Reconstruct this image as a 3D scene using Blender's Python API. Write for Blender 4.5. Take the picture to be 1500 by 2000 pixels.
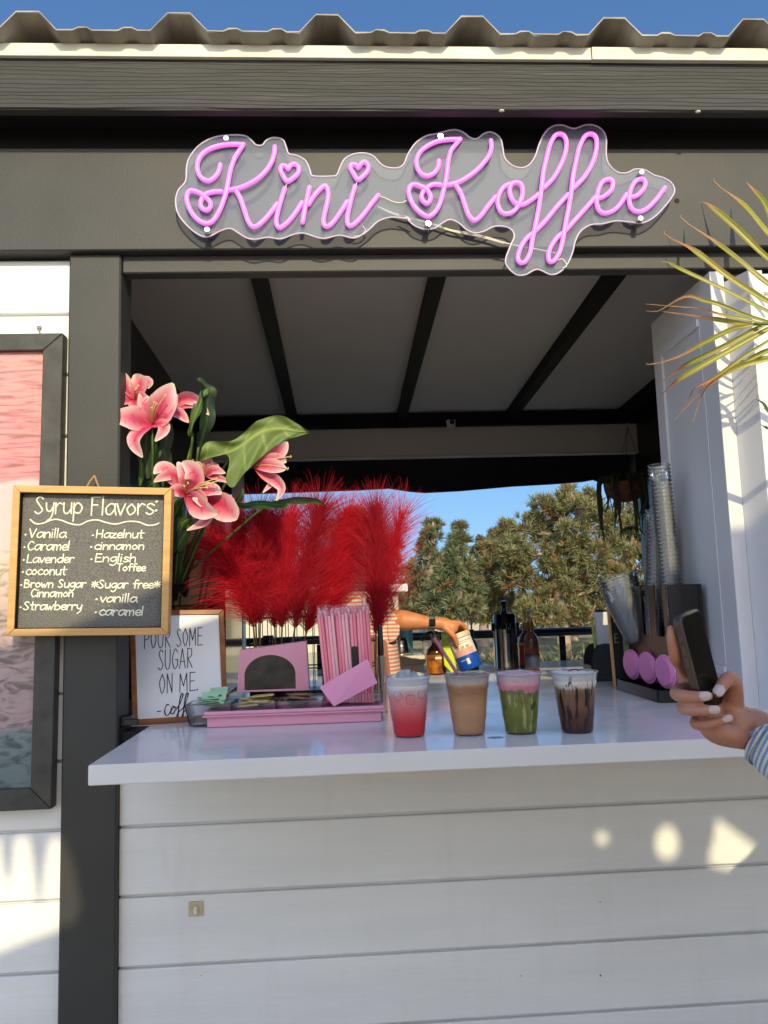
import bpy, bmesh, math, random
import numpy as np
from mathutils import Vector, Matrix
sc = bpy.context.scene
for _o in list(bpy.data.objects): bpy.data.objects.remove(_o, do_unlink=True)
R = math.radians
# ------------------------------------------------------------------ camera
F_PX = 1503.0
CP, CYW, CR = R(6.5006), R(3.1982), R(-1.8051)
CAM = Vector((0, -1.845, 1.26))
def _axes():
    fwd = Vector((math.sin(CYW)*math.cos(CP), math.cos(CYW)*math.cos(CP), math.sin(CP)))
    rt = Vector((math.cos(CYW), -math.sin(CYW), 0)); up = rt.cross(fwd)
    return rt*math.cos(CR)+up*math.sin(CR), -rt*math.sin(CR)+up*math.cos(CR), fwd
RT, UP, FWD = _axes()
cam = bpy.data.cameras.new('camera'); camo = bpy.data.objects.new('camera', cam)
sc.collection.objects.link(camo); sc.camera = camo
cam.sensor_fit = 'VERTICAL'; cam.sensor_height = 36; cam.sensor_width = 27; cam.lens = 36*F_PX/2000
cam.clip_start = .02; cam.clip_end = 3000
camo.matrix_world = Matrix(((RT.x, UP.x, -FWD.x, CAM.x), (RT.y, UP.y, -FWD.y, CAM.y), (RT.z, UP.z, -FWD.z, CAM.z), (0, 0, 0, 1)))
# ------------------------------------------------------------------ light
SUN_EL, SUN_AZ = R(29.3), R(7)            # azimuth: to the right of the wall's outward normal
SUND = Vector((math.sin(SUN_AZ)*math.cos(SUN_EL), -math.cos(SUN_AZ)*math.cos(SUN_EL), math.sin(SUN_EL)))
w = bpy.data.worlds.new('World'); sc.world = w; w.use_nodes = True
nt = w.node_tree; bg = nt.nodes['Background']
def _sky(air, dust, oz):
    k = nt.nodes.new('ShaderNodeTexSky'); k.sky_type = 'NISHITA'; k.sun_disc = False
    k.sun_elevation = SUN_EL; k.sun_rotation = math.atan2(SUND.x, SUND.y); k.air_density, k.dust_density, k.ozone_density = air, dust, oz; return k
def _vm(op, a, b):
    n = nt.nodes.new('ShaderNodeVectorMath'); n.operation = op
    for i, v in enumerate((a, b)):
        if isinstance(v, tuple): n.inputs[i].default_value = v
        else: nt.links.new(v, n.inputs[i])
    return n.outputs[0]
# hazier bright air on the sun's side, clear deep blue away from it
s_front = _sky(1.0, .9, 2.0).outputs[0]; s_back = _sky(.6, .1, 4.0).outputs[0]
K_ = (1.7, 3.1, 5.0); s_back = _vm('MULTIPLY', s_back, (.8, 1.0, 1.12)); s_back = _vm('DIVIDE', _vm('MULTIPLY', s_back, K_), _vm('ADD', s_back, K_))
_tc = nt.nodes.new('ShaderNodeTexCoord'); _sp = nt.nodes.new('ShaderNodeSeparateXYZ'); nt.links.new(_tc.outputs['Generated'], _sp.inputs[0])
_mr = nt.nodes.new('ShaderNodeMapRange'); _mr.interpolation_type = 'SMOOTHSTEP'; _mr.inputs[1].default_value = -.15; _mr.inputs[2].default_value = .55
nt.links.new(_sp.outputs[1], _mr.inputs[0])
_mx = nt.nodes.new('ShaderNodeMix'); _mx.data_type = 'RGBA'; nt.links.new(_mr.outputs[0], _mx.inputs[0]); nt.links.new(s_front, _mx.inputs[6]); nt.links.new(s_back, _mx.inputs[7])
nt.links.new(_mx.outputs[2], bg.inputs['Color']); bg.inputs['Strength'].default_value = .15
sun = bpy.data.lights.new('sun', 'SUN'); suno = bpy.data.objects.new('sun', sun); sc.collection.objects.link(suno)
sun.energy = 2.0; sun.angle = R(.53); sun.color = (1, .86, .52)
suno.rotation_euler = SUND.to_track_quat('Z', 'Y').to_euler(); suno.location = SUND*30
sc.view_settings.view_transform = 'Standard'; sc.view_settings.look = 'None'
sc.view_settings.exposure = 1.08; sc.view_settings.gamma = 1
sc.cycles.use_denoising = True
sc.cycles.max_bounces = 10; sc.cycles.diffuse_bounces = 5; sc.cycles.glossy_bounces = 4
sc.cycles.transmission_bounces = 8; sc.cycles.transparent_max_bounces = 40
sc.cycles.caustics_reflective = False; sc.cycles.caustics_refractive = False
sc.cycles.sample_clamp_indirect = 6
# ------------------------------------------------------------------ pixel -> point on a real plane
def ray(x, y): return RT*((x-750)/F_PX) + UP*(-(y-1000)/F_PX) + FWD
def P(x, y, Y=0.0):
    d = ray(x, y); return CAM + d*((Y-CAM.y)/d.y)
def PZ(x, y, z):
    d = ray(x, y); return CAM + d*((z-CAM.z)/d.z)
def PX(x, y, X):
    d = ray(x, y); return CAM + d*((X-CAM.x)/d.x)
# ------------------------------------------------------------------ helpers
rnd = random.Random(7)
def tag(o, label=None, cat=None, group=None, kind=None):
    if label: o['label'] = label
    if cat: o['category'] = cat
    if group: o['group'] = group
    if kind: o['kind'] = kind
    return o
def link(o, parent=None):
    sc.collection.objects.link(o)
    if parent is not None: o.parent = parent
    return o
def thing(name, label, cat, loc=(0, 0, 0), group=None):
    o = link(bpy.data.objects.new(name, None)); o.location = loc; o.empty_display_size = .05
    return tag(o, label, cat, group)
def copy_tree(o, parent=None):
    c = o.copy(); link(c, parent)
    if parent is not None: c.matrix_parent_inverse = o.matrix_parent_inverse.copy()
    for ch in o.children: copy_tree(ch, c)
    return c
def lin(r, g, b):
    f = lambda v: (v/255/12.92 if v/255 <= .04045 else ((v/255+.055)/1.055)**2.4)
    return (f(r), f(g), f(b), 1)
def catmull(pts, n=6, closed=False):
    pts = [Vector(p) for p in pts]
    if len(pts) < 3: 
        return pts
    out = []; m = len(pts)
    for i in range(m if closed else m-1):
        p1, p2 = pts[i], pts[(i+1) % m]
        p0 = pts[i-1] if (i > 0 or closed) else p1*2-p2
        p3 = pts[(i+2) % m] if (i+2 < m or closed) else p2*2-p1
        for k in range(n):
            t = k/n; t2 = t*t; t3 = t2*t
            out.append(.5*((2*p1)+(-p0+p2)*t+(2*p0-5*p1+4*p2-p3)*t2+(-p0+3*p1-3*p2+p3)*t3))
    if not closed: out.append(pts[-1])
    return out
class MB:
    """collects shapes; build() links them as ONE mesh object"""
    def __init__(s): s.v = []; s.f = []; s.mi = []
    def add(s, vs, fs, mi=0):
        b = len(s.v); s.v += [tuple(v) for v in vs]; s.f += [tuple(i+b for i in f) for f in fs]; s.mi += [mi]*len(fs); return s
    def box(s, x0, x1, y0, y1, z0, z1, bev=0, mi=0, seg=1, M=None):
        bm = bmesh.new(); bmesh.ops.create_cube(bm, size=1)
        for v in bm.verts: v.co = Vector((x0+(v.co.x+.5)*(x1-x0), y0+(v.co.y+.5)*(y1-y0), z0+(v.co.z+.5)*(z1-z0)))
        if bev: bmesh.ops.bevel(bm, geom=bm.edges[:], offset=bev, segments=seg, affect='EDGES', profile=.5)
        if M is not None: bm.transform(M)
        return s.bm(bm, mi)
    def bm(s, bm, mi=0):
        bm.verts.index_update(); s.add([v.co.copy() for v in bm.verts], [[v.index for v in f.verts] for f in bm.faces], mi); bm.free(); return s
    def tube(s, path, r, n=10, mi=0, caps=True, closed=False, flat=1.0, nrm=None):
        path = [Vector(p) for p in path]; m = len(path)
        if m < 2: return s
        rr = r if isinstance(r, (list, tuple)) else [r]*m
        vs = []; pu = None
        for i, p in enumerate(path):
            a = path[i-1] if (i > 0 or closed) else p; b = path[(i+1) % m] if (i < m-1 or closed) else p
            t = (b-a); t = t.normalized() if t.length > 1e-9 else Vector((0, 0, 1))
            if nrm is not None: u = (nrm - t*nrm.dot(t))
            elif pu is None: u = (Vector((0, 0, 1)) if abs(t.z) < .9 else Vector((1, 0, 0))); u = u - t*u.dot(t)
            else: u = pu - t*pu.dot(t)
            if u.length < 1e-6: u = t.orthogonal()
            u.normalize(); pu = u; q = t.cross(u)
            for k in range(n):
                an = 2*math.pi*k/n; vs.append(p + (u*math.cos(an)*flat + q*math.sin(an))*rr[i])
        fs = []
        for i in range(m if closed else m-1):
            j = (i+1) % m
            for k in range(n): fs.append((i*n+k, i*n+(k+1) % n, j*n+(k+1) % n, j*n+k))
        if caps and not closed:
            fs.append(tuple(range(n))[::-1]); fs.append(tuple((m-1)*n+k for k in range(n)))
        return s.add(vs, fs, mi)
    def rod(s, path, r, n=10, mi=0):
        """tube with rounded ends"""
        path = [Vector(p) for p in path]
        a = (path[0]-path[1]).normalized(); b = (path[-1]-path[-2]).normalized()
        q = [path[0]+a*r*.98, path[0]+a*r*.8, path[0]+a*r*.45]+path+[path[-1]+b*r*.45, path[-1]+b*r*.8, path[-1]+b*r*.98]
        rr = [r*.2, r*.6, r*.89]+[r]*len(path)+[r*.89, r*.6, r*.2]
        return s.tube(q, rr, n, mi)
    def lathe(s, prof, c=(0, 0, 0), n=24, mi=0, M=None):
        c = Vector(c); vs = []; fs = []
        for (r, z) in prof:
            for k in range(n):
                a = 2*math.pi*k/n; v = Vector((r*math.cos(a), r*math.sin(a), z))
                vs.append((M @ v if M is not None else v)+c)
        for i in range(len(prof)-1):
            for k in range(n):
                fs.append((i*n+k, i*n+(k+1) % n, (i+1)*n+(k+1) % n, (i+1)*n+k))
        return s.add(vs, fs, mi)
    def prism(s, poly, ext, mi=0, mi_side=None):
        """flat convex/simple polygon of 3D points pushed along ext"""
        n = len(poly); ext = Vector(ext); a = [Vector(p) for p in poly]; b = [p+ext for p in a]
        s.add(a+b, [tuple(range(n))[::-1], tuple(range(n, 2*n))], mi)
        s.add(a+b, [(i, (i+1) % n, n+(i+1) % n, n+i) for i in range(n)], mi if mi_side is None else mi_side)
        return s
    def ell(s, c, r, nu=14, nv=9, mi=0, M=None):
        vs = []; fs = []; c = Vector(c)
        for j in range(nv+1):
            th = math.pi*j/nv
            for k in range(nu):
                a = 2*math.pi*k/nu; v = Vector((r[0]*math.sin(th)*math.cos(a), r[1]*math.sin(th)*math.sin(a), r[2]*math.cos(th)))
                vs.append((M @ v if M is not None else v)+c)
        for j in range(nv):
            for k in range(nu): fs.append((j*nu+k, (j+1)*nu+k, (j+1)*nu+(k+1) % nu, j*nu+(k+1) % nu))
        return s.add(vs, fs, mi)
    def build(s, name, mats, parent=None, smooth=False, merge=True):
        me = bpy.data.meshes.new(name); me.from_pydata(s.v, [], s.f)
        for m in (mats if isinstance(mats, (list, tuple)) else [mats]): me.materials.append(m)
        if len(me.materials) > 1: me.polygons.foreach_set('material_index', s.mi)
        if merge and len(s.v) < 60000:
            bm = bmesh.new(); bm.from_mesh(me); bmesh.ops.remove_doubles(bm, verts=bm.verts, dist=1e-6)
            bmesh.ops.recalc_face_normals(bm, faces=bm.faces); bm.to_mesh(me); bm.free()
        if smooth:
            me.polygons.foreach_set('use_smooth', [True]*len(me.polygons))
            if smooth != 'all':
                try: me.set_sharp_from_angle(angle=R(38))
                except Exception: pass
        me.update()
        o = bpy.data.objects.new(name, me); return link(o, parent)
def sheet2d(name, outer, holes, org, ux, uy, nrm, thick, mat, parent=None, bevel=0):
    """polygon with holes (2-D lists) laid in the plane org+ux*u+uy*v, extruded along nrm by thick"""
    cu = bpy.data.curves.new(name, 'CURVE'); cu.dimensions = '2D'; cu.fill_mode = 'BOTH'; cu.extrude = thick/2; cu.bevel_depth = bevel
    for poly in [outer]+list(holes):
        sp = cu.splines.new('POLY'); sp.points.add(len(poly)-1); sp.use_cyclic_u = True
        for i, p in enumerate(poly): sp.points[i].co = (p[0], p[1], 0, 1)
    o = bpy.data.objects.new(name, cu); sc.collection.objects.link(o)
    dg = bpy.context.evaluated_depsgraph_get(); me = bpy.data.meshes.new_from_object(o.evaluated_get(dg))
    bpy.data.objects.remove(o, do_unlink=True)
    ux, uy, nrm = Vector(ux).normalized(), Vector(uy).normalized(), Vector(nrm).normalized()
    org = Vector(org)+nrm*(thick/2)
    me.transform(Matrix(((ux.x, uy.x, nrm.x, org.x), (ux.y, uy.y, nrm.y, org.y), (ux.z, uy.z, nrm.z, org.z), (0, 0, 0, 1))))
    me.name = name; me.materials.clear(); me.materials.append(mat)
    return link(bpy.data.objects.new(name, me), parent)
def remesh(mb, name, mat, parent, voxel, smooth=6, fac=.5):
    """overlapping closed pieces grown into one continuous skin"""
    o = mb.build(name, mat, None, merge=False)
    m = o.modifiers.new('r', 'REMESH'); m.mode = 'VOXEL'; m.voxel_size = voxel; m.use_smooth_shade = True
    s = o.modifiers.new('s', 'SMOOTH'); s.iterations = smooth; s.factor = fac
    dg = bpy.context.evaluated_depsgraph_get(); me = bpy.data.meshes.new_from_object(o.evaluated_get(dg))
    bpy.data.objects.remove(o, do_unlink=True); me.name = name
    me.polygons.foreach_set('use_smooth', [True]*len(me.polygons))
    if not me.materials: me.materials.append(mat)
    return link(bpy.data.objects.new(name, me), parent)
# ------------------------------------------------------------------ materials
def mat(name, col, rough=.5, metal=0, var=.0, vscale=8, bump=0, bscale=200, spec=.5, stretch=(1, 1, 1), trans=0, ior=1.45, emit=None, es=0, col2=None, detail=4, coat=0):
    m = bpy.data.materials.new(name); m.use_nodes = True; t = m.node_tree; b = t.nodes['Principled BSDF']
    if len(col) == 3: col = (*col, 1)
    b.inputs['Base Color'].default_value = col; b.inputs['Roughness'].default_value = rough; b.inputs['Metallic'].default_value = metal
    b.inputs['Specular IOR Level'].default_value = spec; b.inputs['Transmission Weight'].default_value = trans; b.inputs['IOR'].default_value = ior
    b.inputs['Coat Weight'].default_value = coat
    if emit: b.inputs['Emission Color'].default_value = (*emit[:3], 1); b.inputs['Emission Strength'].default_value = es
    if var or bump or col2:
        tc = t.nodes.new('ShaderNodeTexCoord'); mp = t.nodes.new('ShaderNodeMapping'); mp.inputs['Scale'].default_value = stretch
        t.links.new(tc.outputs['Object'], mp.inputs[0])
    if var or col2:
        n = t.nodes.new('ShaderNodeTexNoise'); n.inputs['Scale'].default_value = vscale; n.inputs['Detail'].default_value = detail
        t.links.new(mp.outputs[0], n.inputs['Vector'])
        mx = t.nodes.new('ShaderNodeMix'); mx.data_type = 'RGBA'
        rp = t.nodes.new('ShaderNodeMapRange'); rp.inputs[1].default_value = .3; rp.inputs[2].default_value = .7
        t.links.new(n.outputs[0], rp.inputs[0]); t.links.new(rp.outputs[0], mx.inputs[0])
        a = [c*(1-var) for c in col[:3]]; c2 = [min(1, c*(1+var)) for c in col[:3]] if col2 is None else col2[:3]
        if col2 is not None: a = col[:3]
        mx.inputs[6].default_value = (*a, 1); mx.inputs[7].default_value = (*c2, 1)
        t.links.new(mx.outputs[2], b.inputs['Base Color'])
    if bump:
        n2 = t.nodes.new('ShaderNodeTexNoise'); n2.inputs['Scale'].default_value = bscale; n2.inputs['Detail'].default_value = 5
        t.links.new(mp.outputs[0], n2.inputs['Vector'])
        bp = t.nodes.new('ShaderNodeBump'); bp.inputs['Strength'].default_value = bump; bp.inputs['Distance'].default_value = .002
        t.links.new(n2.outputs[0], bp.inputs['Height']); t.links.new(bp.outputs[0], b.inputs['Normal'])
    return m
def thin_clear(name, tint=(1, 1, 1), refl=1.0, body=0.0, body_col=(.8, .8, .8), rough=.03):
    """clear plastic / acrylic sheet: see-through with fresnel gloss and a little milky body"""
    m = bpy.data.materials.new(name); m.use_nodes = True; t = m.node_tree; t.nodes.clear()
    out = t.nodes.new('ShaderNodeOutputMaterial'); tr = t.nodes.new('ShaderNodeBsdfTransparent'); tr.inputs[0].default_value = (*tint, 1)
    df = t.nodes.new('ShaderNodeBsdfDiffuse'); df.inputs[0].default_value = (*body_col, 1)
    gl = t.nodes.new('ShaderNodeBsdfGlossy'); gl.inputs['Roughness'].default_value = rough
    fr = t.nodes.new('ShaderNodeFresnel'); fr.inputs[0].default_value = 1.45
    m1 = t.nodes.new('ShaderNodeMixShader'); m1.inputs[0].default_value = body
    t.links.new(tr.outputs[0], m1.inputs[1]); t.links.new(df.outputs[0], m1.inputs[2])
    mu = t.nodes.new('ShaderNodeMath'); mu.operation = 'MULTIPLY'; mu.inputs[1].default_value = refl; t.links.new(fr.outputs[0], mu.inputs[0])
    m2 = t.nodes.new('ShaderNodeMixShader'); t.links.new(mu.outputs[0], m2.inputs[0]); t.links.new(m1.outputs[0], m2.inputs[1]); t.links.new(gl.outputs[0], m2.inputs[2])
    t.links.new(m2.outputs[0], out.inputs[0]); return m
def nodes(m): return m.node_tree, m.node_tree.nodes['Principled BSDF']
def ramp(t, stops, interp='LINEAR'):
    r = t.nodes.new('ShaderNodeValToRGB'); r.color_ramp.interpolation = interp
    e = r.color_ramp.elements
    while len(e) < len(stops): e.new(.5)
    for i, (p, c) in enumerate(stops): e[i].position = p; e[i].color = c if len(c) == 4 else (*c, 1)
    return r
GREY = lin(62, 61, 57)
M = {}
M['grey'] = mat('grey_paint', (.036, .035, .0325), .55, var=.14, vscale=5, bump=.25, bscale=260)
M['grey_wood'] = mat('grey_grained_board', (.039, .038, .035), .6, var=.08, vscale=3)
def _grain(m):
    t, b = nodes(m)
    tc = t.nodes.new('ShaderNodeTexCoord'); mp = t.nodes.new('ShaderNodeMapping'); mp.inputs['Scale'].default_value = (.9, 1, 9)
    t.links.new(tc.outputs['Object'], mp.inputs[0])
    wv = t.nodes.new('ShaderNodeTexWave'); wv.wave_type = 'BANDS'; wv.bands_direction = 'Z'; wv.inputs['Scale'].default_value = 3.4
    wv.inputs['Distortion'].default_value = 5.5; wv.inputs['Detail'].default_value = 3; wv.inputs['Detail Scale'].default_value = 1.0
    t.links.new(mp.outputs[0], wv.inputs['Vector'])
    bp = t.nodes.new('ShaderNodeBump'); bp.inputs['Strength'].default_value = .8; bp.inputs['Distance'].default_value = .003
    t.links.new(wv.outputs[0], bp.inputs['Height']); t.links.new(bp.outputs[0], b.inputs['Normal'])
_grain(M['grey_wood'])
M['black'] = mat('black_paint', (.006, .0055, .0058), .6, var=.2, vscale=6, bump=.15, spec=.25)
M['white'] = mat('white_paint', (.74, .74, .72), .45, var=.03, vscale=4, bump=.12, bscale=120, stretch=(1, 1, 4))
M['white_trim'] = mat('white_drip_edge', (.60, .57, .47), .55, var=.14, vscale=9, detail=8)
M['roof'] = mat('weathered_roof_sheet', (.40, .37, .30), .6, col2=(.15, .13, .105), vscale=11, detail=8, bump=.3, bscale=90, stretch=(1, .35, 1))
M['ceil'] = mat('ceiling_board', (.66, .63, .59), .6, var=.05, vscale=2)
M['counter'] = mat('white_laminate', (.72, .71, .71), .12, var=.03, vscale=3, spec=.5, bump=.02, bscale=40)
M['door'] = mat('white_door_paint', (.66, .65, .66), .42, var=.03, vscale=5, bump=.08)
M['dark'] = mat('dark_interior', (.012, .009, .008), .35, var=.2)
M['steel'] = mat('brushed_steel', (.55, .54, .52), .28, metal=1, bump=.05, bscale=300, stretch=(1, 1, 12))
M['chrome'] = mat('chrome', (.75, .73, .70), .15, metal=1)
M['acrylic'] = thin_clear('clear_acrylic', (.92, .94, .97), .09, .11, (.62, .70, .86), .45)  # bluish milky body put in for the sky reflected in the sheet
M['clear'] = thin_clear('clear_plastic', (.96, .97, .98), 1.0, .025, (.8, .82, .85), .05)
M['cupclear'] = thin_clear('clear_cup_plastic', (.95, .96, .97), 1.2, .07, (.85, .87, .9), .10)
M['blackplastic'] = mat('black_plastic', (.012, .012, .013), .35, bump=.05)
M['wood'] = mat('pine_frame', (.50, .27, .09), .45, col2=(.62, .37, .14), vscale=6, stretch=(1, 1, 12), bump=.1, bscale=120)
M['wood_dark'] = mat('oak_frame', (.30, .10, .025), .4, col2=(.16, .05, .012), vscale=9, stretch=(1, 1, 6), detail=6, bump=.1)
M['pinkbox'] = mat('pink_plastic', (.70, .31, .41), .45, var=.04, vscale=5)
M['ink'] = mat('black_ink', (.006, .006, .006), .5)
M['leafgreen'] = mat('lily_leaf', (.035, .085, .018), .35, col2=(.10, .17, .03), vscale=12)
M['wire'] = mat('clear_wire', (.62, .58, .46), .35)
def fabric(name, col, k=.5):
    m = bpy.data.materials.new(name); m.use_nodes = True; t = m.node_tree; b = t.nodes['Principled BSDF']
    b.inputs['Base Color'].default_value = (*col, 1); b.inputs['Roughness'].default_value = .85
    tl = t.nodes.new('ShaderNodeBsdfTranslucent'); tl.inputs[0].default_value = (*col, 1)
    mx = t.nodes.new('ShaderNodeMixShader'); mx.inputs[0].default_value = k
    t.links.new(b.outputs[0], mx.inputs[1]); t.links.new(tl.outputs[0], mx.inputs[2]); t.links.new(mx.outputs[0], t.nodes['Material Output'].inputs[0]); return m
# --- handwriting: each letter as pen strokes on a unit x-height grid
GL = {
'a': (.85, "0.75,0.9 0.4,1 0.08,0.6 0.15,0.1 0.45,0.05 0.72,0.5|0.76,1 0.74,0.5 0.85,0"),
'b': (.85, "0.1,1.7 0.1,0|0.1,0.6 0.4,1 0.75,0.6 0.6,0.05 0.1,0.1"),
'c': (.75, "0.7,0.85 0.4,1 0.08,0.5 0.35,0 0.72,0.15"),
'd': (.85, "0.72,0.8 0.4,1 0.08,0.5 0.35,0 0.7,0.4|0.75,1.7 0.75,0"),
'e': (.75, "0.08,0.5 0.65,0.55 0.6,0.92 0.3,0.98 0.06,0.5 0.3,0 0.72,0.15"),
'f': (.68, "0.7,1.55 0.42,1.62 0.3,1.2 0.3,0|0.05,0.9 0.6,0.95"),
'g': (.85, "0.72,0.9 0.4,1 0.08,0.55 0.35,0.1 0.7,0.5|0.75,1 0.72,-0.3 0.4,-0.7 0.1,-0.5"),
'h': (.8, "0.1,1.7 0.1,0|0.1,0.6 0.4,1 0.65,0.8 0.68,0"),
'i': (.3, "0.1,1 0.1,0|0.1,1.42 0.13,1.46"),
'l': (.3, "0.1,1.7 0.1,0"),
'm': (1.1, "0.08,1 0.1,0|0.1,0.6 0.35,1 0.5,0.7 0.5,0|0.5,0.6 0.8,1 0.95,0.7 0.95,0"),
'n': (.82, "0.08,1 0.1,0|0.1,0.6 0.4,1 0.65,0.75 0.68,0"),
'o': (.85, "0.45,1 0.1,0.55 0.35,0.02 0.75,0.45 0.45,1"),
'p': (.85, "0.1,1 0.1,-0.7|0.1,0.6 0.4,1 0.75,0.6 0.55,0.05 0.1,0.15"),
'r': (.65, "0.08,1 0.1,0|0.1,0.6 0.35,1 0.6,0.9"),
's': (.72, "0.65,0.85 0.35,1 0.12,0.75 0.4,0.5 0.65,0.25 0.35,0 0.08,0.15"),
't': (.66, "0.3,1.6 0.3,0.2 0.5,0|0.02,1 0.65,1.02"),
'u': (.82, "0.08,1 0.12,0.2 0.4,0 0.68,0.4|0.7,1 0.72,0"),
'v': (.72, "0.05,1 0.2,0.4 0.35,0|0.35,0 0.5,0.5 0.68,1"),
'w': (1.0, "0.05,1 0.15,0.4 0.28,0|0.28,0 0.45,0.7|0.45,0.7 0.62,0|0.62,0 0.75,0.5 0.9,1"),
'y': (.78, "0.08,1 0.15,0.4 0.4,0.2 0.65,0.6|0.7,1 0.6,-0.2 0.2,-0.7"),
'z': (.76, "0.08,0.95 0.65,0.95|0.65,0.95 0.08,0.02|0.08,0.02 0.7,0.02"),
'A': (1., "0.05,0 0.42,1.6|0.42,1.6 0.8,0|0.2,0.55 0.68,0.55"),
'B': (.95, "0.1,1.6 0.1,0|0.1,1.6 0.6,1.45 0.55,1 0.1,0.85|0.1,0.85 0.75,0.65 0.65,0.05 0.1,0"),
'C': (.9, "0.75,1.35 0.4,1.6 0.06,0.8 0.35,0 0.8,0.25"),
'E': (.85, "0.12,1.6 0.1,0|0.1,1.6 0.7,1.58|0.1,0.85 0.6,0.85|0.1,0 0.75,0.02"),
'F': (.85, "0.12,1.6 0.12,0|0.05,1.6 0.75,1.62|0.12,0.9 0.55,0.9"),
'G': (.95, "0.72,1.35 0.4,1.6 0.06,0.8 0.35,0 0.75,0.3|0.75,0.3 0.75,0.75|0.45,0.75 0.75,0.75"),
'H': (1., "0.1,1.6 0.1,0|0.8,1.6 0.8,0|0.1,0.8 0.8,0.8"),
'L': (.8, "0.12,1.6 0.1,0|0.1,0 0.7,0.03"),
'M': (1.15, "0.08,0 0.12,1.6|0.12,1.6 0.5,0.5|0.5,0.5 0.88,1.6|0.88,1.6 0.92,0"),
'N': (.95, "0.1,0 0.1,1.6|0.1,1.6 0.72,0|0.72,0 0.72,1.6"),
'O': (.95, "0.42,1.6 0.08,0.9 0.4,0 0.75,0.8 0.42,1.6"),
'P': (.85, "0.12,1.6 0.1,0|0.1,1.58 0.6,1.5 0.6,0.9 0.1,0.75"),
'R': (.9, "0.12,1.6 0.1,0|0.1,1.58 0.6,1.5 0.58,0.95 0.12,0.8|0.15,0.8 0.7,0"),
'S': (.85, "0.65,1.4 0.4,1.6 0.12,1.3 0.4,0.8 0.65,0.35 0.35,0 0.05,0.2"),
'T': (.9, "0.42,1.6 0.4,0|0.02,1.6 0.82,1.6"),
'U': (.95, "0.1,1.6 0.1,0.4 0.4,0 0.7,0.4 0.72,1.6"),
'V': (.9, "0.05,1.6 0.4,0|0.4,0 0.78,1.6"),
':': (.35, "0.1,1.15 0.13,1.18|0.1,0.35 0.13,0.38"), '.': (.35, "0.1,0.02 0.13,0.05"), '-': (.75, "0.08,0.55 0.6,0.58"),
'*': (.95, "0.1,0.3 0.8,1.2|0.1,1.2 0.8,0.3|0.45,0.1 0.45,1.4|0.05,0.75 0.85,0.75"), ' ': (.6, ""),
'@': (.55, "0.16,0.5 0.19,0.53"),
'$': (.9, "0.65,1.3 0.4,1.5 0.12,1.2 0.4,0.8 0.65,0.4 0.35,0.1 0.05,0.3|0.38,1.75 0.38,-0.15"),
'8': (.85, "0.4,1.6 0.1,1.25 0.4,0.85 0.7,0.4 0.4,0 0.08,0.4 0.4,0.85 0.68,1.25 0.4,1.6"),
'9': (.85, "0.65,1.2 0.4,1.6 0.1,1.2 0.35,0.8 0.65,1.2 0.6,0.5 0.35,0"),
'7': (.8, "0.05,1.6 0.7,1.6 0.3,0"), '5': (.8, "0.65,1.6 0.15,1.6 0.1,0.95 0.5,1.0 0.65,0.5 0.4,0 0.05,0.15"),
}
def write(mb, s, org, ux, uy, h, r, sx=1.0, space=0.0, jit=.0, nrm=None, slant=0, seed=1):
    """pen strokes of string s on the plane (ux,uy); h = x-height; r = pen radius; returns end advance"""
    rg = random.Random(seed); x = 0; ux, uy, org = Vector(ux), Vector(uy), Vector(org)
    for ch in s:
        wd, st = GL[ch]; dy = rg.uniform(-jit, jit)
        for q in st.split('|') if st else ():
            pts = [tuple(map(float, p.split(','))) for p in q.split()]
            p3 = [org+ux*((x+(px+slant*py)*sx)*h)+uy*((py+dy)*h) for px, py in pts]
            pp = catmull(p3, 4 if len(p3) > 2 else 1)
            mb.rod([pp[0], pp[-1]] if len(pp) < 2 else pp, r*(1.5 if ch in '@:.' else 1), 6)
        x += (wd+space)*sx
    return x*h

def _smudge(m, lo, hi, sc_):
    t, b = nodes(m); tc = t.nodes.new('ShaderNodeTexCoord'); n = t.nodes.new('ShaderNodeTexNoise'); n.inputs['Scale'].default_value = sc_; n.inputs['Detail'].default_value = 7; n.inputs['Distortion'].default_value = .8
    t.links.new(tc.outputs['Object'], n.inputs[0]); r = t.nodes.new('ShaderNodeMapRange'); r.inputs[1].default_value = .35; r.inputs[2].default_value = .7; r.inputs[3].default_value = lo; r.inputs[4].default_value = hi
    t.links.new(n.outputs[0], r.inputs[0]); t.links.new(r.outputs[0], b.inputs['Roughness'])
_smudge(M['counter'], .07, .24, 9)
# ================================================================== SETTING
def terrain():
    xs = np.concatenate([np.linspace(-900, -40, 8), np.linspace(-30, 30, 41), np.linspace(40, 900, 8)])
    ys = np.concatenate([np.linspace(-900, -20, 6), [-8, 0, 2.9], np.linspace(3.2, 40, 40), [60, 120, 300, 900]])
    vs = []; fs = []; nx = len(xs)
    for y in ys:
        for x in xs:
            z = -.02
            if y > 3: 
                k = min(1, (y-3)/2.5); z = -.02-.75*k+.035*max(0, min(y, 40)-6)+.18*k*math.sin(x*.7+y*.31)*math.sin(y*.45+x*.2)
            vs.append((x, y, z))
    for j in range(len(ys)-1):
        for i in range(nx-1): fs.append((j*nx+i, j*nx+i+1, (j+1)*nx+i+1, (j+1)*nx+i))
    m = mat('dry_hillside', (.30, .23, .12), .9, col2=(.12, .12, .05), vscale=1.3, detail=8, bump=.8, bscale=9)
    mb = MB(); mb.add(vs, fs); tag(mb.build('ground', m, smooth='all'), kind='structure')
    m2 = mat('patio_paving', (.50, .43, .34), .8, var=.15, vscale=1.5, detail=6, bump=.3, bscale=60)
    mb = MB(); mb.box(-7, 7, -9, 2.9, -.04, 0)
    tag(mb.build('patio', m2), kind='structure')
terrain()
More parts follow.
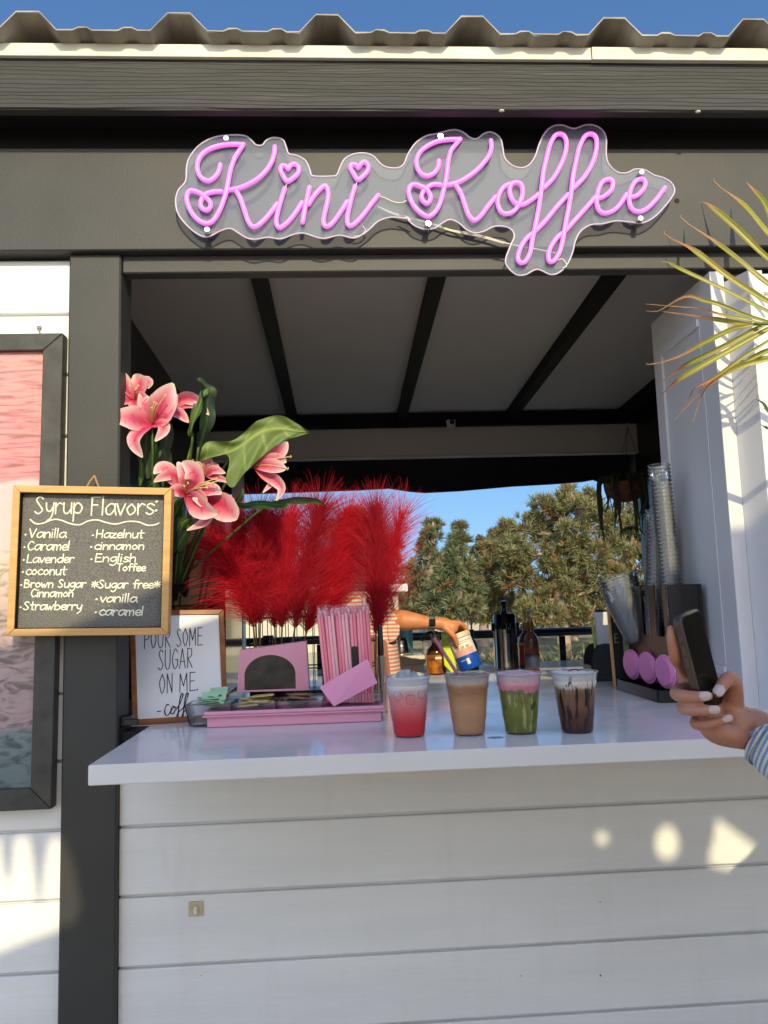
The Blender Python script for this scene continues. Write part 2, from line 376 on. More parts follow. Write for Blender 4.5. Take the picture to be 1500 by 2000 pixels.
# ================================================================== KIOSK
kiosk = thing('kiosk', 'white plank drinks kiosk with grey painted beams, open serving hatch and white counter', 'kiosk')
XL, XR = -1.7, 2.0
YB, YF = -.02, -.115
zt = lambda y, Y, x=700: P(x, y, Y).z
z_fas0, z_fas1 = zt(214.8, YF), zt(114.5, YF)
z_beam0 = zt(485.5, YB)
lin0, lin1 = zt(530, .01), zt(496, .01)
zbt = zt(289.5, YB); mb = MB(); mb.box(XL, XR, -.001, .07, zbt+.001, zbt+.2); mb.build('shade_band_board', M['black'], kiosk)  # black board put in for the deep shade under the fascia
mb = MB(); mb.box(XL, XR, YB, .07, z_beam0, zbt, .003); mb.build('header_beam', M['grey'], kiosk)
mb = MB(); mb.box(XL, XR, YF, YF+.03, z_fas0, z_fas1, .004); mb.build('fascia_board', M['grey_wood'], kiosk)
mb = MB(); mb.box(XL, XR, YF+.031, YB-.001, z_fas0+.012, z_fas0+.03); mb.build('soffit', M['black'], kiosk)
zd0, zd1 = zt(113, YF-.012), zt(84, YF-.012)
mb = MB(); mb.box(XL, .6405, YF-.012, YF-.001, zd0, zd1-.0065, .001); mb.box(.642, XR, YF-.015, YF-.001, zd0-.001, zd1-.0065, .001)
mb.build('drip_edge', M['white_trim'], kiosk)
# corrugated roof: profile in X, run along Y, slightly falling to the back
def roof():
    zf = zd1-.005; x0 = P(345, 40, -.19).x; pitch = (P(1208, 40, -.19).x-x0)/3
    prof = []
    hr = .045
    for k in range(-5, 6):
        c = x0+k*pitch; 
        prof += [(c-.066, 0), (c-.026, hr), (c+.026, hr), (c+.066, 0)]
        for q in (.36, .66):
            u = c+pitch*q; prof += [(u-.022, 0), (u-.010, .007), (u+.010, .007), (u+.022, 0)]
    prof = [p for p in sorted(prof) if XL-.15 < p[0] < XR+.15]
    ys = [-.166, -.163, 0, .8, 1.8, 2.75]; mb = MB(); vs = []; fs = []; n = len(prof); t = .0035
    r = random.Random(3)
    for lay in (0, 1):
        for j, y in enumerate(ys):
            for (x, z) in prof: vs.append((x, y, zf+z-.05*(y+.166)+(t if lay else 0)+(r.uniform(-.0015, .0015) if j < 2 and not lay else 0)))
    N = n*len(ys)
    for j in range(len(ys)-1):
        for i in range(n-1):
            a = j*n+i; fs.append((a, a+1, a+n+1, a+n)); fs.append((N+a, N+a+n, N+a+n+1, N+a+1))
    for i in range(n-1): fs.append((i, N+i, N+i+1, i+1))
    mb.add(vs, fs); mb.build('corrugated_roof', M['roof'], kiosk)
roof()
# posts
xp0, xp1 = P(135, 500, 0).x, P(236, 500, 0).x
mb = MB(); mb.box(xp0, xp1, 0, .10, -.01, z_beam0, .004); mb.build('corner_post', M['grey'], kiosk)
mb = MB(); mb.box(xp1+.001, XR, .01, .05, lin0, lin1, .003); mb.build('lintel_board', M['grey'], kiosk)
mb = MB(); mb.box(xp1+.001, XR, .052, .068, lin0+.01, z_beam0-.001); mb.build('lintel_backing', M['black'], kiosk)
# plank siding: one profile per board (face + shadow groove)
def siding(name, x0, x1, zlo, zhi, Y=.02, th=.03, parent=kiosk, ph=.457):
    mb = MB(); g = .0065; s = .1528
    k = math.floor((zlo-ph)/s)-1
    while ph+k*s < zhi:
        a, b = max(zlo, ph+k*s), min(zhi, ph+(k+1)*s); k += 1
        if b-a < .012: continue
        pr = [(Y+th, a), (Y+.003, a), (Y, a+.003), (Y, b-g-.002), (Y+.0022, b-g), (Y+.013, b-g), (Y+.013, b), (Y+th, b)]
        n = len(pr); vs = [(x0, p[0], p[1]) for p in pr]+[(x1, p[0], p[1]) for p in pr]
        mb.add(vs, [(i, (i+1) % n, n+(i+1) % n, n+i) for i in range(n)]+[tuple(range(n))[::-1], tuple(range(n, 2*n))])
    return mb.build(name, M['siding'], parent)
M['siding'] = mat('white_plank_paint', (.74, .735, .725), .5, var=.07, vscale=3.0, detail=8, bump=.22, bscale=70, stretch=(.35, 1, 2.6))
def _specks(m, dens=46):
    t, b = nodes(m); src = b.inputs['Base Color'].links[0].from_socket
    tc = t.nodes.new('ShaderNodeTexCoord'); mp = t.nodes.new('ShaderNodeMapping'); mp.inputs['Scale'].default_value = (1, .01, 1)
    t.links.new(tc.outputs['Object'], mp.inputs[0])
    v = t.nodes.new('ShaderNodeTexVoronoi'); v.inputs['Scale'].default_value = 12; t.links.new(mp.outputs[0], v.inputs['Vector'])
    r1 = t.nodes.new('ShaderNodeMapRange'); r1.inputs[1].default_value = .022; r1.inputs[2].default_value = .034; r1.inputs[3].default_value = 1; r1.inputs[4].default_value = 0
    t.links.new(v.outputs['Distance'], r1.inputs[0])
    sx = t.nodes.new('ShaderNodeSeparateColor'); t.links.new(v.outputs['Color'], sx.inputs[0])
    gt = t.nodes.new('ShaderNodeMath'); gt.operation = 'GREATER_THAN'; gt.inputs[1].default_value = .62; t.links.new(sx.outputs[0], gt.inputs[0])
    mu = t.nodes.new('ShaderNodeMath'); mu.operation = 'MULTIPLY'; t.links.new(r1.outputs[0], mu.inputs[0]); t.links.new(gt.outputs[0], mu.inputs[1])
    mx = t.nodes.new('ShaderNodeMix'); mx.data_type = 'RGBA'; mx.inputs[7].default_value = (.10, .09, .08, 1)
    t.links.new(mu.outputs[0], mx.inputs[0]); t.links.new(src, mx.inputs[6]); t.links.new(mx.outputs[2], b.inputs['Base Color'])
_specks(M['siding'])
def _grime(m):
    t, b = nodes(m); src = b.inputs['Base Color'].links[0].from_socket
    tc = t.nodes.new('ShaderNodeTexCoord'); mp = t.nodes.new('ShaderNodeMapping'); mp.inputs['Scale'].default_value = (9, 1, 1.6); t.links.new(tc.outputs['Object'], mp.inputs[0])
    n = t.nodes.new('ShaderNodeTexNoise'); n.inputs['Scale'].default_value = 1.6; n.inputs['Detail'].default_value = 9; n.inputs['Roughness'].default_value = .62; t.links.new(mp.outputs[0], n.inputs[0])
    mp2 = t.nodes.new('ShaderNodeMapping'); mp2.inputs['Scale'].default_value = (5, 1, 130); t.links.new(tc.outputs['Object'], mp2.inputs[0])
    n2 = t.nodes.new('ShaderNodeTexNoise'); n2.inputs['Scale'].default_value = 1; n2.inputs['Detail'].default_value = 4; t.links.new(mp2.outputs[0], n2.inputs[0])
    r = ramp(t, [(.52, (0, 0, 0)), (.80, (.15, .15, .15))]); t.links.new(n.outputs[0], r.inputs[0])
    r2 = ramp(t, [(.45, (0, 0, 0)), (.75, (.07, .07, .07))]); t.links.new(n2.outputs[0], r2.inputs[0])
    ad = t.nodes.new('ShaderNodeMath'); t.links.new(r.outputs[0], ad.inputs[0]); t.links.new(r2.outputs[0], ad.inputs[1])
    mx = t.nodes.new('ShaderNodeMix'); mx.data_type = 'RGBA'; mx.inputs[7].default_value = (.44, .40, .34, 1); t.links.new(ad.outputs[0], mx.inputs[0]); t.links.new(src, mx.inputs[6]); t.links.new(mx.outputs[2], b.inputs['Base Color'])
_grime(M['siding'])
ZC = PZ(262, 1430, 1).z  # placeholder, set below
COUNTER_F = -.36
ZC = P(172, 1495, COUNTER_F).z
ZCB = P(172, 1535, COUNTER_F).z
siding('front_siding', xp1+.0015, XR, -.0, ZCB-.002)
siding('side_siding', XL, xp0-.001, -.0, z_beam0-.002)
mb = MB(); mb.box(XL, xp0, .052, .07, 0, z_beam0+.3); mb.box(xp1, XR, .052, .07, 0, ZCB-.003); mb.build('wall_backing', M['black'], kiosk)
# counter: deep white slab reaching inside
xc0 = P(172, 1495, COUNTER_F).x
mb = MB()
pl = [(xc0, COUNTER_F), (XR, COUNTER_F), (XR, 1.06), (-.80, 1.06), (-.80, .104), (xp0+.02, .104), (xp0+.02, .102), (xp1+.002, .102), (xp1+.002, -.002), (xc0, -.002)]
pl = [(xc0, COUNTER_F), (XR, COUNTER_F), (XR, 1.06), (-.80, 1.06), (-.80, .104), (xc0, .104)]
bm = bmesh.new(); vv = [bm.verts.new((x, y, ZCB)) for x, y in pl]; f = bm.faces.new(vv)
r_ = bmesh.ops.extrude_face_region(bm, geom=[f]); bmesh.ops.translate(bm, vec=(0, 0, ZC-ZCB), verts=[v for v in r_['geom'] if isinstance(v, bmesh.types.BMVert)])
bmesh.ops.recalc_face_normals(bm, faces=bm.faces); bmesh.ops.bevel(bm, geom=[e for e in bm.edges], offset=.0015, segments=2, affect='EDGES')
mb.bm(bm); mb.build('countertop', M['counter'], kiosk)
mb = MB(); mb.box(xp1+.001, xc0-.0008, .021, .103, ZCB-.0015, ZC-.001, .001); mb.build('sill', M['black'], kiosk)
# roof inside: white ceiling boards, dark rafters falling to the back
RZ = lambda Y: 2.346-.05*(Y-.625)
RYB = 2.475
mb = MB()
for a, b in ((-.8, .36), (.36, 2.0)):
    mb.prism([(a+.001, .075, RZ(.075)+.055), (b-.001, .075, RZ(.075)+.055), (b-.001, RYB+.1, RZ(RYB+.1)+.055), (a+.001, RYB+.1, RZ(RYB+.1)+.055)], (0, 0, .012))
mb.build('ceiling_board', M['ceil'], kiosk)
def zray_on_rafter(x, y):      # where a pixel ray meets the rafters' sloping underside
    d = ray(x, y); n = Vector((0, .05, 1)); p0 = Vector((0, .625, 2.346)); t = (p0-CAM).dot(n)/d.dot(n); return CAM+d*t
for k, (xa, xb) in enumerate(((144, 366), (500, 574), (856, 784), (1212, 990), (1568, 1198))):
    a = zray_on_rafter(xa, 533); b = zray_on_rafter(xb, 832); X = (a.x+b.x)/2; wv = .025
    mb = MB(); mb.prism([(X-wv, .08, RZ(.08)), (X+wv, .08, RZ(.08)), (X+wv, RYB-.05, RZ(RYB-.05)), (X-wv, RYB-.05, RZ(RYB-.05))], (0, 0, .054))
    mb.build('rafter', M['black'], kiosk)
zh1, zh0 = P(760, 838, RYB).z, P(760, 897, RYB).z
mb = MB(); mb.box(-.8, 2.0, RYB-.07, RYB+.02, zh1, RZ(RYB)+.05); mb.build('rear_ledger', M['black'], kiosk)
mb = MB(); mb.box(-.8, 2.0, RYB-.03, RYB+.015, zh0+.014, zh1-.001, .003); mb.box(-.8, 2.0, RYB-.036, RYB+.01, zh0, zh0+.0125, .002)
mb.build('rear_header', M['ceil'], kiosk)
# rolled dark awning hanging under the rear header, uneven lower hem
hem = [(380, 966), (480, 964), (600, 961), (700, 957), (760, 953), (800, 960), (830, 962), (900, 958), (1000, 950), (1080, 945), (1140, 940), (1160, 937), (1180, 944), (1215, 950), (1262, 948), (1268, 920), (1264, 905), (1272, 893)]
top = [P(x, 880, RYB+.1) for x, y in hem]; bot = [P(x, y, RYB+.1) for x, y in hem]
mb = MB(); n = len(hem); vs = []
for Yo in (0, .03):
    for i in range(n): vs.append(Vector((bot[i].x, RYB+.1+Yo+.012*math.sin(i*2.1), bot[i].z)))
    for i in range(n): vs.append(Vector((bot[i].x, RYB+.06+Yo, zh0+.03)))
fs = []
for L in (0, 2*n):
    for i in range(n-1): fs.append((L+i, L+i+1, L+n+i+1, L+n+i))
for i in range(n-1): fs.append((i, i+1, 2*n+i+1, 2*n+i))
mb.add(vs, fs); mb.build('rolled_awning', M['black'], kiosk, smooth=True)
# inside side walls, rear posts, half wall and back bar
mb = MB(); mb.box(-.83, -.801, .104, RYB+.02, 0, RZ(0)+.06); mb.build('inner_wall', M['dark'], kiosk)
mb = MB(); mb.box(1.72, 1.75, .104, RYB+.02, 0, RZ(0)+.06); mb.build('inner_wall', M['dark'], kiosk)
xr0 = P(1281, 900, RYB).x
mb = MB(); mb.box(xr0, xr0+.09, RYB-.06, RYB+.05, 0, zh0); mb.build('rear_post', M['ceil'], kiosk)
xl0 = P(458, 1200, RYB).x
mb = MB(); mb.box(xl0, xl0+.055, RYB-.06, RYB+.05, 0, zh0); mb.build('rear_post', M['white'], kiosk)
mb = MB(); mb.box(-.8, 1.72, RYB-.02, RYB+.04, 0, .80); mb.box(-.8, 1.72, 1.97, 1.99, 0, .855); mb.build('half_wall', M['white'], kiosk)
mb = MB(); mb.box(-.8, 1.72, 1.94, RYB+.06, .857, .885, .003); mb.build('back_bar', M['counter'], kiosk)
mb = MB(); mb.box(-.8, 1.72, .1, 2.6, -.002, .03); mb.build('inner_floor', mat('rubber_floor', (.06, .055, .05), .8), kiosk)
# shutter door folded open at the right of the hatch: face to the left, narrow lit edge to the front
def shutter():
    zt0, zb0 = P(1385, 530, .0).z, P(1487, 1397, .0).z
    X0 = P(1420, 953, 0).x; X1 = X0+.037
    q = PX(1272, 640, X0); Yb = max(.25, min(.45, q.y))
    W = X1-X0; st = .07
    d = mb = MB()
    mb.box(X0, X1, 0, Yb, zb0, zt0, .0012)
    do = mb.build('shutter_door', M['door'], kiosk)
    mb = MB(); y0, y1, z0, z1 = st, Yb-st*.75, zb0+.09, zt0-.10       # raised moulding frame on the face
    for (a, b, c, e) in ((y0, y1, z0, z0+.022), (y0, y1, z1-.022, z1), (y0, y0+.012, z0+.022, z1-.022), (y1-.022, y1, z0+.022, z1-.022)):
        mb.box(X0-(.0035 if b == y0+.012 else .009), X0-.0005, a, b, c, e, .0012)
    mb.build('door_moulding', M['door'], do)
    # flaked paint patches at the head of the lit edge stay in the paint; bolts at the foot
    mb = MB()
    pass
    for zz in (zb0+.02, zb0+.6, zb0+1.05): mb = MB(); mb.box(X1+.0005, X1+.005, .012, .09, zz, zz+.075, .001); mb.build('hinge', M['steel'], do)
    return X0, X1, zb0, zt0
DX0, DX1, DZ0, DZ1 = shutter()
# second leaf folded back in front of the wall; its left edge is planed at a slant
xs0 = DX1+.0004; LF = -.070
mb = MB(); z0_, z1_ = DZ0+.012, P(1485, 528, LF).z
mb.prism([(xs0, .011, z0_), (xs0, .0, z0_), (xs0+.024, LF, z0_), (xs0+.060, LF, z0_), (xs0+.060, .011, z0_)], (0, 0, z1_-z0_))
lf = mb.build('shutter_door', M['door'], kiosk)
siding('plank_facing', xs0+.0605, XR, DZ0+.014, z1_-.002, Y=LF+.004, th=.05, parent=lf)
# small square speaker-like box under the ledger
zq = P(880, 829, RYB-.075)
bx = thing('security_box', 'small square white box with a round dark eye under the rear rafters', 'sensor', zq)
mb = MB(); s = .024; mb.box(-s, s, -.02, .0, -s, s, .003); bxx = mb.build('housing', M['ceil'], bx)
mb = MB(); mb.lathe([(.0, -.022), (.014, -.022), (.014, -.0202)], M=Matrix.Identity(3)); o = mb.build('lens', M['blackplastic'], bx); 
o.rotation_euler = (R(-90), 0, 0); o.location = (0, -.0425, 0)
# latch on the post return
q = P(256, 1408, .03)
mb = MB(); mb.box(-.012, .012, -.008, .03, -.012, .012, .002); mb.box(-.004, .03, -.012, -.004, -.009, .006, .002)
o = mb.build('latch', M['blackplastic'], kiosk); o.location = (xp1+.013, .03, q.z)
# adhesive hook on the planks
q = P(383, 1774, .02)
hk = thing('adhesive_hook', 'yellowed square adhesive hook stuck on the white planks below the counter', 'hook', (q.x, .02, q.z))
mb = MB(); s = .0165; mb.box(-s, s, -.004, .0, -s, s, .002, seg=2); mb.build('backing_plate', mat('yellowed_plastic', (.50, .43, .27), .35, var=.1, vscale=60), hk)
mb = MB(); mb.box(-.0045, .0045, -.011, -.0035, -.010, .004, .0015); mb.ell((0, -.008, .003), (.0045, .005, .0045)); mb.build('peg', mat('clear_peg', (.7, .66, .55), .2), hk)
# screw heads and bolt hole on the beam
mb = MB()
for x, y, Y in ((1322, 392, YB), ):
    q = P(x, y, Y); mb.lathe([(0, .001), (.0062, .001), (.007, .0)], (q.x, Y, q.z), 14, M=Matrix.Rotation(R(90), 3, 'X'))
mb.build('bolt_hole', mat('rusty_hole', (.035, .012, .006), .9), kiosk)
for x, y in ((980, 216), (1364, 218)):
    mb = MB(); q = P(x, y, YF); mb.ell((q.x, YF+.002, q.z+.001), (.007, .005, .0028), 8, 5); mb.build('paint_drip', M['white_trim'], kiosk)
# ================================================================== unseen screen added behind the camera to throw the shade
def shade_screen():
    Yw = -3.0
    def s(x, y, Y=.0):
        p = P(x, y, Y); p = P(x, y, -.05) if 50 < x < 400 and y < 1300 else p; q = p+SUND*((Yw-p.y)/SUND.y); return (q.x, q.z)
    outer = [s(*p) for p in ((-650, 1425), (-300, 1325), (0, 1262), (100, 1232), (330, 1128), (480, 1085), (640, 1050), (800, 1034), (1000, 1028), (1430, 1030), (2100, 1040))]
    outer += [(outer[-1][0], .25), (outer[0][0], .25)]
    h1 = [s(*p, .02) for p in ((150, 1805), (162, 1770), (150, 1700), (130, 1645), (112, 1632), (97, 1640), (88, 1690), (80, 1775), (75, 1775), (66, 1690), (58, 1640), (42, 1628), (29, 1640), (24, 1700), (17, 1730), (8, 1700), (0, 1640), (-30, 1620), (-70, 1640), (-90, 1890), (0, 1857), (60, 1834), (125, 1812))]
    def oval(x, y, rx, ry, n=20): return [s(x+rx*math.cos(2*math.pi*k/n), y+ry*math.sin(2*math.pi*k/n)*(1 if math.sin(2*math.pi*k/n) > 0 else 1.25), .02) for k in range(n)]
    h2 = oval(1176, 1637, 13, 11); h3 = oval(1303, 1648, 23, 30)
    h4 = [s(*p, .02) for p in ((1400, 1598), (1440, 1625), (1474, 1650), (1482, 1667), (1500, 1684), (1500, 1744), (1478, 1712), (1440, 1702), (1388, 1690), (1384, 1672), (1394, 1640))]
    o = thing('added_shade_screen', 'unseen screen on posts, added with cut openings to shape the shade on the kiosk', 'screen', (0, Yw, 0))
    c = sheet2d('shade_sheet', outer, [h1, h2, h3, h4], (0, 0, 0), (1, 0, 0), (0, 0, 1), (0, -1, 0), .006, fabric('tan_fill_sheet', (.85, .78, .68), .5), o)  # openings traced from the wanted sun patches; translucent to add warm fill light
    for x in (outer[0][0], .3, outer[-2][0]):
        top = max(z for (xx, z) in outer[:-2] if abs(xx-x) < 1.2) if x != .3 else 2.9
        mb = MB(); mb.box(x-.03, x+.03, -.09, -.03, 0, min(top, 2.9)-.3, .004); mb.build('post', M['wood_dark'], o)
shade_screen()
# ================================================================== NEON SIGN
def px_pts(s, x0, y0, k, Y):
    return [P(x0+float(a.split(',')[0])/k, y0+float(a.split(',')[1])/k, Y) for a in s.split()]
def neon():
    YA = YB-.026; YT = YA-.0065-.0055
    q = P(830, 400, YB); o = thing('neon_sign', 'pink neon script sign on a clear cut-out sheet fixed to the grey header beam', 'sign', (0, YB, 0))
    out = []
    for (s, x0, y0, k) in (
        ("40,490 55,440 95,390 100,320 115,260 170,190 250,145 350,130 430,135 470,165 490,185 525,188 550,160 590,145 640,155 660,195 675,235 720,245 770,275 795,330 805,358 850,363 910,362 945,355 965,310 990,265 1040,238 1100,232 1150,248 1190,290 1230,312 1290,315 1325,290 1345,240 1390,175 1450,135", 330, 220, 2.885),
        ("190,115 280,93 330,105 370,135 405,140 440,115 480,105 525,135 540,190 550,240 590,280 640,292 680,275 710,230 730,170 760,110 800,75 850,68 910,87 970,68 1020,70 1060,95 1080,140 1080,220 1095,275 1140,315 1190,318 1230,300 1280,303 1330,330 1380,345 1420,370 1438,410 1420,450 1380,500 1330,550 1270,580 1200,575 1130,570 1060,585 1000,590 950,620 920,670 905,730 880,790 840,835 790,850 720,822 660,850 610,850 565,810 555,770 580,700 600,650 585,615 545,598 490,600 440,625 390,632 350,615 310,580 265,563 225,580 190,605 140,613 80,595 30,550 0,535", 780, 220, 2.679),
        ("1370,610 1330,600 1250,593 1180,615 1130,660 1090,690 1040,710 960,695 880,712 830,705 760,683 700,690 630,715 560,706 480,718 430,705 390,680 345,656 290,670 230,700 180,697 120,655 70,600 45,550", 330, 220, 2.885)):
        out += px_pts(s, x0, y0, k, YA)
    out = catmull(out, 4, True); poly = [(p.x, p.z) for p in out]
    ac = sheet2d('acrylic_panel', poly, [], (0, YA-YB, 0), (1, 0, 0), (0, 0, 1), (0, -1, 0), .0055, M['acrylic'], o)
    # cut edge of the sheet, frosted with the tube glow put into its colour and emission
    mb = MB(); pe = [Vector((x, YA-YB-.0027, z)) for x, z in poly]
    mb.tube([p for p in pe], .0021, 6, closed=True)
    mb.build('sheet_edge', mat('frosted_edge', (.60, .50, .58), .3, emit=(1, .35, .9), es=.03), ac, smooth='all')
    tube = mat('neon_tube', (.80, .20, .66), .35, emit=(1.0, .16, .86), es=.34, spec=.4)
    base = mat('tube_backing', (.62, .60, .62), .25)
    K = 5.769
    words = {
     'K1': [("520,470 510,530 480,590 430,640 380,658 320,635 280,580 265,510 275,440 310,375 370,320 450,280 560,252 680,242 775,246", 340, 240, K),
            ("780,245 740,310 690,390 650,490 625,590 610,680 590,780 570,850 530,960 480,1060 430,1120 370,1143 300,1120 230,1060 175,970 150,880 155,810 190,775 240,782 300,805 350,845 395,880 415,930 400,975 360,990 315,965 300,915 315,860 345,815 400,790 460,778 530,775", 340, 240, K),
            ("1135,275 1130,350 1100,450 1040,550 950,640 850,700 750,740 640,760 600,765", 340, 240, K),
            ("700,770 750,860 790,980 830,1100 870,1170 910,1185 960,1160 1040,1080 1110,990 1160,920", 340, 240, K)],
     'i1': [("1245,745 1215,840 1180,960 1155,1070 1155,1140 1180,1180 1220,1170 1290,1110 1370,1010 1440,900", 340, 240, K)],
     'h1': [("1285,520 1320,475 1370,468 1405,510 1395,570 1340,625 1275,660 1230,600 1200,530 1215,485 1255,488 1290,515", 340, 240, K)],
     'n': [("255,495 230,620 205,740 180,890", 560, 280, K), ("250,690 290,620 350,545 410,490 445,487 465,540 465,620 445,720 420,830 415,900 435,935 480,930 540,870 610,770 680,660", 560, 280, K)],
     'i2': [("770,485 740,580 705,720 685,830 685,900 710,930 760,910 850,820 940,700 1030,585", 560, 280, K)],
     'h2': [("805,275 850,220 890,215 920,260 905,320 850,380 800,410 755,345 718,275 730,240 775,243 810,272", 560, 280, K)],
     'K2': [("445,430 440,490 400,560 340,597 280,600 225,560 195,490 195,420 230,340 310,270 420,215 540,190 685,185", 780, 240, K),
            ("685,185 640,240 580,320 550,440 535,560 515,690 490,790 460,900 410,1000 340,1060 290,1055 210,1000 140,910 105,810 115,735 160,705 220,720 290,750 330,790 350,850 330,905 295,910 255,870 250,820 280,760 330,720 390,695 465,700", 780, 240, K),
            ("1030,205 1035,280 1010,370 940,470 840,570 720,650 620,690 540,705", 780, 240, K),
            ("630,700 690,800 730,920 770,1040 820,1105 860,1105 920,1050 1000,940 1080,840", 780, 240, K)],
     'o': [("1240,690 1170,730 1115,830 1110,930 1150,1010 1220,1030 1300,990 1360,890 1385,790 1370,710 1320,680 1260,700 1240,780 1270,870 1330,920 1400,920 1500,860 1570,800", 780, 240, K)],
     'f1': [("445,540 520,460 580,350 612,250 612,170 580,130 530,140 490,210 460,320 435,430 420,560 400,700 375,830 350,950 335,1040 300,1110 260,1120 240,1080 265,1000 310,930 370,880 450,800 540,690 630,590", 950, 230, 3.947)],
     'f2': [("670,545 760,450 820,340 847,240 845,160 810,128 760,145 715,230 690,330 665,450 650,580 630,700 605,830 585,950 560,1040 520,1105 485,1110 475,1060 500,990 550,920 610,870 700,770 790,670 840,610", 950, 230, 3.947)],
     'e1': [("840,625 900,610 960,560 975,500 950,475 900,490 865,550 850,630 860,700 900,735 960,725 1020,680 1080,590", 950, 230, 3.947)],
     'e2': [("1095,615 1160,600 1210,550 1225,500 1200,472 1150,490 1110,560 1100,640 1120,700 1170,725 1230,705 1300,640 1375,540", 950, 230, 3.947)],
    }
    rt = .0056
    for w_, sts in words.items():
        mb = MB(); bb = MB()
        for i, (s, x0, y0, k) in enumerate(sts):
            pts = px_pts(s, x0, y0, k, YT); pts = [Vector((p.x, p.y-YB-(.0008*i), p.z)) for p in pts]
            pth = catmull(pts, 5)
            if w_ in ('f1', 'f2', 'o', 'K1', 'K2'):      # strokes that cross themselves ride over by a tube's width
                L = len(pth)
                for j, p in enumerate(pth): p.y -= .004*math.sin(math.pi*j/L)**2
            mb.rod(pth, rt, 12)
            bb.tube([p+Vector((0, .0056, 0)) for p in pth], .0036, 6)
        t = mb.build('letter_tube' if w_[0] != 'h' else 'heart_tube', tube, o, smooth='all')
        bb.build('tube_channel', base, t, smooth='all')
    for x, y in ((442, 272), (405, 450), (860, 268), (836, 438), (1252, 338), (1250, 428)):
        p = P(x, y, YA-.012); mb = MB()
        Mx = Matrix.Rotation(R(90), 3, 'X')
        mb.lathe([(0, 0), (.0062, 0), (.0078, -.0015), (.0078, -.011), (0, -.011)][::-1], (p.x, YA-.0175-YB, p.z), 18, M=Mx)
        mb.lathe([(.0068, 0), (.0068, .026-.0005)], (p.x, YA-.0003-YB+.026, p.z), 18, M=Mx)
        mb.build('standoff', M['chrome'], o, smooth=True)
    mb = MB()
    def wire(pts, Y, r=.0016): mb.tube(catmull([P(x, y, Y)-Vector((0, YB, 0)) for x, y in pts], 5), r, 6)
    wire([(737, 382), (752, 387), (770, 395), (785, 396), (794, 392)], YA-.007)
    wire([(703, 433), (711, 445), (714, 450), (704, 460), (690, 462)], YA+.008, .0018)
    wire([(735, 402), (765, 415), (800, 425), (842, 436), (880, 449), (915, 455), (950, 463), (985, 474), (1015, 481), (1050, 487), (1085, 494)], YA+.012, .0019)
    wire([(737, 404), (765, 417), (800, 427), (842, 438), (880, 451), (925, 460), (950, 466), (985, 476)], YA+.013, .0019)
    wire([(1088, 508), (1098, 506), (1104, 512), (1106, 520), (1098, 524)], YA-.006)
    for (a, b) in (((560, 348), (558, 366)), ((697, 353), (693, 366))): wire([a, ((a[0]+b[0])/2+1, (a[1]+b[1])/2), b], YA-.009)
    mb.build('wire', M['wire'], o, smooth='all')
neon()
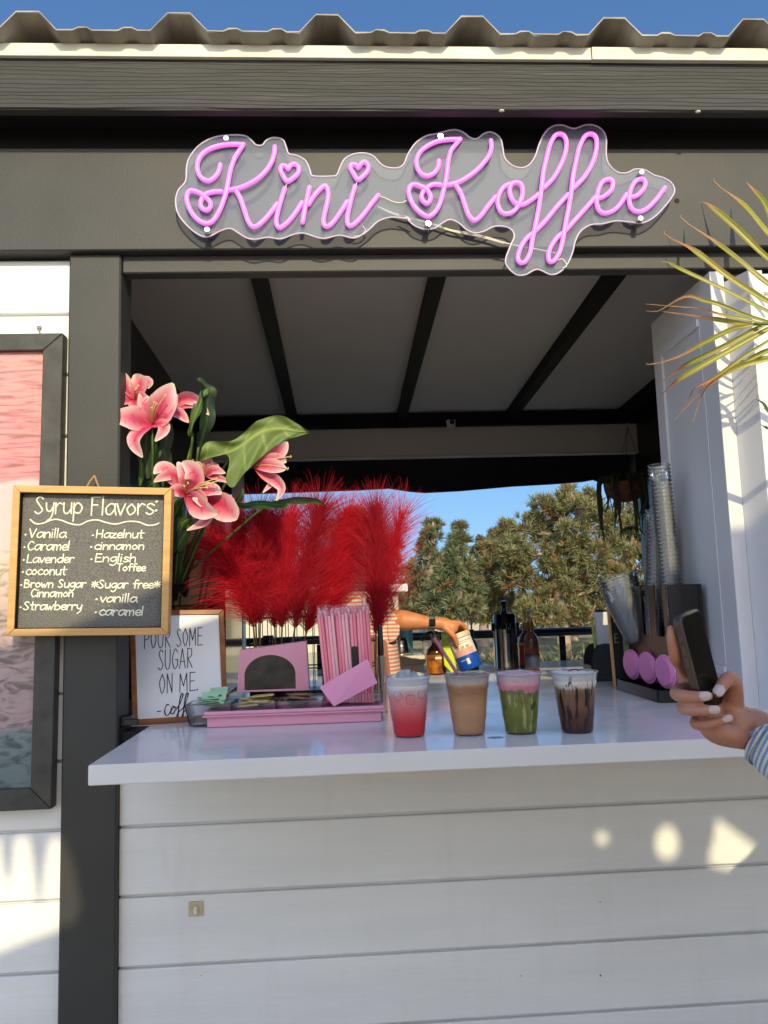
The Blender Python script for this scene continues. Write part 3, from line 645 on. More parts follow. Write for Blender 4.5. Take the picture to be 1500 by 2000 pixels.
# ================================================================== PHOTO MENU FRAME on the side planks
def poster():
    o = thing('framed_poster', 'large dark wood frame holding a print of pink water and foam on the left planks', 'picture frame', (0, .02, 0))
    Yp = -.015
    A, B = P(123, 650, Yp), P(100, 1570, Yp)
    x1t, x1b, zt_, zb = A.x, B.x, A.z, P(50, 1583, Yp).z
    x0 = -1.5; wf = .047
    def pr(poly, y0, y1, name, m, par):
        mb = MB(); mb.prism([(x, y0-.02, z) for x, z in poly], (0, y1-y0, 0)); ob = mb.build(name, m, par)
        bv = ob.modifiers.new('b', 'BEVEL'); bv.width = .0025; bv.segments = 2; return ob
    fr = [((x0, zt_), (x1t, zt_), (x1t-wf, zt_-wf*.9), (x0, zt_-wf*.9)),
          ((x1t, zt_-.0005), (x1b, zb), (x1b-wf, zb+wf), (x1t-wf, zt_-wf*.9-.0005)),
          ((x0, zb+wf), (x1b-wf-.0005, zb+wf), (x1b-.0005, zb), (x0, zb))]
    mfr = mat('dark_stained_frame', (.060, .057, .050), .5, col2=(.030, .028, .025), vscale=14, stretch=(2, 1, 2), bump=.3, bscale=180)
    f = None
    for p in fr:
        f = pr(p, Yp, .018, 'frame_rail', mfr, o)
    mb = MB(); mb.prism([(x0, -.022, zt_-wf*.9+.004), (x1t-wf+.004, -.022, zt_-wf*.9+.004), (x1b-wf+.004, -.022, zb+wf-.004), (x0, -.022, zb+wf-.004)], (0, .004, 0))
    # the print: pink rippled water, a pale band, foam over sand, grey water - by height
    m = mat('beach_print', (.8, .4, .4), .38); t, b = nodes(m)
    tc = t.nodes.new('ShaderNodeTexCoord'); sp = t.nodes.new('ShaderNodeSeparateXYZ'); t.links.new(tc.outputs['Object'], sp.inputs[0])
    def zz(y): return P(40, y, 0).z
    rp = t.nodes.new('ShaderNodeMapRange'); rp.inputs[1].default_value = zz(1560); rp.inputs[2].default_value = zz(680)
    nz = t.nodes.new('ShaderNodeTexNoise'); nz.inputs['Scale'].default_value = 7; nz.inputs['Detail'].default_value = 8
    t.links.new(tc.outputs['Object'], nz.inputs[0])
    ad = t.nodes.new('ShaderNodeMath'); ad.operation = 'MULTIPLY_ADD'; ad.inputs[1].default_value = .05; ad.inputs[2].default_value = -.025; t.links.new(nz.outputs[0], ad.inputs[0])
    a2 = t.nodes.new('ShaderNodeMath'); t.links.new(sp.outputs[2], a2.inputs[0]); t.links.new(ad.outputs[0], a2.inputs[1])
    t.links.new(a2.outputs[0], rp.inputs[0])
    fy = lambda y: (1560-y)/880
    base = ramp(t, [(0, (.10, .14, .15)), (fy(1440), (.14, .18, .19)), (fy(1425), (.34, .24, .25)), (fy(1240), (.40, .30, .29)), (fy(1110), (.55, .45, .36)), (fy(1095), (.62, .46, .44)), (fy(957), (.66, .44, .44)), (fy(949), (.62, .22, .22)), (1, (.68, .27, .24))])
    t.links.new(rp.outputs[0], base.inputs[0])
    mp = t.nodes.new('ShaderNodeMapping'); mp.inputs['Scale'].default_value = (5, 1, 44); t.links.new(tc.outputs['Object'], mp.inputs[0])
    n2 = t.nodes.new('ShaderNodeTexNoise'); n2.inputs['Scale'].default_value = 2.2; n2.inputs['Detail'].default_value = 9; n2.inputs['Distortion'].default_value = .7; t.links.new(mp.outputs[0], n2.inputs[0])
    n3 = t.nodes.new('ShaderNodeTexNoise'); n3.inputs['Scale'].default_value = 1; n3.inputs['Detail'].default_value = 9; n3.inputs['Distortion'].default_value = 1.6
    mp3 = t.nodes.new('ShaderNodeMapping'); mp3.inputs['Scale'].default_value = (14, 1, 34); t.links.new(tc.outputs['Object'], mp3.inputs[0]); t.links.new(mp3.outputs[0], n3.inputs[0])
    mxn = t.nodes.new('ShaderNodeMix'); hi_ = ramp(t, [(fy(1120), (0, 0, 0)), (fy(1050), (1, 1, 1))]); t.links.new(rp.outputs[0], hi_.inputs[0]); t.links.new(hi_.outputs[0], mxn.inputs[0]); t.links.new(n3.outputs[0], mxn.inputs[2]); t.links.new(n2.outputs[0], mxn.inputs[3])
    r2 = ramp(t, [(.36, (.42, .42, .40)), (.53, (1, 1, 1)), (.70, (1.15, 1.15, 1.15))]); t.links.new(mxn.outputs[0], r2.inputs[0])
    mu = t.nodes.new('ShaderNodeMix'); mu.data_type = 'RGBA'; mu.blend_type = 'MULTIPLY'
    # ripples everywhere except on the flat pale band
    band = ramp(t, [(fy(1100), (1, 1, 1)), (fy(1090), (.08, .08, .08)), (fy(955), (.08, .08, .08)), (fy(948), (.85, .85, .85))]); t.links.new(rp.outputs[0], band.inputs[0])
    t.links.new(band.outputs[0], mu.inputs[0]); t.links.new(base.outputs[0], mu.inputs[6]); t.links.new(r2.outputs[0], mu.inputs[7])
    t.links.new(mu.outputs[2], b.inputs['Base Color'])
    pn = mb.build('print', m, o)
    mb = MB(); org = P(-12, 968, .02)-Vector((0, .02, 0)); org.y = -.0225
    write(mb, '$8-9', org+Vector((-.003, 0, 0)), (1, 0, 0), (0, 0, 1), .0072, .0009, sx=1.05)
    mb.build('price_lettering', mat('grey_print_ink', (.10, .09, .12), .5), pn)
    mb = MB(); q = P(78, 645, .018)
    mb.tube(catmull([(q.x, -.002, q.z-.006), (q.x-.001, -.008, q.z+.004), (q.x+.003, -.006, q.z+.010), (q.x, -.002, q.z+.006)], 5), .0017, 6)
    mb.ell((q.x-.002, -.004, q.z+.006), (.006, .004, .005), 8, 6)
    mb.build('hanger_hook', M['steel'], o, smooth=True)
poster()
# ================================================================== CHALKBOARD
def frame_of_quad(o, c, wf, dep, mfr, mboard, inset, name='frame_rail', mi=None):
    """c = TL, TR, BR, BL (3-D, roughly planar). builds four mitred rails and a board inside"""
    c = [Vector(p) for p in c]; n = (c[1]-c[0]).cross(c[3]-c[0]).normalized()
    if n.y > 0: n = -n
    ce = sum(c, Vector())/4
    def inn(i, w):
        a = (c[(i+1) % 4]-c[i]).normalized(); b = (c[i-1]-c[i]).normalized(); return c[i]+a*w+b*w
    I = [inn(i, wf) for i in range(4)]
    for i in range(4):
        j = (i+1) % 4; mb = MB(); e = (c[j]-c[i]).normalized()*.0002
        mb.prism([c[i]+e, c[j]-e, I[j]-e, I[i]+e], -n*dep)
        ob = mb.build(name, mfr, o); bv = ob.modifiers.new('b', 'BEVEL'); bv.width = .0015; bv.segments = 2
        if mi is not None:
            pass
    B = [inn(i, wf-.0015)-n*inset for i in range(4)]
    mb = MB(); mb.prism(B, -n*(dep-inset-.001)); bd = mb.build('board', mboard, o)
    if mi is not None:
        J = [inn(i, wf+.0012) for i in range(4)]; mb = MB()
        for i in range(4):
            j = (i+1) % 4
            mb.prism([I[i]-n*.0015, I[j]-n*.0015, J[j]-n*.0015, J[i]-n*.0015], -n*(inset-.0017))
        mb.build('inner_rim', mi, o)
    return c, n, bd, inset
def plane_pt(c, n, off):
    p0 = Vector(c[0])-n*off
    def f(x, y):
        d = ray(x, y); t = (p0-CAM).dot(n)/d.dot(n); return CAM+d*t
    return f
def chalkboard():
    Yt, Yb_ = -.062, -.050
    c = [P(25, 947, Yt), P(335, 953, Yt), P(328, 1240, Yb_), P(12, 1243, Yb_)]
    o = thing('chalkboard_sign', 'pine framed chalkboard of hand lettered syrup flavours hanging on the grey post', 'sign', (0, 0, 0))
    mbd = mat('chalkboard_slate', (.13, .125, .115), .8, var=.5, vscale=380, bump=.2, bscale=500)
    mbd2 = nodes(mbd)
    c, n, bd, ins = frame_of_quad(o, c, .0165, .030, M['wood'], mbd, .017, mi=M['black'])
    f = plane_pt(c, n, ins-.0004)
    ux = (c[1]-c[0]).normalized(); uy = (c[0]-c[3]).normalized(); uy = (uy-ux*uy.dot(ux)).normalized()
    chalk = mat('chalk_pen', (.78, .76, .60), .8, var=.1, vscale=200)
    z = lambda u, v: f(0+u/3.261, 900+v/3.261)
    sc_ = 3.261*F_PX/1.80       # zoomed px per metre on the board
    mb = MB()
    def line(s, u, v, wid, h, r=.0017, slant=.06, seed=1, dv=0):
        tot = sum(GL[ch][0] for ch in s); hh = h/sc_; sx = (wid/sc_)/(tot*hh)
        a, b = z(u, v), z(u+wid, v+dv); ax = (b-a).normalized()
        write(mb, s, a, ax, uy, hh, r, sx=sx, jit=.03, slant=slant, seed=seed)
    # title: tall thin letters
    line('Syrup', 218, 338, 300, 68, .0020, .02, 3); line('Flavors:', 572, 345, 430, 70, .0021, .02, 4)
    mb.tube(catmull([z(u, v) for u, v in ((190, 373), (225, 400), (270, 400), (340, 375), (390, 380), (450, 402), (510, 408), (560, 385), (620, 378), (680, 395), (740, 404), (810, 388), (880, 390), (940, 412), (990, 408), (1016, 397))], 5), .0020, 6)
    L = [('@Vanilla', 150, 490, 262, 34), ('@Caramel', 145, 570, 288, 34), ('@Lavender', 140, 650, 318, 32), ('@coconut', 135, 727, 275, 33),
         ('@Brown Sugar', 125, 808, 405, 30), ('Cinnamon', 195, 868, 262, 30), ('@Strawberry', 120, 950, 385, 31),
         ('@Hazelnut', 580, 492, 325, 31), ('@cinnamon', 570, 566, 340, 30), ('@English', 570, 645, 288, 31), ('Toffee', 742, 703, 180, 28),
         ('*Sugar free*', 580, 812, 428, 31), ('@vanilla', 602, 900, 262, 31), ('@caramel', 598, 985, 305, 33)]
    for i, a in enumerate(L): line(*a, seed=10+i, dv=0)
    mb.build('lettering', chalk, bd, smooth='all')
    mb = MB(); a, b, t = z(550, 152), z(625, 155), z(585, 92)
    for e in (a, b): mb.tube(catmull([e+Vector((0, .004, -.004)), (e*.5+t*.5)+Vector((0, .010, 0)), t+Vector((0, .02, .002))], 4), .0021, 8)
    mb.build('hanging_cord', mat('jute_cord', (.36, .20, .08), .8, bump=.4, bscale=300), o)
chalkboard()
# ================================================================== QUOTE SIGN standing on the counter
def quote():
    o = thing('quote_sign', 'white quote board in a narrow oak frame leaning behind the chalkboard on the counter', 'sign', (0, 0, 0))
    Yq = .115
    bl = PZ(258, 1434, ZC+.001); bl = P(258, 1433, Yq-.01); bl.z = ZC+.001
    br = P(446, 1421, Yq+.03); br.z = ZC+.001
    tr = P(437, 1190, Yq+.075); tl = P(252, 1192, Yq+.035)
    c = [tl, tr, br, bl]
    mp = mat('white_print_board', (.74, .75, .78), .35, var=.015, vscale=3)
    c, n, bd, ins = frame_of_quad(o, c, .0135, .018, M['wood_dark'], mp, .004)
    f = plane_pt(c, n, ins-.0003)
    ux = (c[2]-c[3]).normalized(); uy = Vector((0, 0, 1)); 
    up = (c[0]-c[3]).normalized(); up = (up-ux*up.dot(ux)).normalized()
    mb = MB(); z = lambda u, v: f(240+u/2.778, 1120+v/2.778)
    def line(s, u, v, u2, v2, h, r=.0012):
        a, b = z(u, v), z(u2, v2); top = z(u, v-h); hh = (top-a).length/1.6; wd = (b-a).length
        tot = sum(GL[ch][0] for ch in s)-.15; write(mb, s, a, (b-a).normalized(), up, hh, r, sx=wd/(tot*hh), seed=5)
    line('POUR', 113, 410, 258, 400, 100, .0011); line('SOME', 290, 398, 430, 388, 96, .0011)
    line('SUGAR', 190, 525, 378, 510, 108, .0011); line('ON', 195, 655, 270, 645, 105, .0011); line('ME.', 305, 645, 408, 632, 100, .0011)
    # script '-coffee'
    mb.tube([z(185, 750), z(207, 746)], .0013, 6)
    def st(pts, r=.0015): mb.tube(catmull([z(*p) for p in pts], 5), [r*(.65+.5*abs(math.sin(i*.35))) for i in range((len(pts)-1)*5+1)], 6)
    st([(252, 715), (240, 712), (228, 735), (230, 765), (245, 768), (262, 745), (275, 725), (268, 722), (260, 745), (264, 762), (278, 755), (284, 730), (276, 722), (292, 728)])
    st([(288, 742), (305, 715), (322, 675), (326, 655), (318, 652), (308, 690), (302, 740), (296, 790), (290, 800), (290, 780), (304, 750), (318, 738)])
    st([(318, 742), (335, 715), (350, 672), (354, 652), (346, 650), (336, 690), (330, 740), (324, 790), (318, 800), (318, 780), (332, 750), (345, 738), (360, 730), (372, 715), (365, 708), (356, 730), (364, 752), (385, 740)])
    mb.build('lettering', M['ink'], bd, smooth='all')
quote()
# ================================================================== FLOWERS
def attr_mat(name, rough=.5, trans=.25, bump=.0):
    m = bpy.data.materials.new(name); m.use_nodes = True; t = m.node_tree; b = t.nodes['Principled BSDF']
    at = t.nodes.new('ShaderNodeAttribute'); at.attribute_name = 'tint'
    t.links.new(at.outputs['Color'], b.inputs['Base Color']); b.inputs['Roughness'].default_value = rough
    tl = t.nodes.new('ShaderNodeBsdfTranslucent'); t.links.new(at.outputs['Color'], tl.inputs[0])
    mx = t.nodes.new('ShaderNodeMixShader'); mx.inputs[0].default_value = trans
    t.links.new(b.outputs[0], mx.inputs[1]); t.links.new(tl.outputs[0], mx.inputs[2]); t.links.new(mx.outputs[0], t.nodes['Material Output'].inputs[0]); return m
M['petal'] = attr_mat('silk_petal', .62, .3)
M['leaf'] = attr_mat('silk_leaf', .55, .3)
def set_tint(o, cols):
    a = o.data.color_attributes.new('tint', 'FLOAT_COLOR', 'POINT')
    a.data.foreach_set('color', np.array([(*c[:3], 1) for c in cols], dtype=np.float32).ravel())
def mix3(a, b, t): t = max(0, min(1, t)); return tuple(a[i]*(1-t)+b[i]*t for i in range(3))
def blade(name, path, width, roll=0, curl=.25, prof=None, color=None, mat_=None, parent=None, nrm=Vector((0, -1, 0)), na=18, ns=8, wave=0, seed=0, asym=0):
    """petal or leaf: surface along path; roll turns it about its midrib; curl lifts its edges"""
    r = random.Random(seed); pth = catmull(path, max(2, na//max(1, len(path)-1)))
    L = len(pth); vs = []; cols = []; fs = []
    ph = r.uniform(0, 6)
    for i, p in enumerate(pth):
        t = i/(L-1); tg = (pth[min(L-1, i+1)]-pth[max(0, i-1)]).normalized()
        n = nrm-tg*nrm.dot(tg); n = n.normalized() if n.length > 1e-4 else tg.orthogonal(); s = tg.cross(n).normalized()
        q = Matrix.Rotation(roll, 3, tg); n = q @ n; s = q @ s
        w_ = width*(prof(t) if prof else math.sin(math.pi*min(1, t*.93+.05))**.75)
        for k in range(ns+1):
            a = 2*k/ns-1; off = curl*w_*(a*a)+wave*width*math.sin(ph+t*17+a*1.2)*abs(a)**2-.10*w_*math.exp(-(a*5)**2)*.7
            vs.append(p+s*(a*w_*(1+asym*a))+n*off); cols.append(color(t, a, r) if color else (.1, .2, .05))
    for i in range(L-1):
        for k in range(ns): b = i*(ns+1)+k; fs.append((b, b+1, b+ns+2, b+ns+1))
    mb = MB(); mb.add(vs, fs); o = mb.build(name, mat_ or M['petal'], parent, smooth='all', merge=False); set_tint(o, cols); return o
def petal_col(deep=(.58, .010, .075), mid=(.74, .085, .19), pale=(.86, .60, .58), tip=(.82, .76, .58)):
    def f(t, a, r):
        c = mix3(deep, mid, t*1.15+abs(a)*.35); c = mix3(c, pale, (abs(a)**1.5)*.95*min(1, t*1.8)+max(0, t-.58)*1.6); c = mix3(c, tip, max(0, t-.86)*5)
        if r.random() < .07 and t < .7: c = mix3(c, (.35, .01, .05), .5)
        k = 1-.16*(math.sin(a*22)*.5+.5)*(1-abs(a)*.5); return tuple(x*k for x in c)
    return f
def leaf_col(dark=(.02, .06, .015), light=(.10, .20, .03), rib=(.24, .32, .06)):
    def f(t, a, r):
        c = mix3(dark, light, .5+.35*math.sin(t*14+abs(a)*5)*.5+r.uniform(-.1, .1)); return mix3(c, rib, math.exp(-(a*9)**2))
    return f
ppro = lambda t: (math.sin(math.pi*min(1, (t*.92+.06)))**.8)*(1.05 if t < .6 else 1.0)
YL = .045
def zp(u, v, Y): return P(200+u/3.409, 700+v/3.409, Y)
def lily(label, blooms, stems, leaves, loc):
    o = thing('lily', label, 'flower', loc, 'pink silk lilies at the left of the hatch')
    off = Vector(loc)
    n = 0
    for (throat, Yc, pet, stam) in blooms:
        for (pts, wd, roll, curl) in pet:
            # points: (u, v, dY)   dY < 0 comes towards the viewer
            path = [zp(throat[0], throat[1], Yc)-off]+[zp(u, v, Yc+dy)-off for u, v, dy in pts]
            n += 1; blade('petal', path, wd*1.2, R(roll), curl, ppro, petal_col(), M['petal'], o, seed=n*7+int(throat[0]), wave=.03)
        mb = MB(); 
        for (u, v, dy) in stam:
            a = zp(throat[0], throat[1], Yc)-off; b = zp(u, v, Yc+dy)-off; mid = (a+b)/2+Vector((0, -.012, .003))
            c = catmull([a, mid, b], 5); mb = MB(); mb.tube(c, [.0013]*len(c), 6); d = (c[-1]-c[-2]).normalized()
            sd = d.cross(Vector((0, -1, 0))).normalized()
            mb.tube([b-sd*.004, b, b+sd*.004], [.0008, .0018, .0008], 6)
            mb.build('stamen', M['stamen'], o, smooth='all')
    for pts in stems:
        mb = MB(); c = catmull([zp(u, v, y)-off for u, v, y in pts], 5); mb.tube(c, .0032, 8); mb.build('stem', M['stalk'], o, smooth='all')
    for (pts, wd, roll, dk) in leaves:
        n += 1; blade('leaf', [zp(u, v, y)-off for u, v, y in pts], wd, R(roll), .2, None, leaf_col(*dk) if dk else leaf_col(), M['leaf'], o, seed=n, wave=.02)
    return o
M['stamen'] = mat('stamen', (.52, .42, .14), .5); M['stalk'] = mat('green_stalk', (.05, .10, .02), .5, var=.2, vscale=30)
DK = ((.008, .022, .008), (.02, .05, .015), (.05, .09, .02)); LT = ((.10, .17, .02), (.20, .28, .05), (.32, .38, .1))
vb = PZ(330, 1425, ZC+.002); vase_xy = (zp(420, 1500, .22).x, .25)
base = (vase_xy[0], vase_xy[1], ZC+.001)
lily('tallest pink silk lily, its three open blooms against the dark post return',
     [((330, 440), YL, [([(400, 300, -.03), (470, 165, -.035)], .026, 10, .25), ([(420, 380, -.025), (500, 240, -.03)], .024, -25, .3),
                        ([(200, 400, -.03), (60, 385, -.04)], .024, 5, .25), ([(235, 500, -.035), (215, 570, -.045), (268, 660, -.035)], .015, 15, .2),
                        ([(390, 440, -.03), (405, 480, -.045), (350, 552, -.05)], .013, -20, .3), ([(300, 330, -.01), (250, 230, -.005)], .018, 20, .3)],
       [(345, 290, -.05), (420, 245, -.06), (330, 330, -.055), (360, 300, -.05)]),
      ((215, 275), YL+.02, [([(160, 190, -.01), (148, 95, -.015)], .014, 35, .5), ([(245, 180, -.005), (215, 105, 0)], .02, -10, .4), ([(285, 170, 0), (310, 200, .005)], .016, -20, .4),
                            ([(140, 275, -.02), (75, 290, -.025)], .0125, 5, .35), ([(260, 255, -.025), (300, 255, -.03)], .011, 10, .3), ([(215, 300, -.02), (240, 330, -.03)], .012, 0, .3)],
       [(240, 180, -.03), (225, 200, -.03)]),
      ((440, 350), YL+.03, [([(540, 265, -.01), (630, 280, -.02), (625, 308, -.02)], .013, 20, .4), ([(580, 305, -.01), (660, 325, -.02), (710, 378, -.02)], .010, -10, .3), ([(510, 370, -.01), (575, 428, -.02)], .012, -15, .3)], [])],
     [((330, 450, YL+.01), (335, 620, .06), (340, 850, .09), (420, 1500, .2)), ((470, 350, YL+.03), (420, 560, .08), (400, 900, .12))],
     [([(400, 700, .08), (430, 520, .07), (440, 400, .06)], .016, 30, DK), ([(300, 800, .09), (290, 600, .08), (300, 480, .07)], .022, 10, DK), ([(360, 820, .09), (345, 640, .08), (385, 480, .07)], .020, -20, DK), ([(300, 860, .06), (330, 830, .04), (385, 850, .035)], .009, 30, None),
      ([(250, 850, .09), (262, 760, .08), (258, 670, .07)], .007, 0, None), ([(560, 690, .10), (590, 600, .09), (608, 525, .08)], .0035, 0, LT)], base)
lily('middle pink silk lily leaning over the chalkboard corner with two open blooms',
     [((555, 900), YL-.03, [([(560, 790, -.02), (500, 690, -.02)], .016, 10, .3), ([(620, 830, -.035), (600, 740, -.04), (530, 690, -.03)], .020, -15, .25), ([(470, 790, -.015), (400, 730, -.02), (342, 770, -.025)], .016, 15, .3),
                            ([(480, 780, -.02), (410, 785, -.03), (340, 822, -.03)], .011, -10, .3), ([(500, 880, -.03), (430, 900, -.03)], .013, 0, .3),
                            ([(630, 900, -.04), (670, 960, -.05), (600, 930, -.05)], .012, 15, .2), ([(620, 960, -.045), (680, 1010, -.055), (765, 1035, -.05)], .022, 20, .25),
                            ([(660, 880, -.03), (740, 880, -.03), (792, 905, -.03)], .016, -25, .3)],
       [(740, 830, -.06), (760, 800, -.06), (700, 860, -.06), (780, 815, -.06), (570, 830, -.05), (545, 850, -.05)]),
      ((690, 940), YL-.02, [([(780, 970, -.025), (850, 1030, -.035), (893, 1075, -.03)], .026, 10, .2), ([(700, 1040, -.02), (680, 1090, -.035), (562, 1145, -.03)], .012, 20, .2)], []),
      ((690, 780), YL-.0, [([(700, 720, -.01), (725, 665, -.01)], .012, 10, .5), ([(740, 745, -.015), (820, 765, -.02)], .010, -10, .4), ([(650, 720, -.01), (610, 700, -.01)], .010, 10, .3), ([(760, 790, -.015), (868, 832, -.02)], .007, 0, .3), ([(740, 720, -.01), (745, 690, -.02)], .012, 10, .3)],
       [(650, 690, -.02), (640, 700, -.02), (600, 680, -.02)])],
     [((555, 900, YL), (520, 1050, .08), (480, 1500, .2)), ((690, 800, YL+.02), (600, 1000, .09), (500, 1500, .2))],
     [([(470, 1100, .07), (500, 1000, .05), (540, 930, .03)], .010, 10, None), ([(480, 1180, .08), (540, 1090, .05), (600, 1060, .03)], .010, -15, None), ([(460, 1250, .08), (500, 1130, .06), (545, 1010, .05)], .013, 20, DK), ([(560, 1130, .05), (590, 1095, .04), (625, 1080, .04)], .008, 0, None),
      ([(480, 1300, .09), (530, 1200, .07), (580, 1120, .06)], .016, 10, DK), ([(470, 1010, .06), (475, 960, .04), (500, 920, .03)], .012, 0, LT), ([(440, 770, .08), (420, 650, .07), (400, 590, .07)], .016, 0, DK)], base)
lily('half closed pink silk lily drooping off the large heart shaped leaf',
     [((1010, 715), YL-.01, [([(1110, 660, -.015), (1190, 600, -.02), (1232, 555, -.02)], .017, 25, .3), ([(1100, 680, -.02), (1180, 675, -.025), (1226, 690, -.025)], .013, 0, .3), ([(1100, 715, -.025), (1170, 725, -.03), (1226, 735, -.025)], .015, -10, .3),
                             ([(1080, 770, -.015), (1150, 810, -.02), (1195, 870, -.025), (1158, 948, -.02)], .012, 15, .25), ([(1090, 780, -.01), (1130, 820, -.01), (1068, 895, -.01)], .008, 0, .25)],
       [(1255, 655, -.03), (1235, 735, -.03)])],
     [((1010, 715, YL), (900, 780, .08), (780, 900, .1), (520, 1500, .2))], [], base)
# heart-shaped leaf and broad dark leaves
def heart_leaf():
    o = thing('caladium_leaf', 'large light green heart shaped silk leaf held up between the lilies', 'leaf', base)
    off = Vector(base); Yh = .03
    rib = [(640, 690), (870, 610), (1100, 470), (1390, 495)]
    up = [(640, 690), (690, 560), (870, 545), (1010, 430), (1060, 405), (1180, 378), (1290, 430), (1390, 495)]
    lo = [(640, 690), (760, 650), (860, 650), (820, 800), (870, 860), (950, 760), (1090, 630), (1210, 550), (1390, 495)]
    na = 64; ns = 14
    def rs(poly, n):
        c = catmull([Vector((a, b, 0)) for a, b in poly], 8); d = [0]
        for i in range(1, len(c)): d.append(d[-1]+(c[i]-c[i-1]).length)
        out = []
        for k in range(n):
            q = d[-1]*k/(n-1); j = max(i for i in range(len(d)) if d[i] <= q+1e-6); j = min(j, len(c)-2); f = (q-d[j])/max(1e-6, d[j+1]-d[j]); out.append(c[j]*(1-f)+c[j+1]*f)
        return out
    A, B, C = rs(up, na), rs(rib, na), rs(lo, na); vs = []; cols = []; fs = []; r = random.Random(5)
    for i in range(na):
        for k in range(2*ns+1):
            a = (k-ns)/ns; q = B[i].lerp(C[i], a) if a >= 0 else B[i].lerp(A[i], -a)
            dy = -.05*math.sin(math.pi*i/na)*.6-.010*abs(a)+.006*math.sin(i*.42+abs(a)*3)*abs(a)+.004*(1-math.exp(-(a*5)**2))
            vs.append(zp(q.x, q.y, Yh+dy)-off)
            vein = max(math.exp(-(a*16)**2), .7*max(0, math.sin(i*.55-abs(a)*4.6))**22*(abs(a) < .92))
            cols.append(mix3((.14+r.uniform(-.015, .015), .21+r.uniform(-.02, .02), .045), (.36, .44, .10), vein))
    w2 = 2*ns+1
    for i in range(na-1):
        for k in range(2*ns): b = i*w2+k; fs.append((b, b+1, b+w2+1, b+w2))
    mb = MB(); mb.add(vs, fs); l = mb.build('leaf_blade', M['leaf'], o, smooth='all', merge=False); set_tint(l, cols)
    mb = MB(); c = catmull([zp(u, v, y)-off for u, v, y in ((875, 640, Yh-.02), (800, 740, .06), (740, 860, .09), (500, 1500, .2))], 6); mb.tube(c, .0034, 8); mb.build('leaf_stalk', M['stalk'], o, smooth='all')
heart_leaf()
def broad_leaf(label, pts, wd, roll, dk, wave=.12, seed=1, stalk=None):
    o = thing('broad_leaf', label, 'leaf', base, 'dark broad silk leaves in the arrangement'); off = Vector(base)
    blade('leaf_blade', [zp(u, v, y)-off for u, v, y in pts], wd, R(roll), .25, lambda t: math.sin(math.pi*min(1, t*.95+.03))**.6, leaf_col(*dk) if dk else leaf_col(), M['leaf'], o, na=26, seed=seed, wave=wave)
    q = pts[0]; mb = MB(); c = catmull([zp(q[0], q[1], q[2])-off]+[zp(u, v, y)-off for u, v, y in (stalk or ((q[0]*.7+150, q[1]+300, .12), (480, 1500, .2)))], 5); mb.tube(c, .003, 8); mb.build('leaf_stalk', M['stalk'], o, smooth='all')
broad_leaf('dark crinkled leaf standing upright behind the tallest lily', [(640, 590, .08), (690, 440, .06), (700, 280, .05), (700, 200, .05), (640, 128, .05)], .020, 40, DK, .3, 3)
broad_leaf('narrow crumpled green leaf right of the tallest lily', [(600, 520, .07), (590, 470, .05), (640, 330, .04), (670, 250, .04), (710, 190, .04)], .012, -30, None, .4, 4)
broad_leaf('flat green leaf lying over the red plumes below the drooping lily', [(790, 930, .06), (920, 975, .04), (1050, 965, .03), (1200, 975, .04), (1240, 960, .05)], .013, 55, ((.02, .09, .02), (.05, .18, .03), (.12, .28, .06)), .08, 5, ((700, 1050, .1), (520, 1500, .2)))
broad_leaf('olive leaf half hidden at the top of the red plumes', [(1130, 960, .12), (1250, 945, .1), (1380, 940, .09), (1480, 965, .1)], .012, 50, ((.05, .08, .02), (.10, .13, .03), (.2, .22, .06)), .08, 6, ((1000, 1050, .14), (600, 1400, .2)))
broad_leaf('small pointed dark leaf beside the middle lily blooms', [(790, 1010, .05), (870, 980, .04), (920, 920, .03), (935, 862, .03)], .008, 20, DK, .1, 8, ((700, 1080, .08), (520, 1500, .2)))
def vase():
    o = thing('flower_vase', 'dark glazed vase behind the quote sign holding the lilies', 'vase', (base[0], base[1], ZC+.001))
    mb = MB(); mb.lathe([(0, 0), (.050, 0), (.062, .05), (.068, .13), (.060, .20), (.048, .235), (.053, .25), (.049, .25), (.044, .235), (.055, .2), (.06, .1), (0, .02)], n=32)
    mb.build('body', mat('brown_glaze', (.035, .012, .010), .15, coat=.3), o, smooth=True)
    mb = MB(); mb.lathe([(.0485, .236), (.0535, .242), (.0545, .2505), (.052, .254), (.0485, .2525)], n=32); mb.build('lip', mat('brown_lip', (.05, .018, .014), .2), o, smooth=True)
vase()
# ------------------------------------------------------------------ red feather grass plumes
def strands_mesh(name, S, W, matl, parent, off):
    """S: array (n, k, 3) of strand points -> camera-independent 3-sided hair blades merged in one mesh"""
    S = np.asarray(S); n, k, _ = S.shape
    T = np.gradient(S, axis=1); T /= np.linalg.norm(T, axis=2, keepdims=True)+1e-9
    rg = np.random.default_rng(4); D = rg.normal(size=(n, 1, 3)); U = np.cross(T, D); U /= np.linalg.norm(U, axis=2, keepdims=True)+1e-9
    wd = np.asarray(W)[:, None]*np.linspace(1, .25, k)[None, :]
    V = np.stack([S-U*wd[..., None], S+U*wd[..., None]], axis=2).reshape(-1, 3)-np.array(off)
    idx = (np.arange(n)[:, None]*k*2+np.arange(k-1)[None, :]*2).ravel()
    F = np.stack([idx, idx+1, idx+3, idx+2], axis=1)
    me = bpy.data.meshes.new(name); me.vertices.add(len(V)); me.vertices.foreach_set('co', V.astype(np.float32).ravel())
    me.loops.add(F.size); me.loops.foreach_set('vertex_index', F.ravel().astype(np.int32)); me.polygons.add(len(F))
    me.polygons.foreach_set('loop_start', np.arange(0, F.size, 4, dtype=np.int32)); me.polygons.foreach_set('loop_total', np.full(len(F), 4, dtype=np.int32))
    me.update(calc_edges=True); me.validate(); me.materials.append(matl)
    return link(bpy.data.objects.new(name, me), parent)
def hair_mat(name, col, k=.4):
    m = fabric(name, col, k); return m
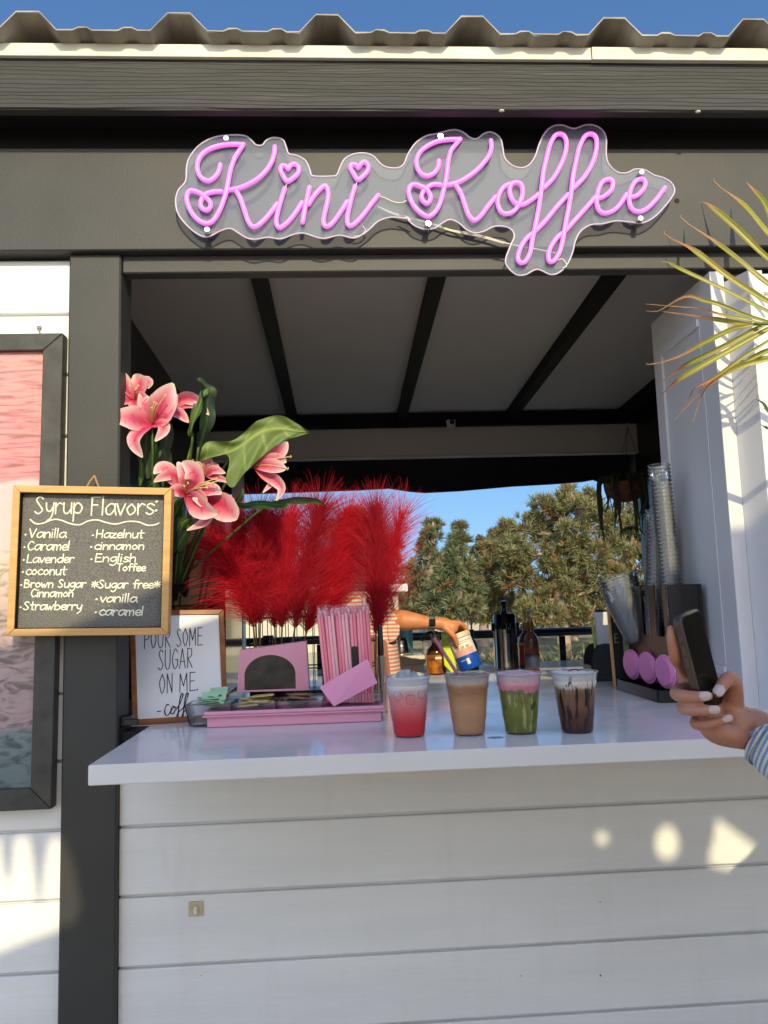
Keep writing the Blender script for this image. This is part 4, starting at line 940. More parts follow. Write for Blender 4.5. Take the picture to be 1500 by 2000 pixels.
M['plume'] = hair_mat('red_plume', (.72, .011, .036), .4); M['plume2'] = hair_mat('crimson_plume', (.50, .007, .026), .4); M['plume3'] = hair_mat('bright_plume', (.74, .018, .048), .4)
M['straw_stalk'] = mat('dry_stalk', (.16, .11, .035), .6, var=.3, vscale=40)
def plume(label, path, Ys, n, spread, ln, seed, m, bias=0, droop=.2):
    rg = np.random.default_rng(seed)
    pts = [P(x, y, Y) for (x, y), Y in zip(path, Ys)]; off = Vector((pts[0].x, pts[0].y, ZC+.002))
    o = thing('feather_grass', label, 'plume', off, 'red feather grass plumes behind the pink tray')
    c = catmull(pts, 8); mb = MB(); L = len(c)
    mb.tube([p-off for p in [Vector((off.x, off.y, ZC+.004))]+c], [.0030]+[.0028*(1-.7*i/L) for i in range(L)], 7); mb.build('stalk', M['straw_stalk'], o, smooth='all')
    C = np.array([tuple(p) for p in c]); K = 6
    u = rg.uniform(.20, 1.0, n)**.85*(L-1); i0 = np.minimum(u.astype(int), L-2); f = (u-i0)[:, None]
    B = C[i0]*(1-f)+C[i0+1]*f; T = C[i0+1]-C[i0]; T /= np.linalg.norm(T, axis=1, keepdims=True)
    an = rg.uniform(0, 2*np.pi, n); ex = np.stack([np.cos(an)+bias, .75*np.sin(an), np.zeros(n)], 1)
    sp = 1.35*spread*rg.uniform(.02, 1.0, n)[:, None]**.8; D = T+ex*sp; D /= np.linalg.norm(D, axis=1, keepdims=True)
    l = (ln*rg.uniform(.35, 1.05, n)*(1.1-.30*(u/L))*1.45)[:, None]
    S = []
    for k in range(K):
        t = k/(K-1); q = B+D*l*t+np.stack([ex[:, 0]*.10, ex[:, 1]*.10, -droop*np.abs(sp[:, 0])], 1)*l*t*t*.7
        q = q+rg.normal(size=(n, 3))*.0012*t; S.append(q)
    S = np.stack(S, 1); strands_mesh('feathers', S, rg.uniform(.00035, .00075, n), m, o, off)
PL = [('leftmost red plume, brushing the side of the oak framed quote sign', [(500, 1330), (492, 1200), (462, 1130), (430, 1060)], (.28, .26, .24, .23), 1.15, .115, 1, -.15, .5),
      ('red plume drooping below the middle lily blooms', [(502, 1330), (498, 1190), (482, 1110), (468, 1035)], (.30, .29, .28, .28), 1.0, .105, 11, -.05, .4),
      ('upright red plume second from the left above the pink arched box', [(507, 1330), (508, 1190), (508, 1100), (506, 1015)], (.28, .26, .25, .24), .95, .105, 2, 0, .3),
      ('dark red plume deep in the bunch over the pink arched box', [(540, 1330), (536, 1200), (534, 1110), (534, 1025)], (.34, .33, .32, .32), .95, .100, 12, 0, .3),
      ('red plume with pale midrib over the middle of the pink arched box', [(548, 1330), (552, 1200), (560, 1110), (566, 1015)], (.30, .28, .27, .27), .9, .105, 3, 0, .2),
      ('full red plume rising between the pink arched box and straw pack', [(562, 1330), (580, 1200), (602, 1100), (624, 1000)], (.28, .27, .26, .25), .9, .115, 4, 0, .25),
      ('darker red plume leaning right behind the straw pack', [(575, 1330), (606, 1210), (645, 1110), (678, 1015)], (.32, .31, .30, .30), .95, .110, 5, .05, .25),
      ('red plume filling the gap above the straw pack', [(640, 1330), (652, 1200), (668, 1120), (690, 1025)], (.36, .35, .34, .34), .95, .105, 8, 0, .25),
      ('tall red plume standing behind the right end of the straw pack', [(733, 1345), (735, 1210), (736, 1110), (734, 1005)], (.24, .24, .23, .22), .75, .105, 6, .0, .2),
      ('rightmost red plume fanning out thinly towards the trees', [(737, 1345), (744, 1200), (756, 1110), (782, 1012)], (.27, .27, .26, .25), .85, .105, 7, .15, .15)]
for i, (lb, pa, Ys, spd, ln, sd, bi, dr) in enumerate(PL): plume(lb, pa, Ys, 3300 if i < 9 else 1700, spd, ln, sd, (M['plume'], M['plume2'], M['plume3'])[(i*2) % 3], bi, dr)
def plume_pot():
    q = PZ(560, 1345, ZC); o = thing('plume_pot', 'low dark pot behind the pink arched box holding red plumes', 'pot', (q.x, .30, ZC+.001))
    mb = MB(); mb.lathe([(0, 0), (.055, 0), (.066, .06), (.066, .085), (.062, .085), (.055, .02), (0, .02)], n=28); mb.build('body', M['dark'], o, smooth=True)
    mb = MB(); mb.lathe([(.0615, .0855), (.0685, .0855), (.0685, .092), (.0615, .092), (.0615, .0855)], n=28); mb.build('rim', M['blackplastic'], o)
plume_pot()
# ================================================================== ON THE COUNTER, LEFT
def Mloc(org, ux, uy, uz=(0, 0, 1)):
    ux, uy, uz = Vector(ux), Vector(uy), Vector(uz)
    return Matrix(((ux.x, uy.x, uz.x, org[0]), (ux.y, uy.y, uz.y, org[1]), (ux.z, uy.z, uz.z, org[2]), (0, 0, 0, 1)))
tl_, tr_ = PZ(400, 1423, ZC), PZ(749, 1410, ZC); TU = (tr_-tl_); TL = TU.length; TU.normalize(); TV = Vector((-TU.y, TU.x, 0))
TH = .034
def on_tray(u, v, z=TH+.0005): return tl_+TU*u+TV*v+Vector((0, 0, z))
def tray():
    o = thing('condiment_tray', 'long pink tray with a moulded rim under the sweetener bins', 'tray', tl_)
    Mx = Mloc((0, 0, .0008), TU, TV)
    mb = MB(); mb.box(.004, TL-.004, .004, .126, 0, TH-.006, .002, M=Mx); b = mb.build('base', M['pinkbox'], o)
    for a in ((-.003, TL+.003, -.002, .007), (-.003, TL+.003, .123, .132)):
        mb = MB(); mb.box(*a, TH-.0058, TH+.003, .0025, seg=2, M=Mx); mb.box(a[0]-.003, a[1]+.003, a[2]-.003, a[3]+.003, TH-.0105, TH-.006, .002, M=Mx); mb.build('rim', M['pinkbox'], o)
    for a in ((-.003, .006), (TL-.006, TL+.003)):
        mb = MB(); mb.box(*a, .0075, .1225, TH-.0058, TH+.003, .002, M=Mx); mb.build('rim', M['pinkbox'], o)
tray()
def clear_bin(name, label, u0, u1, v0, v1, z0, h, fl, group=None):
    o = thing(name, label, 'bin', on_tray((u0+u1)/2, (v0+v1)/2, z0), group); Mx = Mloc((0, 0, 0), TU, TV)
    a, b = (u1-u0)/2, (v1-v0)/2; A, B = a+fl, b+fl; t = .0022
    def ring(p, q, z): return [Mx @ Vector((x*p, y*q, z)) for x, y in ((-1, -1), (1, -1), (1, 1), (-1, 1))]
    rs = [ring(a, b, 0), ring(A, B, h), ring(A-t, B-t, h), ring(a-t, b-t, t)]
    mb = MB(); vs = sum(rs, []); fs = [(0, 3, 2, 1), (12, 13, 14, 15)]
    for k in range(3):
        for i in range(4): fs.append((k*4+i, k*4+(i+1) % 4, k*4+4+(i+1) % 4, k*4+4+i))
    mb.add(vs, fs); mb.build('box', M['clear'], o)
    mb = MB(); pts = ring(A-t/2, B-t/2, h+.0012); mb.tube(pts, .0016, 6, closed=True); mb.build('rim', M['clear'], o)
    return o
pk = {'green': mat('green_paper', (.33, .55, .36), .6, var=.06, vscale=30), 'yellow': mat('yellow_paper', (.66, .55, .20), .6, var=.15, vscale=60), 'brown': mat('raw_sugar_paper', (.26, .15, .085), .6, var=.25, vscale=50)}
def packet(kind, label, pos, rx, ry, rz, w=.052, d=.034, grp=None):
    o = thing('sweetener_packet', label, 'packet', pos, grp)
    mb = MB(); nx, ny = 8, 6; vs = []; fs = []
    for s in (1, -1):
        for i in range(nx+1):
            for j in range(ny+1):
                x, y = i/nx*2-1, j/ny*2-1; vs.append((x*w/2, y*d/2, s*(.0004+.0022*max(0, 1-x**4)*max(0, 1-y**4))))
    N = (nx+1)*(ny+1)
    for i in range(nx):
        for j in range(ny):
            a = i*(ny+1)+j; fs.append((a, a+ny+1, a+ny+2, a+1)); fs.append((N+a, N+a+1, N+a+ny+2, N+a+ny+1))
    mb.add(vs, fs); ob = mb.build('sleeve', pk[kind], o, smooth='all')
    mb = MB(); mb.box(-w*.28, w*.28, -d*.24, -d*.10, .0026, .003); mb.build('print', mat('packet_print', (.05, .10, .06) if kind == 'green' else (.25, .16, .05), .6), o)
    o.rotation_euler = (rx, ry, rz); return o
ang = math.atan2(TU.y, TU.x); wb = TL*.225
U0 = -.040
for i, (kind, lb, l2) in enumerate((('green', 'clear bin of green sweetener packets overhanging the left end of the pink tray', 'green paper sweetener packet in the left clear bin'),
                                ('yellow', 'clear bin of yellow sweetener packets in the middle of the pink tray', 'yellow paper sweetener packet in the middle clear bin'),
                                ('brown', 'clear bin of brown raw sugar packets beside the straw holder', 'brown raw sugar packet in the clear bin by the straws'))):
    u0 = U0+i*(wb+.012); clear_bin('organizer_bin', lb, u0, u0+wb, .022, .095, .003, .048, .010, 'clear organizer bins on the pink tray')
    r = random.Random(i+2)
    for k in range(9):
        st = (i == 0 and k in (2, 5)) 
        p = on_tray(u0+wb*(.5+r.uniform(-.18, .18)), .058+r.uniform(-.012, .014), TH+.008+k*.0027+(.016 if st else 0))
        packet(kind, l2, p, R(r.uniform(-9, 9)+(62 if st else 0)), R(r.uniform(-9, 9)), ang+R(r.uniform(-28, 28)), grp=kind+' packets in a clear bin')
def window_box():
    c = PZ(533, 1348, ZC); Yw = .150
    q = [P(463, 1352, Yw), P(604, 1348, Yw), P(598, 1253, Yw), P(468, 1270, Yw)]
    o = thing('window_box', 'pink card box with an arched dark window on the tray', 'box', ((q[0].x+q[1].x)/2, Yw, q[0].z)); off = Vector(o.location)
    pts = [p-off for p in q]; cx = P(528, 1350, Yw).x-off.x; hw = P(578, 1350, Yw).x-P(478, 1350, Yw).x; hw /= 2
    zt = P(528, 1279, Yw).z-off.z; zs = P(528, 1318, Yw).z-off.z; rr = zt-zs
    hole = [(cx-hw, .004), (cx+hw, .004)]+[(cx+hw*math.cos(a), zs+rr*math.sin(a)) for a in np.linspace(0, math.pi, 22)]
    f = sheet2d('front_panel', [(p.x, p.z) for p in pts], [hole], (0, 0, 0), (1, 0, 0), (0, 0, 1), (0, -1, 0), .002, M['pinkbox'], o)
    mb = MB(); mb.prism([p+Vector((0, .0005, 0)) for p in pts], (0, .055, 0)); mb.build('carton', M['pinkbox'], o)
    m = mat('dark_film', (.012, .013, .014), .08, col2=(.05, .05, .05), vscale=28, spec=.5)
    wp = [Vector((x, -.0004, z)) for x, z in hole]; mb = MB(); mb.prism(wp, (0, .0008, 0)); mb.build('window', m, o)
    z0 = ZC+TH+.004
    mb = MB(); mb.box(pts[0].x+.004, pts[1].x-.004, .004, .05, z0-off.z-.0, max(z0-off.z+.001, -.0005)); 
window_box()
def straws():
    g = 'pink wrapped straws standing in the clear holder'; r = random.Random(9)
    ms = [mat('pink_straw', c, .25, coat=.4) for c in ((.86, .27, .34), (.80, .19, .27), (.87, .42, .46))]
    film = thin_clear('clear_film', (.99, .97, .98), .22, .06, (.95, .8, .84), .2)
    def straw(x0, y0, x1, y1, Y, m, lb, rr=.0041):
        a, b = P(x0, y0, Y-.01), P(x1, y1, Y+.012); o = thing('drinking_straw', lb, 'straw', a, g)
        mb = MB(); mb.tube([(0, 0, 0), b-a], rr, 10, caps=False); mb.tube([(b-a)*.002, (b-a)*.999], rr*.8, 10, caps=False); mb.build('tube', m, o, smooth=True)
        mb = MB(); mb.tube([(b-a)*.93, (b-a)*1.0, (b-a)*1.035], [rr*1.15, rr*1.2, rr*.9], 8, caps=False); mb.build('wrapper', film, o, smooth=True)
    n = 15
    for row in range(3):
        for i in range(n-row % 2):
            t = (i+.5*(row % 2))/(n-1); x1 = 622+t*96; x0 = 640+t*88
            straw(x0, 1372-row*4, x1+r.uniform(-1.5, 1.5), 1202-t*9+r.uniform(-4, 4)-row*5, .105+row*.010, ms[r.randrange(3)], 'pink straw in clear wrapper among the bundle at the end of the pink tray')
    straw(716, 1350, 711, 1168, .135, ms[2], 'pink straw standing taller than the rest of the bundle')
straws()
clear_bin('straw_holder', 'clear square holder around the foot of the pink straws', TL*.715, TL*.995, .030, .100, .003, .058, .004)
def card():
    Y = .020; q = [P(624, 1342, Y), P(718, 1287, Y+.02), P(737, 1334, Y+.022), P(652, 1380, Y-.004)]
    o = thing('pink_card', 'blank pink card tilted against the clear straw holder', 'card', q[3]); n = (q[1]-q[0]).cross(q[3]-q[0]).normalized()
    mb = MB(); mb.prism([p-q[3] for p in q], n*.0012); tag(o); mb.build('sheet', mat('pink_card', (.78, .31, .48), .55), o)
    a, b = P(694, 1300, .052), P(697, 1262, .052); o = thing('black_clip', 'flat black clip handle poking up behind the tilted pink card', 'clip', a)
    mb = MB(); mb.box(-.0085, .0085, -.003, .003, -.03, (b-a).z, .0025, seg=2); mb.build('handle', M['blackplastic'], o)
    mb = MB(); mb.box(-.0095, .0095, -.004, .004, -.034, -.0305, .001); mb.build('jaw', M['steel'], o)
card()
def marker():
    q = PZ(746, 1352, ZC); q = P(746, 1352, .16); o = thing('marker_pen', 'black capped marker standing in a wire cup at the right end of the tray', 'pen', (q.x, .16, ZC+.001))
    zt = P(746, 1222, .16).z-ZC-.001; zm = P(746, 1280, .16).z-ZC-.001
    mb = MB(); mb.lathe([(0, zm), (.0075, zm), (.008, zm+.005), (.0065, zt-.004), (.005, zt), (0, zt)], n=18); mb.build('cap', M['blackplastic'], o, smooth=True)
    mb = MB(); mb.lathe([(0, .006), (.006, .006), (.0066, zm-.0005), (0, zm-.0005)], n=16); mb.build('barrel', mat('silver_barrel', (.45, .44, .43), .3, metal=1), o, smooth=True)
    mb = MB()
    for k in range(8):
        a = k*math.pi/4; mb.tube([(.012*math.cos(a), .012*math.sin(a), 0), (.013*math.cos(a), .013*math.sin(a), zm*.95)], .0008, 6)
    for z in (.001, zm*.5, zm*.95): mb.tube([(.0128*math.cos(a), .0128*math.sin(a), z) for a in np.linspace(0, 2*math.pi, 20)[:-1]], .0009, 6, closed=True)
    mb.build('wire_cup', M['steel'], o)
marker()
# dark cabinet and bottle rack behind
def cabinet():
    o = thing('espresso_cabinet', 'dark brown glossy cabinet in the shadow behind the lilies', 'cabinet', (-.60, .62, ZC+.001))
    m = mat('brown_gloss', (.030, .012, .010), .12, coat=.3); xr = P(440, 1200, .62).x+.60
    mb = MB(); mb.box(-.185, xr, 0, .40, .002, .56, .006, seg=2); mb.build('body', m, o)
    mb = MB(); mb.box(-.17, xr-.016, -.008, -.001, .03, .26, .003); d = mb.build('door', m, o)
    mb = MB(); mb.tube([(xr-.03, -.02, .06), (xr-.03, -.02, .22)], .005, 8); mb.build('handle', M['steel'], d, smooth=True)
    mb = MB(); mb.box(-.17, xr-.016, -.006, -.001, .285, .54, .003); p = mb.build('perforated_panel', M['dark'], o)
    mb = MB()
    for i in range(9):
        for j in range(3): mb.lathe([(0, 0), (.0035, 0), (.0035, .0006), (0, .0006)], (-.15+i*.03, -.0068, .32+j*.05), 8, M=Matrix.Rotation(R(90), 3, 'X'))
    mb.build('holes', mat('hole_speck', (.10, .07, .06), .4), p)  # small discs a little paler than the panel
cabinet()
def rack():
    Yr = .62; x0, x1 = P(488, 1300, Yr).x, P(735, 1300, Yr).x; z0 = ZC+.001; zt = P(600, 1205, Yr).z-z0
    o = thing('wire_rack', 'black wire rack holding bottles behind the red plumes', 'rack', ((x0+x1)/2, Yr, z0)); hx = (x1-x0)/2
    mb = MB()
    for z in (.004, zt*.33, zt*.66, zt): mb.tube([(-hx, 0, z), (hx, 0, z), (hx, .12, z), (-hx, .12, z)], .0022, 6, closed=True)
    for k in range(15):
        x = -hx+2*hx*k/14; mb.tube([(x, .0, .0), (x, .0, zt)], .0013, 6); mb.tube([(x, .12, .0), (x, .12, zt)], .0013, 6)
    mb.build('wire_frame', M['blackplastic'], o)
    mb = MB(); mb.box(-hx+.003, hx-.003, .003, .117, .0065, .010); mb.build('shelf', M['blackplastic'], o)
    for k, (px, lb, zt2, lab) in enumerate(((525, 'dark squat bottle with a printed white label, leftmost in the wire rack', .17, True), (580, 'dark bottle with a small label near the middle of the wire rack', .16, False), (650, 'dark bottle with a white label at the right of the wire rack', .16, True), (688, 'navy capped tall bottle rising above the wire rack', .25, False))):
        q = P(px, 1300, Yr+.06); s = .034
        b = thing('rack_bottle', lb, 'bottle', (q.x, Yr+.06, z0+.0115), 'bottles in the wire rack')
        mb = MB(); mb.lathe([(0, 0), (s, 0), (s+.001, .004), (s+.001, zt2*.68), (s*.5, zt2*.82), (s*.42, zt2*.86), (s*.42, zt2*.93), (0, zt2*.93)], n=20)
        mb.build('body', mat('dark_bottle', (.012, .010, .02) if k == 3 else (.03, .014, .010), .12), b, smooth=True)
        mb = MB(); mb.lathe([(0, zt2*.932), (s*.5, zt2*.932), (s*.5, zt2), (0, zt2)], n=16); mb.build('cap', mat('bottle_cap', (.02, .02, .07) if k == 3 else (.02, .02, .02), .4), b)
        if lab:
            mb = MB(); a0 = R(-150); n = 10
            vs = [((s+.0017)*math.cos(a0+R(120)*i/n), (s+.0017)*math.sin(a0+R(120)*i/n), z) for z in (zt2*.22, zt2*.62) for i in range(n+1)]
            mb.add(vs, [(i, i+1, n+2+i, n+1+i) for i in range(n)]); l = mb.build('label', mat('label_paper', (.55, .55, .56), .6), b)
            mb = MB()
            for j in range(7):
                mb.box(-s*.5, s*(.1+.4*((j*37) % 10)/10), -s-.0026, -s-.0022, zt2*(.27+.045*j), zt2*(.27+.045*j)+.0022)
            mb.build('print', M['ink'], l)
rack()
# ================================================================== FOUR DRINKS
def liq_mat(name, stops, streak=None, h=.118, rough=.3, noise=.02, streak_t=(.5, .62), sscale=(60, 60, 3), zlo=0, zhi=1):
    m = mat(name, (.5, .5, .5), rough, spec=.4); t, b = nodes(m)
    tc = t.nodes.new('ShaderNodeTexCoord'); sp = t.nodes.new('ShaderNodeSeparateXYZ'); t.links.new(tc.outputs['Object'], sp.inputs[0])
    nz = t.nodes.new('ShaderNodeTexNoise'); nz.inputs['Scale'].default_value = 45; nz.inputs['Detail'].default_value = 5; t.links.new(tc.outputs['Object'], nz.inputs[0])
    ma = t.nodes.new('ShaderNodeMath'); ma.operation = 'MULTIPLY_ADD'; ma.inputs[1].default_value = noise*2; ma.inputs[2].default_value = -noise; t.links.new(nz.outputs[0], ma.inputs[0])
    ad = t.nodes.new('ShaderNodeMath'); t.links.new(sp.outputs[2], ad.inputs[0]); t.links.new(ma.outputs[0], ad.inputs[1])
    mr = t.nodes.new('ShaderNodeMapRange'); mr.inputs[2].default_value = h; t.links.new(ad.outputs[0], mr.inputs[0])
    rp = ramp(t, stops); t.links.new(mr.outputs[0], rp.inputs[0]); out = rp.outputs[0]
    for (colr, thr, sca, lo, hi, sd) in (streak or []):
        mp = t.nodes.new('ShaderNodeMapping'); mp.inputs['Scale'].default_value = sca; mp.inputs['Location'].default_value = (sd, sd*1.7, sd*.3); t.links.new(tc.outputs['Object'], mp.inputs[0])
        n2 = t.nodes.new('ShaderNodeTexNoise'); n2.inputs['Scale'].default_value = 1; n2.inputs['Detail'].default_value = 3; n2.inputs['Distortion'].default_value = .4; t.links.new(mp.outputs[0], n2.inputs[0])
        r2 = ramp(t, [(thr[0], (0, 0, 0)), (thr[1], (1, 1, 1))]); t.links.new(n2.outputs[0], r2.inputs[0])
        zr = ramp(t, [(max(0, lo-.08), (0, 0, 0)), (lo, (1, 1, 1)), (hi, (1, 1, 1)), (min(1, hi+.05), (0, 0, 0))]); t.links.new(mr.outputs[0], zr.inputs[0])
        mu = t.nodes.new('ShaderNodeMath'); mu.operation = 'MULTIPLY'; t.links.new(r2.outputs[0], mu.inputs[0]); t.links.new(zr.outputs[0], mu.inputs[1])
        mx = t.nodes.new('ShaderNodeMix'); mx.data_type = 'RGBA'; mx.inputs[7].default_value = (*colr, 1); t.links.new(mu.outputs[0], mx.inputs[0]); t.links.new(out, mx.inputs[6]); out = mx.outputs[2]
    t.links.new(out, b.inputs['Base Color']); return m
CH = .124
def cup_prof(h=CH, rb=.0325, rt=.0468):
    f = lambda z: rb+(rt-rb)*z/h
    p = [(0, .003), (rb-.006, .0025), (rb-.0035, 0), (rb-.0005, .0005), (rb, .003)]
    p += [(f(.012), .012), (f(.03)-.0002, .030), (f(.032)+.0006, .032), (f(.060), .060), (f(.094), .094), (f(.0955)+.0011, .0955), (f(.104)+.0011, .104), (f(.1055)+.0004, .1055), (f(.115)+.0004, .115), (rt+.0006, h-.004), (rt+.0022, h-.0026), (rt+.0026, h-.0008), (rt+.0012, h), (rt-.0006, h-.0012)]
    return p
def cup(label, px, mliq, top=.985, mtop=None):
    b = PZ(px[0], px[1], ZC); d = (Vector((b.x, b.y, 0))-Vector((CAM.x, CAM.y, 0))).normalized()*.030
    o = thing('iced_drink', label, 'drink', (b.x+d.x, b.y+d.y, ZC+.0008), 'iced drinks in clear plastic cups on the counter')
    o.rotation_euler = (0, 0, rnd.uniform(0, 6))
    pr = cup_prof(); mb = MB(); mb.lathe(pr[:-6], n=48); cw = mb.build('cup_wall', M['cup'], o, smooth=True)
    mb = MB(); mb.lathe(pr[-7:], n=48); mb.build('rim', M['cuprim'], cw, smooth=True)
    ft = CH*top-.003; lp = [(0, .0035)]+[(max(.004, r-.0011), z) for r, z in pr[4:] if z < ft-.001]; lr = .0325+(.0468-.0325)*ft/CH-.001
    lp += [(lr, ft-.0015), (lr-.001, ft), (lr*.8, ft+.0012), (lr*.4, ft+.002), (0, ft+.002)]
    mb = MB(); mb.lathe(lp, n=48); mb.build('liquid', [mliq], o, smooth=True)
    return o, ft, lr
M['cuprim'] = thin_clear('cup_rim', (.95, .96, .97), .8, .30, (.80, .82, .86), .06)
M['cup'] = thin_clear('cup_plastic', (.98, .98, .98), .5, .0, (.8, .8, .8), .04)
o1, f1, r1 = cup('red iced drink fading to white foam with ice on top, leftmost of four', (800, 1442), liq_mat('red_refresher', [(0, (0.700, 0.017, 0.025)), (.25, (0.784, 0.049, 0.063)), (.50, (0.840, 0.182, 0.210)), (.70, (0.850, 0.378, 0.392)), (.80, (0.850, 0.728, 0.756)), (1, (0.850, 0.850, 0.850))], noise=.012))
# ice: pale outlines pressed against the wall and lumps on top
ice = mat('ice', (.80, .78, .82), .12, trans=.55, ior=1.31, bump=.3, bscale=60)
for k, (a, rr, s) in enumerate(((.3, .018, .011), (1.9, .012, .012), (3.4, .02, .010), (5.0, .014, .011), (.9, .004, .012))):
    mb = MB(); Mx = Matrix.Translation((rr*math.cos(a), rr*math.sin(a), f1+.001+(.005 if k == 4 else 0))) @ Matrix.Rotation(a, 4, 'Z') @ Matrix.Rotation(.6, 4, 'X')
    mb.box(-s, s, -s*.8, s*.8, -s*.7, s*.7, .003, seg=2, M=Mx); mb.build('ice_cube', ice, o1, smooth=True)
icep = mat('ice_in_drink', (.74, .20, .22), .2)
for k, (a, z) in enumerate(((.05, .078), (.85, .088), (-.8, .086))):
    ang_ = -math.pi/2+a*.8-o1.rotation_euler.z; z_ = z; rr = .0325+(.0143)*z/CH-.0006; s = .0085
    pts = []
    for (u, v) in ((-s, -s*.8), (-s*.8, s), (s*.8, s*.9), (s, -s), (-s*.2, -s*1.05)):
        c, sn = math.cos(k*1.1), math.sin(k*1.1); uu, vv = u*c-v*sn, u*sn+v*c
        an = ang_+uu/rr; r_ = .0325+.0143*(z_+vv)/CH-.0008; pts.append((r_*math.cos(an), r_*math.sin(an), z_+vv))
    mb = MB(); mb.tube(catmull(pts, 4, True), .0006, 6, closed=True); mb.build('ice_edge', icep, o1, smooth='all')
o2, f2, r2 = cup('tan iced latte with a pink straw leaning left, second of four', (917, 1439), liq_mat('latte', [(0, (.25, .115, .045)), (.05, (.52, .27, .13)), (.2, (.62, .34, .175)), (.55, (.60, .32, .16)), (.84, (.48, .24, .12)), (.9, (.57, .34, .21)), (1, (.36, .19, .12))], streak=[((0.336, 0.175, 0.098), (.60, .68), (30, 30, 90), .75, .95, 3)], noise=.006))
mb = MB(); fm = mat('coffee_froth', (.20, .11, .08), .5, col2=(.42, .33, .28), vscale=140, bump=.8, bscale=300); mb.lathe([(0, f2+.006), (.02, f2+.0055), (.035, f2+.004), (r2-.001, f2+.0016)], n=32); mb.build('froth', fm, o2, smooth='all')
def drink_straw():
    a, b = P(893, 1314, -.17), P(848, 1246, -.10); loc = Vector(o2.location); a = Vector((loc.x-.022, loc.y+.0, loc.z+f2-.03)); 
    q = ray(848, 1246); t = (loc.y-.035-CAM.y)/q.y; b = CAM+q*t
    q = ray(892, 1314); t = (loc.y-.012-CAM.y)/q.y; m_ = CAM+q*t; b = b; a = m_+(m_-b)*.25
    s = thing('drinking_straw', 'dusty pink straw stuck in the tan iced latte', 'straw', a); mb = MB(); mb.tube([(0, 0, 0), b-a], .0036, 14, caps=False); mb.tube([(b-a)*.001, (b-a)*.999], .0029, 14, caps=False)
    mb.build('tube', mat('dusty_pink', (.42, .13, .24), .35), s, smooth=True)
    mb = MB(); d = (b-a).normalized(); mb.tube([(b-a)-d*.0015, (b-a)+d*.0004], .0039, 14, caps=False); mb.build('tip', mat('pale_pink_tip', (.55, .22, .34), .35), s)
drink_straw()
o3, f3, r3 = cup('green matcha drink under a layer of pink foam, third of four', (1018, 1436), liq_mat('matcha', [(0, (0.126, 0.105, 0.017)), (.08, (0.168, 0.182, 0.028)), (.3, (0.196, 0.224, 0.035)), (.66, (0.210, 0.231, 0.056)), (.735, (0.238, 0.224, 0.084)), (.76, (0.850, 0.308, 0.392)), (.9, (0.850, 0.364, 0.462)), (1, (0.850, 0.462, 0.588))], streak=[((0.476, 0.476, 0.182), (.50, .60), (120, 120, 9), .12, .66, 1), ((0.070, 0.098, 0.011), (.55, .62), (60, 60, 40), .45, .74, 5)], noise=.016))
mb = MB(); mb.lathe([(0, f3+.004), (.02, f3+.0045), (.03, f3+.003), (.036, f3+.0038), (r3-.001, f3+.0016)], n=36); mb.build('foam', mat('pink_foam', (.68, .24, .36), .4, col2=(.82, .62, .68), vscale=70, bump=.3, bscale=150), o3, smooth='all')
o4, f4, r4 = cup('dark mocha with white foam and chocolate drizzle, rightmost of four', (1128, 1434), liq_mat('mocha', [(0, (0.025, 0.010, 0.007)), (.1, (0.084, 0.031, 0.020)), (.35, (0.168, 0.070, 0.045)), (.68, (0.266, 0.140, 0.087)), (.75, (0.378, 0.238, 0.154)), (.79, (0.850, 0.784, 0.658)), (1, (0.850, 0.850, 0.850))], streak=[((0.039, 0.010, 0.007), (.54, .60), (110, 110, 8), .06, .76, 1), ((0.070, 0.020, 0.014), (.60, .66), (150, 150, 14), .1, .97, 8)], noise=.006))
mb = MB(); mb.lathe([(0, f4+.006), (.02, f4+.0055), (.034, f4+.004), (r4-.001, f4+.0016)], n=36); fo = mb.build('foam', mat('milk_foam', (.78, .74, .70), .45, bump=.4, bscale=130), o4, smooth='all')
rr_ = random.Random(4)
for k in range(13):
    a = rr_.uniform(0, 6.28); rad = rr_.uniform(.004, .034); x, y = rad*math.cos(a), rad*math.sin(a); d = rr_.uniform(0, 6.28); l = rr_.uniform(.008, .02)
    pts = [(x+l*(t-.5)*math.cos(d+t), y+l*(t-.5)*math.sin(d+t), f4+.0062-.0045*min(1, math.hypot(x+l*(t-.5)*math.cos(d+t), y+l*(t-.5)*math.sin(d+t))/.042)**2) for t in np.linspace(0, 1, 7)]
    pts = [p for p in pts if math.hypot(p[0], p[1]) < .041]
    if len(pts) > 2: mb = MB(); mb.tube(pts, [.0006]+[.0013]*(len(pts)-2)+[.0006], 6); mb.build('drizzle', mat('chocolate', (.025, .008, .006), .25) if k == 0 else bpy.data.materials['chocolate'], o4, smooth='all')
# small puddle on the counter
q = PZ(968, 1440, ZC+.0006); mb = MB(); mb.lathe([(0, .0012), (.010, .001), (.015, .0001)], n=20); pd = mb.build('water_spot', thin_clear('water_film', (.97, .97, .98), 1.3, 0, (.8, .8, .8), .02), None, smooth='all')
pd.location = q; pd.scale = (1.2, .7, 1); tag(pd, 'small wet spot on the counter between the latte and the matcha', 'spill')
